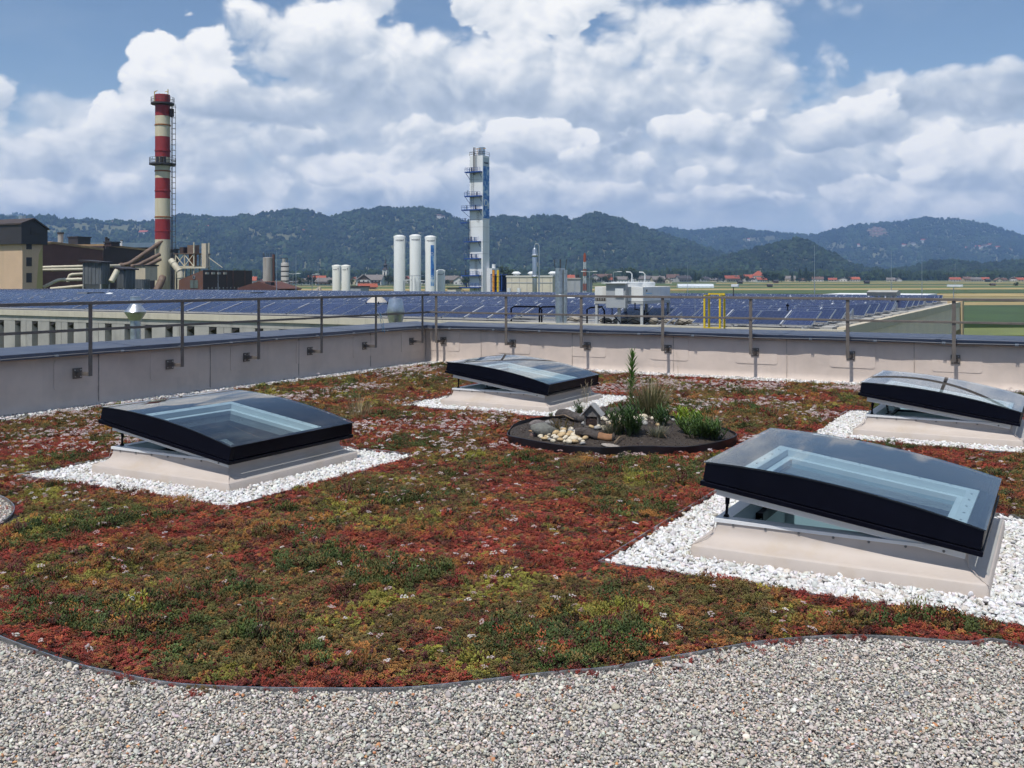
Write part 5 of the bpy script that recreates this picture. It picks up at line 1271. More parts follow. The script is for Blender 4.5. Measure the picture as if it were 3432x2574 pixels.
def roofbox(px0, px1, y0, y1, d, lab, mat, name='roof_plant', cat='plant room'):
    X, (u0, v0) = corner((px0 + px1) / 2, d); w = (px1 - px0) / FPX * d / 1.36; t = thing(name, lab, cat, (u0, v0, zt(y1, d))); h = zt(y0, d) - zt(y1, d); m = MB(); m.b2(-w / 2, w / 2, -w / 2, w / 2, 0, h); m.build('casing', mat, t); m = MB(); m.b2(-w / 2 - .2, w / 2 + .2, -w / 2 - .2, w / 2 + .2, h + .002, h + .25); m.build('cap', M_bd, t); return t
roofbox(233, 299, 797, 840, 240., 'black plant room on the brown hall roof', M_bd)
def stack(px, y0, y1, wpx, d, lab, mat, cap=True):
    X, (u0, v0) = corner(px, d); r = wpx / 2 / FPX * d; t = thing('exhaust_stack', lab, 'stack', (u0, v0, zt(y1, d))); h = zt(y0, d) - zt(y1, d); m = MB(); m.cyl((0, 0, 0), (0, 0, h), r, n=14); m.build('pipe', mat, t, smooth=True)
    m = MB(); m.lathe([(r * 1.02, h * .9), (r * 1.25, h * .92), (r * 1.25, h), (r * .9, h)], n=14); m.build('collar', M_dark, t, smooth=True)
stack(203, 779, 836, 17, 230., 'short grey exhaust stack above the brown hall', M_conc); stack(356, 795, 834, 8, 214., 'slim dark exhaust pipe at the hall joint', M_dark); stack(363, 799, 834, 7, 216., 'second slim dark pipe beside the hall joint', M_dark); stack(407, 805, 826, 7, 220., 'small white vent pipe on the dark hall roof', M_white)
roofbox(353, 398, 814, 826, 213., 'low dark box row along the hall roof edge', M_brd)
# low brown building right of the chimney
d = 185.; (_, (u0, v0)) = corner(681, d); w, l = wl(681, 600, d), lr(681, 845, d); z1 = zt(905, d) - ZG; t = thing('brown_shed', 'low dark brown clad building right of the chimney', 'building', (u0, v0, ZG))
m = MB(); m.prism([(-w, 0), (0, 0), (0, z1), (-w, z1 - 1.9)], 'y', 0, l); m.build('walls', M_brd, t); m = MB(); m.prism([(-w, 0), (-.02, 0), (-.02, z1 - .02), (-w, z1 - 1.92)], 'y', -.05, -.002); m.build('gable_sunlit_sheet', pm('brown_lit', (.15, .075, .055), .1, .6, .75), t)  # gable sheet repeats the brown lighter: sunlit side put into its colour
m = MB(); m.b2(-w * .52, -w * .20, -.12, -.052, zt(966, d) - ZG, zt(939, d) - ZG); wdw = m.build('window', pm('shed_window', (.12, .15, .14), .2, 2., .4), t); m = MB(); m.b2(-w * .37, -w * .35, -.14, -.121, zt(966, d) - ZG, zt(939, d) - ZG); m.build('mullion', M_dark, wdw)
m = MB(); m.cyl((-w * .36, -.053, zt(929, d) - ZG), (-w * .36, -.15, zt(929, d) - ZG), .36, n=16); f = m.build('round_vent', M_galv, t); m = MB(); m.cyl((-w * .36, -.151, zt(929, d) - ZG), (-w * .36, -.16, zt(929, d) - ZG), .2, n=12); m.build('vent_hole', M_dark, f)
for q in (760, 781, 821): l_ = lr(681, q, d); m = MB(); m.b2(.002, .05, l_ - .06, l_ + .06, 0, z1); m.build('joint', M_br, t)
for q in range(10): l_ = lr(681, 698 + q * 12.5, d); m = MB(); m.b2(.002, .05, l_ - .1, l_ + .1, zt(968, d) - ZG, zt(963, d) - ZG); m.build('louvre', M_conc, t)
for q in range(4): l_ = lr(681, 693 + q * 20, d); m = MB(); m.b2(.002, .25, l_ - .35, l_ + .35, z1 - .8, z1 - .4); m.build('wall_lamp', M_conc, t)
# --- chimney
d = 200.; p = P(545, 936, d); rC = 25 / FPX * d; t = thing('chimney', 'tall red and cream banded factory chimney with two platforms', 'chimney', (p.x, p.y, ZG))
M_red = pm('chimney_red', (.30, .028, .032), .08, .4, .6, streak=((.17, .03, .03), .9, .4)); M_cr = pm('chimney_cream', (.66, .59, .42), .05, .4, .65, streak=((.42, .30, .15), .9, .4)); M_rust = pm('rust_ring', (.30, .12, .04), .2, 2., .8)
bands = [(318, 390, 1), (390, 459, 0), (459, 527, 1), (527, 598, 0), (598, 666, 1), (666, 735, 0), (735, 803, 1), (803, 1130, 0)]
for a, b, c in bands:
    z0, z1 = max(0, zt(b, d) - ZG), zt(a, d) - ZG; ra, rb = rC * (1 - (z1) / 60 * .055), rC * (1 - z0 / 60 * .055); m = MB(); m.cyl((0, 0, z0 + .01), (0, 0, z1), rb, ra, 32, cap=(a == 318)); m.build('red_band' if c else 'cream_band', M_red if c else M_cr, t, smooth=True, auto=60)
for y in (420, 506, 574, 640, 728, 775): z = zt(y, d) - ZG; m = MB(); m.lathe([(rC * .98, z - .15), (rC * 1.03, z - .12), (rC * 1.03, z + .12), (rC * .98, z + .15)], n=32, cap=False); m.build('ring', M_rust if y in (420, 574, 728) else M_red, t, smooth=True)
def platform(t, z, r, rin, nm='platform', mat=None, n=24):
    m = MB(); m.lathe([(rin, z - .55), (r * .9, z - .35), (r, z - .3), (r, z), (rin, z)], n=n, cap=False); pf = m.build(nm, mat or M_bd, t, smooth=True)
    m = MB()
    for i in range(n): a = 6.2832 * i / n; m.cyl((r * .98 * math.cos(a), r * .98 * math.sin(a), z), (r * .98 * math.cos(a), r * .98 * math.sin(a), z + 1.1), .035, n=4)
    for hz in (.55, 1.1): m.tube([(r * .98 * math.cos(6.2832 * i / n), r * .98 * math.sin(6.2832 * i / n), z + hz) for i in range(n + 1)], .035, 4)
    m.build('railing', M_bd, pf); return pf
platform(t, zt(346, d) - ZG, rC * 1.52, rC * .9); platform(t, zt(548, d) - ZG, rC * 1.72, rC * .9)
rr = rC + .35; ang = R(8) - TH * 0; ax, ay = math.cos(R(15)) , math.sin(R(15))
m = MB()
for s in (-.35, .35):
    b = Vector((rr * CS - s * SN, rr * SN + s * CS, 0)); m.bar(b + Vector((0, 0, 2)), b + Vector((0, 0, zt(350, d) - ZG)), .09)
for z in np.arange(2, zt(350, d) - ZG, .8): m.bar((rr * CS + .35 * SN, rr * SN - .35 * CS, z), (rr * CS - .35 * SN, rr * SN + .35 * CS, z), .05)
m.build('ladder', M_bd, t)
m = MB(); r2 = rr + .75
for z in np.arange(5, zt(350, d) - ZG, 1.1): m.tube([(rr * CS - .4 * SN, rr * SN + .4 * CS, z), (r2 * CS - .3 * SN, r2 * SN + .3 * CS, z), (r2 * CS + .3 * SN, r2 * SN - .3 * CS, z), (rr * CS + .4 * SN, rr * SN - .4 * CS, z)], .035, 4)
m.bar((r2 * CS, r2 * SN, 5), (r2 * CS, r2 * SN, zt(350, d) - ZG), .06); m.build('safety_cage', M_bd, t)
for px in (518, 563):
    X = (px - 545) / FPX * d; m = MB(); zq = zt(346, d) - ZG; m.bar((X * CS, X * SN, zq), (X * CS, X * SN, zq + 2.4 + (px > 540) * .4), .14); m.bar((X * CS, X * SN, zq + 2.3), (X * CS + .9 * (1 if px < 540 else -1) * CS, X * SN, zq + 2.5), .12); m.build('davit', pm('davit_yellow', (.5, .38, .08), .1, 2., .6), t)
for X in (-.5, .2, .8): m = MB(); m.box((X * CS + rC * SN * .9, X * SN - rC * CS * .9, zt(538, d) - ZG), (.6, .5, 1.3)); m.build('instrument_box', M_bd if X else M_conc, t)
m = MB(); m.box((rC * 1.15 * CS, rC * 1.15 * SN, zt(378, d) - ZG), (.9, .7, 1.6)); m.build('junction_box', M_brd, t)
# --- ducts to the chimney
M_duct = pm('rusty_duct', (.17, .115, .085), .2, .8, .75, dirt=(.26, .20, .15), dscale=.7, damt=.5); M_pipe = pm('cream_pipe', (.60, .55, .42), .08, .6, .5, dirt=(.40, .30, .18), dscale=.6, damt=.5)
def duct(pts, wpx, lab, mat, name='duct', flange=True):
    P3 = [P(x, y, dd) for x, y, dd in pts]; r = wpx / 2 / FPX * pts[0][2]; base = P3[0]; t = thing(name, lab, 'duct', base); q = [p_ - base for p_ in P3]
    sm = [q[0]]
    for i in range(1, len(q) - 1):
        a = q[i] + (q[i - 1] - q[i]).normalized() * min(r * 1.6, (q[i - 1] - q[i]).length * .45); b = q[i] + (q[i + 1] - q[i]).normalized() * min(r * 1.6, (q[i + 1] - q[i]).length * .45)
        sm += [a.lerp(q[i], 0), (a + b + 2 * q[i]) / 4, b]
    sm.append(q[-1]); m = MB(); m.tube(sm, r, 14); m.build('pipe', mat, t, smooth=True)
    if flange:
        for a, b in zip(q[:-1], q[1:]):
            L = (b - a).length; dirn = (b - a).normalized()
            for s in np.arange(L * .25, L * .95, max(2.2, L / 5)): c = a + dirn * s; m = MB(); m.cyl(c - dirn * .12, c + dirn * .12, r * 1.14, n=14); m.build('flange', mat, t, smooth=True)
duct([(400, 890, 196), (432, 886, 196), (545, 808, 199)], 15, 'rusty pipe climbing diagonally to the chimney, topmost', M_duct)
duct([(440, 893, 194), (462, 890, 194), (536, 852, 197)], 13, 'rusty duct below the topmost slanted pipe', M_duct)
duct([(452, 912, 193), (470, 902, 193), (538, 868, 196)], 13, 'lowest of the three slanted rusty ducts', M_duct)
duct([(140, 897, 182), (280, 893, 184), (400, 891, 194)], 11, 'long horizontal cream pipe running to the slanted ducts', M_pipe)
duct([(140, 905, 180), (285, 903, 182)], 9, 'second horizontal cream pipe just below the long one', M_pipe)
duct([(145, 963, 170), (195, 938, 171), (275, 936, 172)], 11, 'bent pale pipe rising to the left grey filter', M_pipe)
duct([(228, 945, 176), (232, 921, 176), (278, 918, 177)], 10, 'curved cream elbow pipe behind the left grey filter', M_pipe)
duct([(170, 968, 178), (280, 958, 178)], 10, 'low pale pipe along the roof edge at the far left', M_pipe)
duct([(373, 944, 172), (393, 906, 173)], 19, 'short fat white pipe between the two grey filters', M_pipe, flange=False)
duct([(572, 872, 197), (605, 915, 196), (606, 975, 196)], 21, 'cream downpipe duct right of the chimney base', M_pipe)
duct([(525, 975, 194), (540, 945, 195), (545, 930, 196)], 24, 'dark rusty flue at the foot of chimney', M_duct, flange=False)
# --- dust filters with hoppers
M_filt = pm('filter_grey', (.135, .15, .165), .1, .7, .6, streak=((.08, .085, .09), 1., .5))
def filt(xl, xc, xr, y0, y1, d, lab, roof=True):
    (_, (u0, v0)) = corner(xc, d); w, l = wl(xc, xl, d), lr(xc, xr, d); z1, z0 = zt(y0, d), zt(y1, d); t = thing('dust_filter', lab, 'filter', (u0, v0, ZG)); a, b = z0 - ZG, z1 - ZG
    m = MB(); m.b2(-w, 0, 0, l, a, b); m.build('casing', M_filt, t)
    for q in range(5): x = -w + w * (q + .5) / 5; m = MB(); m.b2(x - .07, x + .07, -.1, -.002, a, b); m.build('rib', M_filt, t)
    for q in range(4): y = l * (q + .5) / 4; m = MB(); m.b2(.002, .1, y - .07, y + .07, a, b); m.build('rib', M_filt, t)
    if roof: m = MB(); m.prism([(-w - .5, b + .25), (.5, b - .15), (.5, b + .1), (-w - .5, b + .5)], 'y', -.5, l + .4); m.build('roof_sheet', M_bd, t)
    m = MB(); m.add([(-w, 0, a - .01), (0, 0, a - .01), (0, l, a - .01), (-w, l, a - .01), (-w * .65, l * .35, a - 2.6), (-w * .35, l * .35, a - 2.6), (-w * .35, l * .65, a - 2.6), (-w * .65, l * .65, a - 2.6)], [(0, 1, 5, 4), (1, 2, 6, 5), (2, 3, 7, 6), (3, 0, 4, 7), (4, 5, 6, 7)]); m.build('hopper', M_filt, t)
    for x, y in ((-w + .1, .1), (-.1, .1), (-.1, l - .1), (-w + .1, l - .1)): m = MB(); m.b2(x - .12, x + .12, y - .12, y + .12, 0, a - .012); m.build('leg', M_conc, t)
filt(277, 338, 368, 879, 952, 172., 'largest dark grey dust filter with sloping roof, left of chimney')
filt(392, 415, 454, 902, 966, 178., 'dark grey ribbed filter box right of the white elbow')
filt(454, 478, 503, 936, 966, 176., 'small dark grey filter box at foot of chimney', False)
roofbox(456, 524, 892, 940, 188., 'beige duct housing left of the chimney base', M_cream, 'duct_housing', 'housing'); roofbox(571, 597, 838, 975, 206., 'tall dark slab structure directly behind the chimney', pm('slab_dark', (.035, .042, .05), .1, .6, .6), 'elevator_shaft', 'shaft')
# steel platform right of chimney
d = 200.; X, (u0, v0) = corner(645, d); t = thing('steel_platform', 'rusty steel platform with braces and tank right of chimney', 'platform', (u0, v0, ZG)); a, b = zt(892, d) - ZG, zt(850, d) - ZG; W2 = 2.6
for x in (-W2, 0, W2):
    for y in (-2, 2): m = MB(); m.bar((x, y, 0), (x, y, b + (2.2 if x == W2 else 0)), .22); m.build('column', M_pipe, t)
for z in (a, b): m = MB(); m.b2(-W2 - .3, W2 + .3, -2.3, 2.3, z - .15, z); m.build('deck', M_pipe if z == a else M_duct, t)
for s in (0, 1): m = MB(); m.bar((-W2 + s * W2, -2.1, a), (s * W2, -2.1, b - .2), .13); m.bar((s * W2, -2.15, a), (-W2 + s * W2, -2.15, b - .2), .13); m.build('brace', M_pipe, t)
m = MB(); m.b2(-.6, 1.1, -.8, .8, b, b + 1.7); m.build('tank_box', M_duct, t); m = MB(); m.b2(-2.4, -1.3, -1.2, 1.2, b, b + 1.3); m.build('motor', M_brd, t); m = MB(); m.cyl((.1, 0, a), (.1, 0, b - .2), .8, n=12); m.build('vessel', M_rust, t, smooth=True)
m = MB(); m.b2(W2 + .3, W2 + 1.5, -.3, .3, b - 3, b + 2.0); m.build('white_column', M_cream, t); m = MB(); m.bar((W2 + .4, 0, b), (W2 + 4.2, 1.5, a - .3), .12); m.b2(-W2, W2 + 3.6, -2.4, -2.2, a - .5, a - .2); m.build('walkway', M_pipe, t)
m = MB(); m.prism([(-W2, a - 3.2), (W2 + 2, a - 1.2), (W2 + 2, a - .8), (-W2, a - 2.7)], 'y', -1.2, 1.2); m.build('chute', M_duct, t)
# --- brown silos, dark red roof, yellow timber stack
M_silo = pm('silo_rusty', (.42, .39, .35), .08, .5, .6, streak=((.20, .13, .10), .9, .7)); M_silo2 = pm('silo_grey', (.44, .42, .39), .06, .5, .6, streak=((.28, .24, .2), .9, .4))
def silo(px, y0, wpx, d, lab, mat, rings=0, dome=.25, name='silo'):
    p = P(px, 936, d); r = wpx / 2 / FPX * d; h = zt(y0, d) - ZG; t = thing(name, lab, name.split('_')[-1] if name != 'gas_tank' else 'tank', (p.x, p.y, ZG)); m = MB(); hd = h - r * dome * 2
    m.lathe([(r, 0), (r, hd), (r * .97, hd + r * dome * .5), (r * .8, hd + r * dome * 1.2), (r * .45, hd + r * dome * 1.8), (0.02, hd + r * dome * 2)], n=32); m.build('shell', mat, t, smooth=True)
    for q in range(rings): z = h - (q + .8) * r * 1.25; m = MB(); m.lathe([(r * .99, z - .12), (r * 1.025, z - .1), (r * 1.025, z + .1), (r * .99, z + .12)], n=32, cap=False); m.build('ring', M_dark, t, smooth=True)
    return t, r, h
t, r, h = silo(898, 862, 33, 210., 'rust-streaked wide silo right of the brown shed', M_silo, 0, .05); m = MB(); m.box((r * 1.15 * CS, r * 1.15 * SN, h / 2), (r * .4, r * .4, h + 1.2)); m.build('bucket_elevator', M_br, t); m = MB(); [m.bar((r * math.cos(a), r * math.sin(a), h), (r * math.cos(a), r * math.sin(a), h + .9), .06) for a in np.linspace(0, 6, 9)]; m.build('top_rail', M_dark, t)
t, r, h = silo(955, 880, 26, 206., 'slimmer grey banded silo with top railing', M_silo2, 5, .1); m = MB(); [m.bar((r * s, 0, h - .2), (r * s, 0, h + .9), .07) for s in (-.9, 0, .9)]; m.bar((-r * 1.8, 0, h + .9), (r, 0, h + .9), .07); m.build('top_rail', M_dark, t); m = MB(); m.cyl((-.3, 0, h - .2), (-.3, 0, h + .8), .35, n=8); m.build('filler', M_conc, t)
d = 150.; (_, (u0, v0)) = corner(905, d); t = thing('dark_red_shed', 'low shed with dark red-brown pitched roof below the silos', 'building', (u0, v0, ZG)); w, l = wl(905, 838, d), lr(905, 975, d); z1 = zt(943, d) - ZG; ze = zt(972, d) - ZG
m = MB(); m.prism([(-w - 2, ze), (2, ze), (2.3, ze + .2), (-w / 2, z1), (-w - 2.3, ze + .2)], 'y', -.5, l); m.build('roof', pm('roof_redbrown', (.11, .048, .038), .15, 1., .75), t); m = MB(); m.b2(-w - 1.8, 1.8, 0, l - .5, 0, ze - .002); m.build('walls', M_brd, t); m = MB(); m.b2(-w * .2, w * .1, -.2, .6, ze - .5, ze + 1.2); m.build('roof_unit', M_bd, t)
d = 165.; p = P(1048, 968, d); t = thing('timber_stack', 'pale yellow board stack beyond the solar roof', 'stack', (p.x, p.y, ZG)); M_tim = pm('raw_timber', (.48, .34, .17), .12, .6, .8); m = MB(); m.prism([(-4, 0), (4.5, 0), (4.2, 7.6), (1, 8.1), (-3.6, 7.5)], 'y', -2, 2); m.build('boards', M_tim, t); m = MB(); m.bar((-2, 0, 7.6), (1.6, 0, 9.3), .35); m.bar((1.6, 0, 9.3), (1.6, 0, 7.8), .3); m.build('conveyor', M_cream, t)
p = P(938, 968, 160.); t = thing('timber_stack', 'second low yellow board stack beside the banded silo', 'stack', (p.x + 6, p.y + 4, ZG)); m = MB(); m.prism([(-3, 0), (3, 0), (2.5, 7.4), (-2.5, 7.2)], 'y', -2, 2); m.build('boards', M_tim, t); m = MB(); m.b2(-2, 2, -1.5, 1.5, 7.45, 7.7); m.build('cover', M_cream, t)
# --- gas tanks
M_tank = pm('tank_white', (.76, .77, .74), .02, .3, .45, streak=((.66, .65, .60), .6, .25)); M_tankw = pm('tank_warm', (.74, .73, .66), .03, .3, .5, streak=((.55, .50, .40), .7, .35)); M_ink = pm('navy_letters', (.015, .02, .06), .05, 4., .5); M_inkred = pm('logo_grey', (.25, .22, .25), .05, 4., .5)
def mural_mat():
    mt = bpy.data.materials.new('sky_mural'); mt.use_nodes = True; tt = NT(mt.node_tree); tt.n.clear(); out = tt.new('ShaderNodeOutputMaterial'); b = tt.new('ShaderNodeBsdfPrincipled'); tt.l.new(b.outputs[0], out.inputs[0]); tc = tt.new('ShaderNodeTexCoord')
    n_ = tt.noise(tc.outputs['Object'], .55, 5, .6); tt.put(b.inputs['Base Color'], tt.ramp(n_, [(.34, (.02, .10, .38)), (.48, (.06, .22, .55)), (.56, (.30, .46, .66)), (.68, (.62, .70, .76))])); b.inputs['Roughness'].default_value = .5; return mt
M_mural = mural_mat(); M_mural2 = pm('mural_fade', (.50, .56, .62), .05, .5, .5)
gas = [(1339, 787, 38, 262., 'leftmost tall white gas tank with dark lettering', 'MESSER'), (1392, 785, 38, 262., 'middle tall white gas tank with dark lettering', 'MESSER'), (1443, 789, 37, 264., 'tall white gas tank with blue painted strip', 'MESSER'), (1477, 903, 29, 270., 'small white gas tank beside the blue-striped one', 'MESSER'),
       (1128, 887, 28, 230., 'left one of the two short cream tanks', 'x'), (1159, 887, 29, 228., 'right one of the two short cream tanks', 'x')]
for px, y0, wp, d, lab, s in gas:
    t, r, h = silo(px, y0, wp, d, lab, M_tank if s != 'x' else M_tankw, 0, .17, 'gas_tank'); az = math.atan2((px - 1716), FPX)
    face = TH + (-az)                       # bend angle 0 looks along -y; turn the print towards the yard
    a0 = -TH + az * 0 ; a0 = R(-10) - (-TH) * 0
    vx, vy = -(P(px, 936, d).x), -(P(px, 936, d).y); a0 = math.atan2(vx, -vy)           # direction from the tank to the viewer
    tx('MESSER' if s != 'x' else 'MESSER', t, r * (.40 if s != 'x' else .30), Vector((0, 0, h - r * (1.15 if h > 15 else 1.3))), 0, M_ink, 'lettering', bend=(r, a0 + (-.08 if s != 'x' else -.4)), extr=.01)
    m = MB(); aa = a0 + (.72 if s != 'x' else .35); q = r + .03; m.tube([(q * math.sin(aa + .07 * math.cos(w)), -q * math.cos(aa + .07 * math.cos(w)), h - r * .95 + r * .13 * math.sin(w)) for w in np.linspace(0, 5.2, 12)], .05, 5); m.build('logo_ring', M_inkred, t, smooth=True)
    for s2 in (-1, 1): m = MB(); a2 = a0 + s2 * 1.45; m.box((r * .98 * math.sin(a2), -r * .98 * math.cos(a2), h - r * .38), (.18, .18, .5)); m.build('lifting_lug', M_tank, t)
    if s != 'x': m = MB(); a2 = a0 + .9; m.tube([(r * 1.03 * math.sin(a2), -r * 1.03 * math.cos(a2), 0), (r * 1.03 * math.sin(a2), -r * 1.03 * math.cos(a2), h * .42)], .05, 5); m.build('riser_pipe', M_galv, t)
    if px == 1443:
        m = MB(); vs = []; NZ, NA = 30, 8; za, zb2 = zt(958, d) - ZG, zt(822, d) - ZG
        for i in range(NZ + 1):
            for j in range(NA + 1): a2 = a0 + .02 + .66 * j / NA; vs.append(((r + .02) * math.sin(a2), -(r + .02) * math.cos(a2), za + (zb2 - za) * i / NZ))
        m.add(vs, [(i * (NA + 1) + j, i * (NA + 1) + j + 1, (i + 1) * (NA + 1) + j + 1, (i + 1) * (NA + 1) + j) for i in range(NZ) for j in range(NA)]); m.build('mural_strip', M_mural, t, smooth=True, auto=False)
        for zz, ss in ((zt(856, d), .9), (zt(932, d), .8)): tx('O', t, ss * 1.3, Vector((0, 0, zz - ZG)), 0, M_white, 'mural_letter', bend=(r + .02, a0 + .26), extr=.01)
# lamp poles before the tanks
for q, (px, y0, d, lab) in enumerate(((1353, 940, 240., 'short lamp post before the leftmost tall tank'), (1381, 925, 240., 'twin pipe vent pole before the middle tall tank'), (1397, 942, 238., 'small lamp post right of the twin vent pole'), (1046, 920, 260., 'left street lamp beyond the cream tanks'), (982, 918, 250., 'double headed floodlight pole beside the banded silo'), (1975, 911, 250., 'white twin headed lamp post right of lattice mast'), (2056, 912, 240., 'thin lamp post behind the cooling unit'))):
    p = P(px, 936, d); t = thing('lamp_post', lab, 'lamp post', (p.x, p.y, ZG)); h = zt(y0, d) - ZG; m = MB(); m.cyl((0, 0, 0), (0, 0, h), .12, .08, 6); m.build('pole', M_galv, t)
    if q == 1: m = MB(); m.cyl((.9, 0, 0), (.9, 0, h - .4), .1, n=6); m.bar((-1.8, -.2, h), (3.2, .4, h + .1), .12); m.build('vent_arm', M_galv, t)
    for s in ((-1, 1) if q in (4, 5) else (1,)): m = MB(); m.bar((0, 0, h), (s * 1.3, s * .5, h + .1), .08); m.box((s * 1.4, s * .55, h + .12), (1.1, .45, .18)); m.build('lamp_head', M_white, t)
# --- air separation tower
d = 300.; (_, (u0, v0)) = corner(1618, d); w, l = wl(1618, 1574, d), lr(1618, 1640, d); ztop = zt(520, d) - ZG
M_tw = pm('tower_white', (.80, .81, .80), .02, .2, .5, streak=((.55, .52, .48), .5, .35)); M_tg = pm('tower_side', (.72, .73, .74), .02, .2, .5); M_blue = pm('steel_blue', (.02, .07, .28), .08, .6, .5)
t = thing('gas_tower', 'tall white square gas separation tower with blue stair platforms', 'tower', (u0, v0, ZG)); m = MB(); m.b2(-w, 0, 0, l, 0, ztop); m.build('casing', M_tw, t)
for y in (735, 810, 850, 650, 600, 760): m = MB(); z = zt(y, d) - ZG; m.b2(-w - .02, .02, -.03, l + .02, z - .06, z + .06); m.build('casing_joint', pm('joint_grey', (.55, .55, .54), .05, 1., .5), t)
m = MB(); z0, z1 = zt(731, d) - ZG, zt(556, d) - ZG; m.b2(.02, .06, .25, l - .05, z0, z1); m.build('sky_mural', M_mural, t); m = MB(); m.b2(.02, .055, .25, l - .05, z1 + .01, zt(527, d) - ZG); m.build('mural_fade', M_mural2, t)
tx('O', t, l * .78, Vector((.085, l * .42, zt(690, d) - ZG)), 90, M_white, 'letter', extr=.03); tx('2', t, l * .42, Vector((.085, l * .78, zt(697, d) - ZG)), 90, M_white, 'letter', extr=.03); tx('MESSER', t, l * .20, Vector((.085, l * .5, zt(547, d) - ZG)), 90, M_ink, 'lettering', extr=.03)
m = MB(); bx_ = lr(1640, 1650, d); m.b2(-.1, 2.0, l * .55, l + 2.2, 0, zt(899, d) - ZG); m.build('annex', M_tg, t)
plat = [(574, 1566, 1618), (655, 1564, 1618), (701, 1554, 1618), (744, 1551, 1574), (808, 1563, 1614), (865, 1563, 1614), (922, 1554, 1614), (962, 1546, 1614)]
for y, xa, xb in plat:
    z = zt(y, d) - ZG; a, b = -w - (1574 - xa) / FPX * d / CS, -w + (xb - 1574) / FPX * d / CS; m = MB(); m.b2(a, b, -1.5, -.06, z - .35, z); pf = m.build('platform', M_blue, t); m = MB()
    for x in np.arange(a, b + .01, max(.9, (b - a) / 6)): m.bar((x, -1.45, z), (x, -1.45, z + 1.15), .07)
    for hz in (.6, 1.15): m.bar((a, -1.45, z + hz), (b, -1.45, z + hz), .07); m.bar((a, -1.45, z + hz), (a, -.1, z + hz), .07)
    m.build('railing', M_blue, pf); m = MB(); m.bar((a + .2, -1.3, z - .35), (-w + .2, -.1, z - 2.4), .12); m.bar((b - .3, -1.3, z - .35), (b - .3, -.1, z - 1.8), .10); m.build('bracket', M_blue, pf)
    rr_ = random.Random(y)
    for q in range(2): m = MB(); x = rr_.uniform(a + .8, b - .8) if b - a > 2.5 else (a + b) / 2; m.cyl((x, -.7, z), (x, -.7, z + rr_.uniform(.9, 1.7)), .22, n=8); m.build('valve', M_galv if q else M_bd, pf)
zs = [zt(y, d) - ZG for y, _, _ in plat] + [0]; xs_ = [-w * .72, -w * .72, -w * .30, -w * .95, -w * .98, -w * .45, -w * .10, -w * .5]
m = MB()
for i in range(len(plat)):
    x = xs_[i]; hi, lo = (zs[i], zs[i + 1]); [m.bar((x + s, -.5, lo), (x + s, -.5, hi + 1), .06) for s in (-.3, .3)]
    for z in np.arange(lo, hi, .7): m.bar((x - .3, -.5, z), (x + .3, -.5, z), .04)
m.build('ladders', M_bd, t)['kind'] = 'stuff'
m = MB()
for x in (-w, -w * .66, -w * .33, 0):
    m.bar((x, 0, ztop), (x, 0, ztop + 1.2), .08); m.bar((x, l, ztop), (x, l, ztop + 1.2), .08)
for hz in (.6, 1.2): m.bar((-w, 0, ztop + hz), (0, 0, ztop + hz), .08); m.bar((0, 0, ztop + hz), (0, l, ztop + hz), .08); m.bar((-w, 0, ztop + hz), (-w, l, ztop + hz), .08)
m.build('top_railing', M_bd, t); m = MB(); m.bar((-w * .5, .6, ztop), (-w * .5, .6, ztop + 2.4), .12); m.bar((-w * .62, .4, ztop + 2.1), (w * .12, .9, ztop + 2.1), .14); m.build('top_gantry', pm('crane_orange', (.62, .33, .03), .1, 2., .5), t); m = MB(); m.b2(-w * .4, -w * .05, .6, 1.8, ztop, ztop + 2.6); m.build('top_hatch', M_galv, t)
m = MB(); m.b2(-w * .6, -w * .55, -1.0, -.9, ztop - 6, ztop + 2.4); m.b2(-w * .5, -w * .45, -1.0, -.9, ztop - 6, ztop + 2.4); m.build('top_ladder', M_bd, t)
m = MB(); m.cyl((1.0, l + 1.0, zt(899, d) - ZG), (1.0, l + 1.0, zt(885, d) - ZG), .55, n=10); m.build('vent_drum', M_white, t)
# --- blue pipe frame with orange pipes
d = 280.; p = P(1672, 936, d); t = thing('pipe_frame', 'dark blue steel frame with orange and yellow pipes', 'pipe rack', (p.x, p.y, ZG)); h = zt(920, d) - ZG; W2 = 1.75
for x in (-W2, -.5, .7, W2):
    for y in (-1.4, 1.4): m = MB(); m.bar((x, y, 0), (x, y, h), .22); m.build('column', M_blue, t)
for z in (h * .35, h * .62, h): m = MB(); m.b2(-W2 - .1, W2 + .1, -1.6, 1.6, z - .12, z + .12); m.build('deck', M_blue, t)
m = MB(); m.b2(-W2, W2, .9, 1.3, 0, h * .97); m.build('backing', pm('frame_dark', (.02, .03, .07), .2, .6, .6), t)
for q, (x, c) in enumerate(((-.75, (.72, .30, .03)), (.75, (.75, .50, .03)))): m = MB(); m.cyl((x, -1.75, 1), (x, -1.75, zt(905, d) - ZG), .35, n=10); pp = m.build('riser_pipe', pm('pipe_col%d' % q, c, .08, 1., .5), t, smooth=True); m = MB(); [m.cyl((x, -1.75, z), (x, -1.75, z + .25), .46, n=10) for z in np.arange(2, h, 1.6)]; m.build('flange', MATS['pipe_col%d' % q], pp)
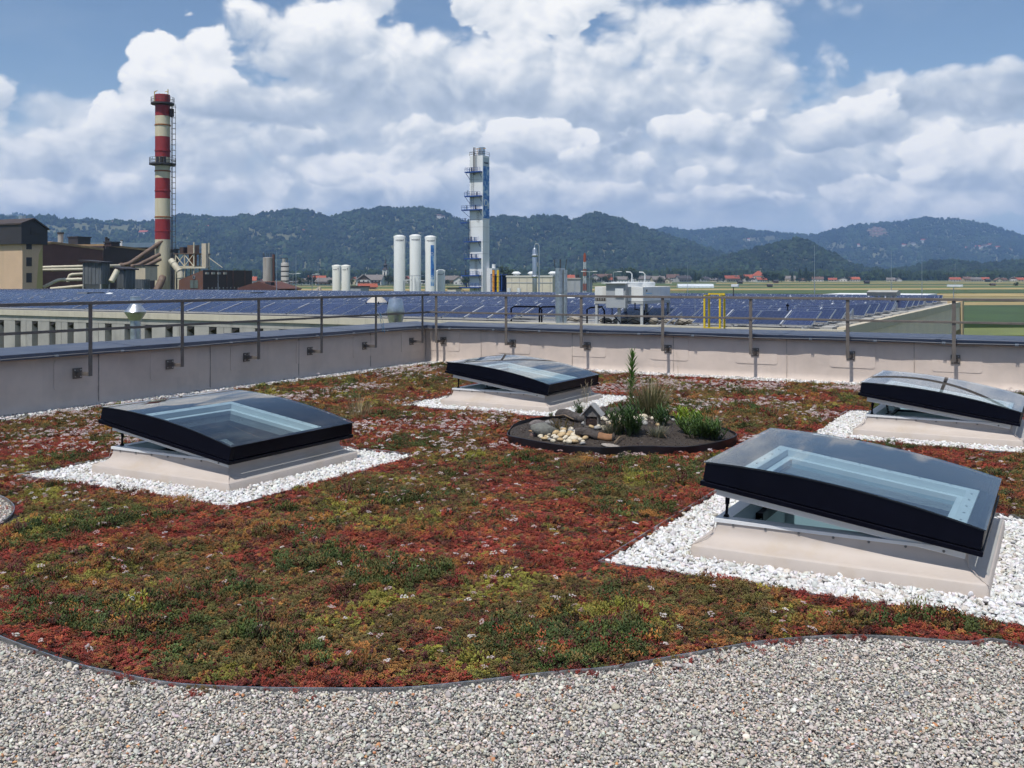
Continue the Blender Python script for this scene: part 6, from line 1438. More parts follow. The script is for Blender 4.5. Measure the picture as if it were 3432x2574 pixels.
# --- cream plant building, steel column with bend, lattice mast, grey annex
d = 270.; (_, (u0, v0)) = corner(1852, d); w, l = wl(1852, 1698, d), lr(1852, 1893, d); h = zt(929, d) - ZG; t = thing('plant_building', 'low cream flat-roofed plant building right of the tower', 'building', (u0, v0, ZG)); M_cp = pm('plant_cream', (.62, .57, .45), .04, .5, .75); m = MB(); m.b2(-w, 0, 0, l, 0, h); m.build('walls', M_cp, t); m = MB(); m.b2(-w - .15, .15, -.15, l + .15, h + .002, h + .5); m.build('fascia', pm('fascia_grey', (.55, .54, .48), .05, .5, .7), t); m = MB(); m.b2(-w, 0, -.08, -.002, zt(948, d) - ZG - .1, zt(948, d) - ZG + .1); m.build('band', M_grey, t)
for q in range(6): x = -w + w * (q + .7) / 6; m = MB(); m.b2(x - .08, x + .08, -.06, -.003, 0, h); m.build('joint', M_conc, t)
for q in (-.9, -.55, -.1): m = MB(); m.lathe([(.9, 0), (.9, .5), (1.4, .55), (.7, 1.1), (.02, 1.15)], (w * q, l * .4, h + .5), 12); m.build('roof_vent', M_white, t, smooth=True)
for px in (1713, 1747): X = -w + wl(1852, px, d) * 0 + w - wl(1852, px, d); m = MB(); m.cyl((-wl(1852, px, d), -1.2, 0), (-wl(1852, px, d), -1.2, zt(966, d) - ZG), .55, n=10); m.build('vessel', M_white, t, smooth=True)
d = 275.; (_, (u0, v0)) = corner(1945, d); w, l = wl(1945, 1898, d), 8; h = zt(936, d) - ZG; t = thing('grey_annex', 'grey low plant annex behind the steel flue', 'building', (u0, v0, ZG)); m = MB(); m.b2(-w, 0, 0, l, 0, h); m.build('walls', M_grey, t); m = MB(); m.b2(-w - .2, .2, -.2, l, h + .002, h + .4); m.build('fascia', M_conc, t); m = MB(); m.cyl((-w * .3, 1, h + .4), (-w * .3, 1, h + 1.3), .5, n=10); m.build('roof_fan', M_bd, t)
d = 240.; p = P(1792, 936, d); t = thing('steel_column', 'slim silver process column with overhead pipe bend', 'column', (p.x, p.y, ZG)); h = zt(831, d) - ZG; m = MB(); m.lathe([(.5, 0), (.5, h * .35), (.56, h * .36), (.56, h - .5), (.3, h)], n=18); m.build('vessel', M_galv, t, smooth=True); ht = zt(818, d) - ZG; cx = .45; m = MB(); m.tube([(.0, 0, h - .2), (.0, 0, ht - .4), (.25 * CS, .25 * SN, ht), (.8 * CS, .8 * SN, ht), (1.05 * CS, 1.05 * SN, ht - .4), (1.05 * CS, 1.05 * SN, 0)], .17, 8); m.build('pipe_bend', M_galv, t, smooth=True)
for z in (h * .62, h * .9): m = MB(); m.lathe([(.56, z - .4), (.8, z), (.56, z + .4)], n=10, cap=False); m.build('manway', M_galv, t)
d = 260.; p = P(1960, 936, d); t = thing('lattice_mast', 'red and white lattice mast beside the lamp post', 'mast', (p.x, p.y, ZG)); h = zt(853, d) - ZG; M_mr = pm('mast_red', (.42, .10, .05), .1, 1., .6); N = 9
for q in range(N):
    z0, z1 = h * q / N, h * (q + 1) / N; r0, r1 = .62 - .32 * q / N, .62 - .32 * (q + 1) / N; m = MB()
    for a in range(4):
        c0, s0_, c1, s1_ = math.cos(a * 1.5708 + .78), math.sin(a * 1.5708 + .78), math.cos((a + 1) * 1.5708 + .78), math.sin((a + 1) * 1.5708 + .78); m.bar((r0 * c0, r0 * s0_, z0), (r1 * c0, r1 * s0_, z1), .09); zm = (z0 + z1) / 2; rm = (r0 + r1) / 2; m.bar((r0 * c0, r0 * s0_, z0), (rm * c1, rm * s1_, zm), .05); m.bar((rm * c1, rm * s1_, zm), (r1 * c0, r1 * s0_, z1), .05); m.bar((rm * c0, rm * s0_, zm), (rm * c1, rm * s1_, zm), .05)
    m.build('mast_section', M_white if q % 2 else M_mr, t)
m = MB(); m.cyl((0, 0, h - 2), (0, 0, h + .4), .2, n=6); m.build('antenna', M_mr, t)
# parked white van and pale sheds by the tower foot
roofbox(1500, 1546, 967, 985, 285., 'pale low shed left of the gas tower', M_cp, 'low_shed', 'shed'); roofbox(1175, 1235, 962, 985, 235., 'grey low shed right of the cream tanks', M_grey, 'low_shed', 'shed')

# ================================================================== GROUND, FIELDS, VILLAGE, HILLS, AIR
_gd = [0, 200, 900, 2200, 6000, 16000]; _gz = [-9, -9, -3.5, .5, 6, 6]
def gz(d): return np.interp(d, _gd, _gz)
def d_of_row(py):
    ds = np.linspace(120, 2600, 4000); ys = HY + (EYE - gz(ds)) / ds * FPX; return float(np.interp(-py, -ys, ds))
M_ground = pm('meadow', (.105, .125, .040), .2, .004, .95, dirt=(.16, .14, .06), dscale=.002, damt=.6)
rr = [0, 60, 120, 200, 300, 450, 650, 900, 1300, 1700, 2200, 3200, 4500, 6000, 9000, 16000]; NA = 96; vs = []
for r in rr:
    for i in range(NA): a = 6.2832 * i / NA; vs.append((r * math.cos(a), r * math.sin(a), float(gz(r)) - .15))
m = MB(); m.add(vs, [(i * NA + j, i * NA + (j + 1) % NA, (i + 1) * NA + (j + 1) % NA, (i + 1) * NA + j) for i in range(len(rr) - 1) for j in range(NA)]); struct(m.build('ground', M_ground, smooth=True, auto=False, recalc=False), 'flat green valley floor behind the buildings')
# long field strips
FM = {'maize': pm('maize', (.040, .075, .022), .25, .05, .9, bump=.6, bscale=.8), 'wheat': pm('wheat', (.36, .27, .11), .15, .03, .9), 'hay': pm('hay', (.24, .20, .085), .15, .03, .9), 'grass': pm('grass_field', (.085, .125, .032), .2, .03, .9), 'lime': pm('young_crop', (.16, .19, .055), .18, .05, .9), 'beet': pm('beet', (.06, .095, .028), .2, .04, .9)}
fields = [(1130, 1106, 'lime', .25, 2100), (1106, 1062, 'maize', 1.2, 2100), (1062, 1035, 'maize', .9, 2100), (1034, 1021, 'wheat', .6, 2100), (1020, 1008, 'beet', .4, 2100), (1007, 1000, 'hay', .3, 2100), (999, 989, 'wheat', .4, 2300), (988, 976, 'beet', .5, 2300), (975.5, 970, 'wheat', .5, 800), (969.5, 963, 'grass', .3, 900), (962.5, 959, 'hay', .3, 900), (958.5, 955, 'beet', .3, 600), (954.5, 952, 'grass', .2, 2000), (951.5, 949, 'wheat', .3, 2400), (948.5, 946, 'grass', .2, 2500), (945.5, 943.5, 'hay', .2, 2500), (943, 941, 'beet', .2, 2500)]
fn = {'maize': 'dark green maize', 'wheat': 'ripe golden wheat', 'hay': 'mown straw coloured', 'grass': 'fresh grass', 'lime': 'pale green young crop', 'beet': 'deep green crop'}
for q, (ya, yb, kd, hh, x0) in enumerate(fields):
    da, db = d_of_row(ya), d_of_row(yb); m = MB(); NX = 10; xa, xb = (x0 - 1716) / FPX, 1.25; vs = []; skew = .02
    for lift in (0, 1):
        for dd in (da, db):
            for i in range(NX + 1):
                k_ = xa + (xb - xa) * i / NX; dq = dd * (1 + skew * (k_ - .3)); x, y = c2w(k_ * dq, dq); vs.append((x, y, float(gz(math.hypot(x, y))) + (hh if lift else -.3)))
    n = NX + 1; fs = []
    for i in range(NX): fs += [(2 * n + i, 2 * n + i + 1, 3 * n + i + 1, 3 * n + i), (i, i + 1, 2 * n + i + 1, 2 * n + i), (n + i + 1, n + i, 3 * n + i, 3 * n + i + 1)]
    m.add(vs, fs); struct(m.build('field', FM[kd], recalc=False), '%s field strip, %s from the near side' % (fn[kd], ordn[q]))
# ---- houses
HW = [pm('house_white', (.62, .60, .56), .05, .5, .8), pm('house_cream', (.55, .47, .34), .05, .5, .8), pm('house_grey', (.42, .41, .39), .05, .5, .8), pm('house_brown', (.13, .085, .06), .1, .5, .8)]
HR = [pm('tile_red', (.34, .085, .045), .15, .6, .8, objvar=.2), pm('tile_brown', (.15, .085, .065), .15, .6, .8, objvar=.2), pm('tile_grey', (.17, .15, .14), .15, .6, .8, objvar=.2), pm('tile_dark', (.055, .05, .055), .15, .6, .8, objvar=.2)]
rn = ['red', 'brown', 'grey', 'dark']; wn = ['white', 'cream', 'grey', 'timber']
M_pane = pm('window_dark', (.03, .035, .045), .2, 3., .2); M_wood2 = pm('balcony_wood', (.10, .055, .03), .15, 1., .8)
def house(px, wpx, ybase, ytop, roof, wall, gable, lab, hip=False, name='house'):
    d = d_of_row(max(ybase, 944)); d = min(d, 1500); X, (u0, v0) = corner(px, d); zb = float(gz(d)); Wd = wpx / FPX * d; h = max(4.0, (ybase - ytop) / FPX * d); eave = h * .55; Dp = max(7., Wd * .6)
    t = thing(name, lab, 'house', (u0, v0, zb), TH + R(random.uniform(-18, 18))); L2, D2 = Wd / 2, Dp / 2
    m = MB(); m.b2(-L2, L2, -D2, D2, -3, eave); m.build('walls', HW[wall], t); o_ = .7; m = MB()
    if gable:   # gable end towards the viewer
        m.prism([(-L2 - o_, eave - .4), (0, h), (L2 + o_, eave - .4), (L2 + o_, eave - .1), (0, h + .35), (-L2 - o_, eave - .1)], 'y', -D2 - o_, D2 + o_); m.build('roof', HR[roof], t); m = MB(); m.prism([(-L2, eave + .002), (L2, eave + .002), (0, h - .1)], 'y', -D2 + .01, D2 - .01); m.build('gable_wall', HW[wall] if wall != 0 or random.random() < .5 else HW[3], t)
    elif hip:
        m.add([(-L2 - o_, -D2 - o_, eave), (L2 + o_, -D2 - o_, eave), (L2 + o_, D2 + o_, eave), (-L2 - o_, D2 + o_, eave), (-L2 * .15, 0, h), (L2 * .15, 0, h)], [(0, 1, 5, 4), (1, 2, 5), (2, 3, 4, 5), (3, 0, 4), (3, 2, 1, 0)]); m.build('roof', HR[roof], t)
    else:
        m.prism([(-D2 - o_, eave - .4), (0, h), (D2 + o_, eave - .4), (D2 + o_, eave - .1), (0, h + .35), (-D2 - o_, eave - .1)], 'x', -L2 - o_, L2 + o_); m.build('roof', HR[roof], t); m = MB(); m.prism([(-D2, eave + .002), (D2, eave + .002), (0, h - .1)], 'x', -L2 + .01, L2 - .01); m.build('gable_wall', HW[wall], t)
    m = MB(); m.b2(L2 * .3, L2 * .3 + .8, .4, 1.2, h * .6, h + 1.0); m.build('chimney', HW[2], t)
    if wpx > 20:
        nwin = max(2, int(Wd / 3.2)); fl = (.9, ) if eave < 5 else (.9, eave * .5 + .6)
        for z in fl:
            for i in range(nwin): x = -L2 + Wd * (i + .5) / nwin; m = MB(); m.b2(x - .55, x + .55, -D2 - .05, -D2 - .002, z, z + 1.4); m.build('window', M_pane, t)
        if wpx > 40: m = MB(); m.b2(-L2 * .9, L2 * .9, -D2 - 1.1, -D2 - .052, eave * .48, eave * .48 + .9); m.build('balcony', M_wood2, t)
    return t
random.seed(5)
H = [(842, 34, 954, 928, 0, 0, 0), (875, 24, 955, 938, 0, 2, 1), (985, 46, 955, 930, 2, 0, 1), (1020, 40, 956, 934, 2, 2, 0), (1062, 56, 952, 925, 0, 2, 0), (1092, 60, 957, 932, 2, 0, 0), (1188, 26, 955, 930, 0, 1, 1), (1217, 44, 958, 921, 2, 0, 1), (1250, 76, 957, 922, 2, 0, 0), (1282, 28, 955, 930, 2, 2, 0), (1366, 20, 950, 926, 0, 0, 1), (1415, 30, 952, 935, 2, 0, 0), (1515, 44, 953, 925, 2, 1, 0), (1540, 34, 955, 928, 2, 0, 1), (1232, 58, 972, 952, 0, 0, 0),
     (1905, 40, 948, 922, 0, 2, 0), (1992, 44, 946, 921, 3, 2, 1), (2020, 60, 944, 919, 1, 2, 0), (2046, 36, 948, 930, 0, 2, 0), (2082, 40, 948, 927, 2, 0, 0), (2118, 26, 946, 925, 2, 0, 1), (2160, 40, 947, 925, 2, 2, 0), (2205, 44, 950, 926, 2, 1, 0), (2236, 30, 950, 933, 1, 1, 1), (2255, 40, 944, 920, 1, 2, 0), (2290, 46, 945, 924, 3, 2, 0), (2360, 28, 944, 928, 3, 2, 0), (2392, 26, 942, 930, 2, 1, 0), (2434, 40, 944, 930, 3, 0, 1), (2466, 30, 944, 924, 2, 1, 1), (2455, 58, 932, 912, 0, 1, 0), (2512, 44, 944, 921, 0, 0, 0), (2520, 24, 945, 932, 3, 0, 1), (2550, 34, 946, 930, 0, 0, 0), (2648, 32, 943, 924, 2, 1, 0), (2690, 24, 943, 932, 1, 2, 0), (2740, 36, 942, 926, 1, 0, 0), (2790, 26, 940, 928, 0, 0, 0), (2825, 36, 940, 927, 3, 0, 1), (2862, 34, 940, 925, 0, 0, 0), (2985, 26, 941, 928, 2, 0, 0), (3010, 20, 941, 929, 3, 0, 1), (3200, 34, 940, 926, 0, 0, 0), (3240, 30, 941, 925, 1, 1, 0), (3268, 34, 940, 926, 2, 2, 0), (3300, 26, 938, 924, 0, 0, 0), (3345, 22, 947, 932, 1, 1, 1), (3360, 24, 937, 925, 1, 0, 0), (3395, 22, 940, 925, 2, 0, 1), (3420, 36, 937, 924, 0, 1, 0)]
H.sort(key=lambda a: a[0])
big = ['', '']
def nth(i): return ordn[i] if i < 20 else ['twenty-first', 'twenty-second', 'twenty-third', 'twenty-fourth', 'twenty-fifth', 'twenty-sixth', 'twenty-seventh', 'twenty-eighth', 'twenty-ninth', 'thirtieth', 'thirty-first', 'thirty-second', 'thirty-third', 'thirty-fourth', 'thirty-fifth', 'thirty-sixth', 'thirty-seventh', 'thirty-eighth', 'thirty-ninth', 'fortieth'][i - 20]
lh = [h_ for h_ in H if h_[0] < 1600]; rh = [h_ for h_ in H if h_[0] >= 1600]
for side, lst in (('left of', lh), ('right of', rh)):
    for i, (px, wp, yb, yt, rf, wl_, gb_) in enumerate(lst):
        o = house(px, wp, yb, yt, rf, wl_, gb_, '%s-roofed village house %s the gas tower, %s house from left' % (rn[rf], side, nth(i))); o['group'] = 'village houses'
house(2542, 40, 942, 906, 0, 0, 0, 'large white villa with tall red hipped roof in the village', hip=True, name='villa')['group'] = 'village houses'
# church tower
d = 980.; p = P(1292, 936, d); zb = float(gz(d)); t = thing('church_tower', 'white church tower with dark onion spire above the village', 'church', (p.x, p.y, zb), R(12)); k_ = d / FPX
z = lambda y: zt(y, d) - zb
m = MB(); m.b2(-2.2, 2.2, -2.2, 2.2, -3, z(905)); m.build('tower', HW[0], t)
m = MB(); m.lathe([(3.1, z(905)), (2.6, z(901)), (1.5, z(897)), (1.2, z(894)), (2.0, z(891)), (2.1, z(888)), (1.2, z(884)), (.8, z(880)), (1.1, z(878)), (.5, z(872)), (.15, z(864)), (.1, z(856))], n=10); m.build('spire', HR[3], t, smooth=True)
for a in range(2): m = MB(); (m.b2(-.6, .6, -2.25, -2.201, z(922), z(911)) if a == 0 else m.b2(2.201, 2.25, -.6, .6, z(922), z(911))); m.build('belfry_window', M_pane, t)
m = MB(); m.prism([(-5, z(940)), (5, z(940)), (0, z(926))], 'y', 2.3, 16); m.build('nave_roof', HR[1], t); m = MB(); m.b2(-4.5, 4.5, 2.3, 16, -3, z(940) - .01); m.build('nave', HW[0], t)
# greenhouse and field huts
d = 720.; p = P(2330, 950, d); t = thing('greenhouse', 'long pale plastic greenhouse at the field edge', 'greenhouse', (p.x, p.y, float(gz(d))), TH); m = MB(); L_ = 120 / FPX * d / 1; m.prism([(-3, 0), (3, 0), (2.8, 1.6), (1.6, 2.8), (0, 3.2), (-1.6, 2.8), (-2.8, 1.6)], 'x', -L_ / 2, L_ / 2); m.build('cover', pm('plastic_film', (.62, .66, .68), .05, .3, .4), t); m = MB(); [m.b2(x, x + .12, -3.05, -2.9, 0, 1.6) for x in np.arange(-L_ / 2, L_ / 2, 3)]; m.build('hoops', M_galv, t)['kind'] = 'stuff'
for q, (px, py) in enumerate(((2580, 964), (2905, 952), (3310, 946), (3327, 961), (2480, 952), (2600, 950))):
    d = d_of_row(py); p = P(px, py, d); t = thing('field_hut', 'small dark wooden field hut, %s of six from left' % ordn[sorted([2580, 2905, 3310, 3327, 2480, 2600]).index(px)], 'hut', (p.x, p.y, float(gz(d))), TH + R(10), group='field huts'); s = 8 / FPX * d; m = MB(); m.b2(-s, s, -s * .6, s * .6, 0, s * .9); m.build('walls', HW[3], t); m = MB(); m.prism([(-s * .9, s * .9), (0, s * 1.5), (s * .9, s * .9), (0, s * 1.35)], 'x', -s * 1.2, s * 1.2); m.build('roof', HR[3], t)
# ---- trees of the village
T_leaf = [leaf_mat('tree_leaf_%d' % i, c, .5, .15, .7) for i, c in enumerate(((.030, .050, .018), (.045, .068, .022), (.020, .038, .018)))]
M_trunk = pm('tree_bark', (.08, .06, .045), .2, 2., .9)
def crown_mesh(seed, conif, mat):
    r = random.Random(seed); m = MB()
    if conif:
        for i in range(420):
            z = r.random() ** .8; rad = .30 * (1 - z) * (.55 + .45 * ((z * 9) % 1)) + .01; a = r.uniform(0, 6.283); q = rad * math.sqrt(r.uniform(.3, 1)); c = Vector((q * math.cos(a), q * math.sin(a), .08 + z * .92)); s = .035 * r.uniform(.7, 1.4); n1 = Vector((math.cos(a), math.sin(a), -.5)); sd = Vector((-math.sin(a), math.cos(a), 0)); m.add([c - sd * s, c + n1 * s * 1.5, c + sd * s, c - n1 * s * .5 + Vector((0, 0, s * .6))], [(0, 1, 2, 3)])
    else:
        lobes = [(Vector((r.uniform(-.26, .26), r.uniform(-.26, .26), r.uniform(.35, .82))), r.uniform(.16, .27)) for _ in range(11)]
        for c0, rad in lobes:
            for i in range(62):
                dv = Vector((r.gauss(0, 1), r.gauss(0, 1), r.gauss(0, 1))).normalized(); c = c0 + dv * rad * r.uniform(.6, 1.08); s = .040 * r.uniform(.6, 1.3); nn = (dv + Vector((r.gauss(0, .5), r.gauss(0, .5), r.gauss(0, .5)))).normalized(); a = nn.orthogonal().normalized(); b = nn.cross(a); m.add([c - a * s, c - b * s * .8, c + a * s, c + b * s * .8], [(0, 1, 2, 3)])
    return m.mesh('crown', mat)
CRM = [(crown_mesh(i, 0, T_leaf[i % 3]), crown_mesh(50 + i, 1, T_leaf[2])) for i in range(4)]
def trunk_mesh(): m = MB(); m.tube([(0, 0, -.1), (.01, 0, .25), (0, .01, .55)], [.035, .028, .012], 7); m.cyl((0, 0, .3), (.14, .05, .55), .016, .006, 5); m.cyl((0, 0, .35), (-.12, -.06, .6), .014, .005, 5); return m.mesh('trunk', M_trunk)
TRM = trunk_mesh(); tree_spots = []
random.seed(77)
for (px, yb, hpx, con) in [(1880, 950, 30, 0), (2020, 952, 26, 0), (2062, 950, 24, 0), (2112, 948, 50, 0), (2128, 948, 44, 0), (2215, 950, 22, 0), (2330, 946, 32, 1), (2345, 945, 28, 0), (2405, 944, 34, 0), (2425, 944, 28, 1), (2488, 946, 24, 0), (2505, 946, 22, 0), (2575, 946, 38, 0), (2590, 946, 32, 1), (2605, 945, 30, 0), (2620, 946, 26, 0), (2655, 945, 30, 1), (2680, 944, 40, 1), (2702, 944, 44, 1), (2712, 944, 36, 0), (2765, 941, 22, 0), (2845, 940, 18, 0), (2910, 940, 20, 0), (2960, 941, 22, 0), (2975, 941, 18, 0), (3105, 938, 24, 0), (3150, 938, 22, 0), (3180, 938, 28, 0), (3225, 938, 24, 1), (3325, 938, 26, 0), (3405, 962, 16, 0), (3385, 938, 22, 1),
        (990, 958, 32, 0), (1010, 960, 30, 0), (1042, 957, 38, 0), (1056, 956, 30, 1), (1108, 960, 22, 0), (1178, 955, 20, 0), (1300, 957, 38, 0), (1318, 957, 32, 0), (1350, 957, 28, 0), (1372, 957, 26, 0), (1418, 957, 30, 0), (1556, 960, 30, 0), (1570, 958, 34, 0), (1690, 955, 60, 0), (1705, 956, 52, 0), (1722, 956, 40, 0), (1770, 955, 26, 0), (1965, 958, 24, 0), (1985, 956, 28, 0), (2035, 950, 30, 0), (1500, 957, 18, 0), (1535, 955, 16, 0)]:
    tree_spots.append((px, yb, hpx, con))
tree_spots.sort()
for q, (px, yb, hpx, con) in enumerate(tree_spots):
    d = min(d_of_row(max(yb, 942)), 1500) * random.uniform(.93, 1.02); X, (u0, v0) = corner(px, d); h = hpx / FPX * d * 1.08; side = 'left' if q < 27 else 'right'; i = q if q < 27 else len(tree_spots) - 1 - q
    t = thing('conifer_tree' if con else 'leafy_tree', '%s tree among the village houses, %s tree from the %s' % ('narrow dark conifer' if con else 'round green', nth(i), side), 'tree', (u0, v0, float(gz(d))), random.uniform(0, 6), 'village trees'); t.scale = (h, h, h) if con else (h * random.uniform(.95, 1.3),) * 2 + (h,)
    for nm, me in (('crown', CRM[q % 4][1 if con else 0]), ('trunk', TRM)): o = bpy.data.objects.new(nm, me); COL.objects.link(o); o.parent = t

# ---- hills with their forests
FORM = inst_mat('forest_crowns', .9, .25, spec=.1)
def blob_tree(seed, con):
    import bmesh
    r = random.Random(seed); m = MB()
    if con: m.lathe([(.24, .10), (.30, .16), (.17, .45), (.20, .47), (.09, .78), (.01, 1.0)], n=7, cap=False)
    else:
        bm = bmesh.new(); bmesh.ops.create_icosphere(bm, subdivisions=2, radius=.5)
        ph = [r.uniform(0, 6) for _ in range(3)]
        for v in bm.verts: k = 1 + .22 * math.sin(v.co.x * 9 + ph[0]) * math.sin(v.co.y * 9 + ph[1]) + .14 * math.sin(v.co.z * 11 + ph[2]) + r.uniform(-.08, .08); v.co = Vector((v.co.x * k, v.co.y * k, v.co.z * k * 1.05 + .48))
        me = bpy.data.meshes.new('fb'); bm.to_mesh(me); bm.free(); me.materials.append(FORM); return me
    return m.mesh('fb', FORM)
BT = [blob_tree(i, 0) for i in range(4)] + [blob_tree(9 + i, 1) for i in range(2)]
def ridge_fn(prof):
    xs = [a for a, _ in prof]; ys = [b for _, b in prof]; return lambda px: np.interp(px, xs, ys)
def hill(name, lab, D, prof, back, px0, px1, seed, fstep, col, clear, tree_h=17., front=.30, colvar=.25, forest_lab=''):
    """a ridge D metres off whose skyline runs through prof; slopes face the valley"""
    rf = ridge_fn(prof); NX = int((px1 - px0) / 14); NRr = 46; pxs = np.linspace(px0, px1, NX); t = np.linspace(0, 1, NRr)
    r0 = D * (1 - front); R1 = D * 1.12
    PX, T = np.meshgrid(pxs, t); rd = r0 + (R1 - r0) * T; tr = (D - r0) / (R1 - r0); s = np.clip(T / tr, 0, 1); back_f = np.clip((T - tr) / (1 - tr), 0, 1)
    Hh = EYE + (HY - rf(PX)) / FPX * D - tree_h * .8; zg = gz(rd)
    k_ = (PX - 1716) / FPX; xx, yy = k_ * rd * CS - rd * SN, k_ * rd * SN + rd * CS
    spur = fbm(PX / 70. + seed * 13, T * 5 + seed, 5, .55) - .5
    shape = s ** 1.25 * (1 - .0 * s) ; shape = np.clip(shape + spur * .75 * np.sin(np.pi * np.clip(s, 0, 1)) * .62, 0, 1.0) * (1 - .55 * back_f)
    Z = zg - 12 * (1 - s) ** 3 + (Hh - zg) * shape; Z = np.where(s <= 0.001, zg - 14, Z)
    vs = np.c_[xx.ravel(), yy.ravel(), Z.ravel()]; fs = [(i * NX + j, i * NX + j + 1, (i + 1) * NX + j + 1, (i + 1) * NX + j) for i in range(NRr - 1) for j in range(NX - 1)]
    m = MB(); m.v = [tuple(v) for v in vs]; m.f = fs; m.n = len(vs)
    o = struct(m.build(name, pm('hill_ground_' + str(seed), (.11, .11, .05), .25, .004, .95, dirt=(.06, .07, .03), dscale=.003, damt=.6), smooth=True, auto=False, recalc=False), lab)
    # forest, thinned where meadows lie
    n = int((px1 - px0) / FPX * D * (R1 - r0) * .62 / fstep ** 2); a = rng.uniform(px0, px1, n); b = rng.uniform(.02, tr * 1.03, n) ** .85
    b = np.clip(b, .02, tr * 1.03)
    fx = (a - px0) / (px1 - px0) * (NX - 1); fy = b * (NRr - 1); xi = np.clip(fx.astype(int), 0, NX - 2); yi = np.clip(fy.astype(int), 0, NRr - 2); dx, dy = fx - xi, fy - yi
    def bil(A): return (A[yi, xi] * (1 - dx) + A[yi, xi + 1] * dx) * (1 - dy) + (A[yi + 1, xi] * (1 - dx) + A[yi + 1, xi + 1] * dx) * dy
    x, y, z = bil(xx), bil(yy), bil(Z); dd = -x * SN + y * CS; ppx = 1716 + (x * CS + y * SN) / dd * FPX; ppy = HY - (z + tree_h * .5 - EYE) / dd * FPX
    keep = np.ones(n, bool)
    quarry = np.zeros(n, bool)
    for (cx, cy, rx_, ry_, dens) in clear:
        inside = ((ppx - cx) / rx_) ** 2 + ((ppy - cy) / ry_) ** 2 + 1.1 * (fbm(ppx / 26. + cx, ppy / 9. + cy, 3) - .5) < 1
        if dens == .02: quarry |= inside
        else: keep &= ~(inside & (rng.random(n) > dens))
    x, y, z, ppx, ppy, quarry = x[keep], y[keep], z[keep], ppx[keep], ppy[keep], quarry[keep]; n = len(x)
    hh = tree_h * rng.uniform(.65, 1.25, n) * (.8 + .5 * fbm(ppx / 30., ppy / 12., 3)); ww = hh * rng.uniform(.75, 1.05, n); con = rng.random(n) < .30 + .3 * (fbm(ppx / 60. + 9, ppy / 25., 2) > .55)
    vid = np.where(con, rng.integers(4, 6, n), rng.integers(0, 4, n)); tone = (.25 + 1.55 * fbm(ppx / 55. + 31, ppy / 20. + seed, 4))[:, None]  # broad tone patches put light and dark, as from clouds, into crown colour
    cc = np.array(col)[None] * tone * rng.normal(1, colvar, (n, 1)).clip(.4, 1.9) * np.where(con[:, None], .62, 1.0) * rng.normal(1, .07, (n, 3))
    cc[quarry] = np.array((.34, .22, .18)) * rng.normal(1, .15, (int(quarry.sum()), 1)); hh[quarry] *= .2; ww[quarry] *= 1.3
    f = scatter('forest', np.c_[x, y, z - 1.5], np.c_[np.zeros((n, 2)), rng.uniform(0, 6.28, n)], np.c_[ww, ww, hh], vid, np.clip(cc, .004, .5), BT); f['label'] = forest_lab; return o
hill('hill', 'farthest wooded mountain along the right skyline', 6800., [(1500, 800), (1900, 800), (2170, 772), (2240, 758), (2300, 770), (2360, 766), (2400, 763), (2460, 757), (2530, 770), (2600, 776), (2690, 783), (2740, 783), (2800, 763), (2860, 753), (2930, 746), (3000, 741), (3070, 733), (3090, 726), (3110, 722), (3130, 726), (3180, 727), (3260, 737), (3330, 754), (3400, 777), (3432, 790), (3700, 830), (4200, 850)], 0, 1500, 4100, 3, 19., (.030, .044, .020),
     [(2545, 800, 60, 10, .15), (2800, 822, 45, 8, .2), (2920, 826, 70, 6, .25), (3050, 820, 60, 8, .25), (3290, 832, 50, 8, .2), (3350, 850, 60, 12, .3), (2935, 775, 34, 22, .02)], 20., .34, forest_lab='distant forest on the far right mountain')
hill('hill', 'wooded hill range with farm meadows along the left skyline', 4300., [(-600, 730), (-200, 722), (0, 718), (60, 720), (140, 718), (200, 729), (300, 734), (400, 737), (520, 736), (570, 724), (600, 714), (640, 714), (700, 723), (760, 725), (800, 718), (860, 712), (900, 705), (980, 699), (1010, 696), (1060, 706), (1110, 721), (1150, 710), (1200, 702), (1250, 694), (1330, 690), (1400, 691), (1430, 695), (1480, 704), (1530, 724), (1560, 744), (1600, 775), (1680, 800), (1760, 830), (1900, 880)], 0, -500, 1850, 1, 13.5, (.032, .046, .019),
     [(270, 760, 150, 18, .12), (430, 762, 70, 12, .06), (130, 770, 60, 14, .35), (640, 780, 34, 14, .25), (500, 748, 110, 6, .3), (910, 788, 75, 12, .15), (1010, 790, 40, 8, .25), (970, 722, 30, 8, .4), (1475, 732, 34, 6, .2), (880, 720, 40, 6, .4)], 17., .36, forest_lab='mixed forest covering the left hill range')
hill('hill', 'rounded wooded hill right of the gas tower', 4000., [(1400, 800), (1480, 770), (1560, 738), (1640, 724), (1700, 720), (1760, 726), (1800, 719), (1870, 720), (1920, 731), (1935, 728), (1960, 716), (1990, 709), (2020, 710), (2060, 724), (2120, 747), (2180, 766), (2240, 784), (2300, 802), (2400, 838), (2500, 862), (2600, 878), (2760, 892), (2900, 905)], 0, 1400, 2850, 2, 13., (.028, .042, .020), [(1730, 752, 28, 6, .1), (1780, 893, 60, 7, .1), (2080, 862, 30, 9, .5)], 17., .36, forest_lab='dense forest on the rounded hill right of the tower')
hill('hill', 'small dark cone-shaped hill in front of the right mountain', 3000., [(2150, 905), (2300, 884), (2400, 868), (2500, 838), (2600, 812), (2650, 802), (2690, 799), (2730, 814), (2790, 847), (2840, 877), (2900, 895), (3000, 904), (3060, 892), (3120, 874), (3200, 872), (3300, 882), (3432, 872), (3600, 868), (4000, 880)], 0, 2100, 3950, 4, 12., (.024, .036, .016), [(3200, 890, 60, 5, .3)], 15., .22, forest_lab='dark forest on the small cone-shaped hill')
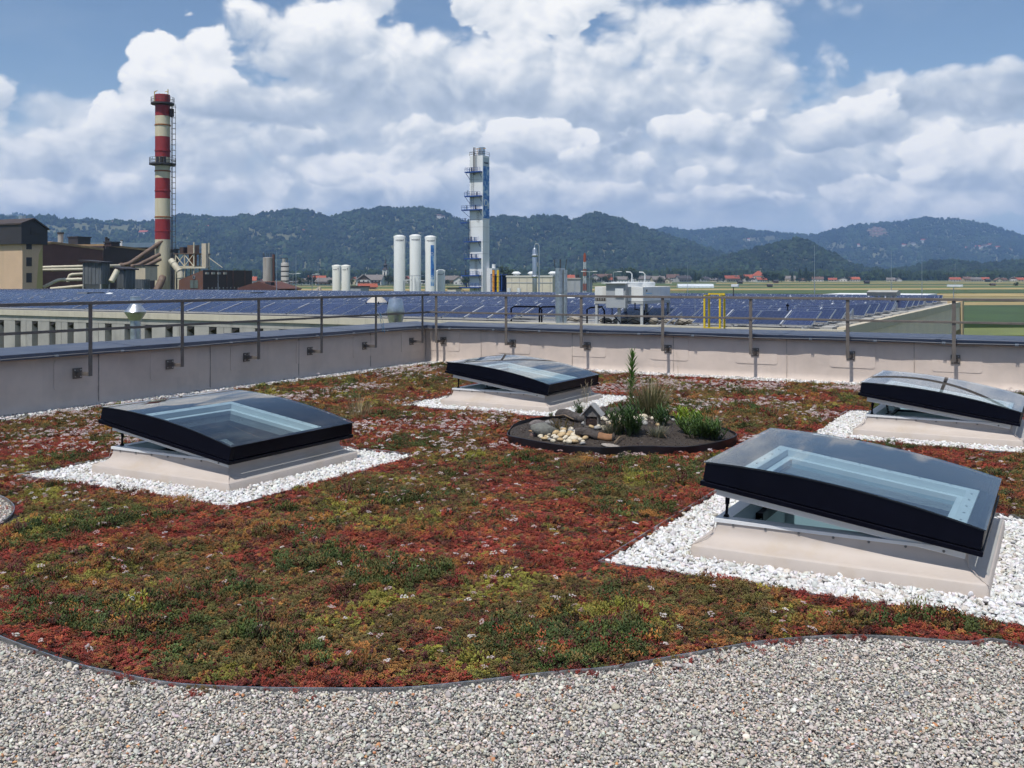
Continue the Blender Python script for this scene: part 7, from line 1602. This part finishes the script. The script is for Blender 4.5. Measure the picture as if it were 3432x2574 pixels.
hill('hill', 'faint farthest ridge at the left edge', 7600., [(-900, 730), (-300, 716), (0, 713), (55, 707), (110, 719), (200, 760), (400, 800)], 0, -600, 420, 5, 40., (.04, .06, .03), [], 26., .2, forest_lab='faint forest on the farthest left ridge')
# dark belt of trees along the foot of the hills
n = 5200; a = rng.uniform(-500, 3950, n); dd = rng.uniform(1750, 2350, n); k_ = (a - 1716) / FPX; x, y = k_ * dd * CS - dd * SN, k_ * dd * SN + dd * CS
hh = rng.uniform(12, 21, n) * (.7 + .6 * fbm(a / 60., dd / 200., 3)); con = rng.random(n) < .45
cc = np.array((.030, .046, .020))[None] * (.6 + .8 * fbm(a / 40. + 3, dd / 90., 3))[:, None] * rng.normal(1, .22, (n, 1)).clip(.5, 1.7) * np.where(con[:, None], .7, 1)
scatter('forest', np.c_[x, y, gz(dd) - 1], np.c_[np.zeros((n, 2)), rng.uniform(0, 6.28, n)], np.c_[hh * .8, hh * .8, hh], np.where(con, rng.integers(4, 6, n), rng.integers(0, 4, n)), np.clip(cc, .004, .3), BT)['label'] = 'dark belt of woodland along the foot of the hills'
# farmhouses on the slopes: found on the hillside where the meadows are
bpy.context.view_layer.update(); deps = bpy.context.evaluated_depsgraph_get()
hills = [o for o in bpy.data.objects if o.name.startswith('hill') and o.get('kind') == 'structure']
from mathutils.bvhtree import BVHTree
bv = [BVHTree.FromObject(o, deps) for o in hills]
def on_hill(px, py):
    o = Vector((0, 0, EYE)); dr = (P(px, py, 1000.) - o).normalized(); best = None
    for b in bv:
        h = b.ray_cast(o, dr)
        if h[0] is not None and (best is None or h[3] < best[1]): best = (h[0], h[3])
    return best
fh = [(445, 733, 16), (475, 735, 14), (500, 733, 18), (520, 731, 14), (705, 742, 14), (380, 742, 12), (482, 790, 26), (660, 763, 12), (693, 765, 12), (1013, 781, 16), (1282, 712, 8), (1470, 731, 18), (1485, 733, 12), (3030, 826, 12), (3060, 822, 14), (3095, 812, 16), (3135, 720, 12), (3275, 834, 20), (3300, 831, 16), (3318, 828, 18), (3345, 835, 14), (2508, 806, 10), (2880, 826, 12), (1733, 751, 10), (3380, 842, 12), (3240, 836, 12)]
fh.sort(); kf = 0
random.seed(3)
for px, py, wp in fh:
    hit = on_hill(px, py)
    if hit is None: hit = on_hill(px, py + 8)
    if hit is None: continue
    p, dist = hit; s = wp / FPX * dist; s = min(s, 34); t = thing('hill_farmhouse', 'tiny pale farmhouse on the wooded slopes, %s from left' % nth(kf), 'house', p + Vector((0, 0, 1.)), TH + R(random.uniform(-25, 25)), 'farmhouses on the hills'); kf += 1
    m = MB(); m.b2(-s / 2, s / 2, -s * .3, s * .3, -6, s * .26 + 4); m.build('walls', HW[0], t); m = MB(); e = s * .26 + 4; m.prism([(-s * .36, e), (s * .36, e), (0, e + s * .24)], 'x', -s * .54, s * .54); m.build('roof', HR[random.choice((0, 1, 2, 0))], t)

# ---- the air itself
HZ = 16500.; m = MB(); m.b2(-HZ, HZ, -HZ, HZ, -60, 600)
hz = m.build('haze', None); hz.data.materials.clear(); mt = bpy.data.materials.new('haze_air'); mt.use_nodes = True; t = NT(mt.node_tree); t.n.clear(); out = t.new('ShaderNodeOutputMaterial'); pv = t.new('ShaderNodeVolumePrincipled')
pv.inputs['Color'].default_value = (.34, .56, 1., 1); pv.inputs['Density'].default_value = 9.5e-5; pv.inputs['Anisotropy'].default_value = .0; t.l.new(pv.outputs[0], out.inputs['Volume']); hz.data.materials.append(mt); hz['kind'] = 'stuff'; hz['label'] = 'pale blue summer haze over the valley'
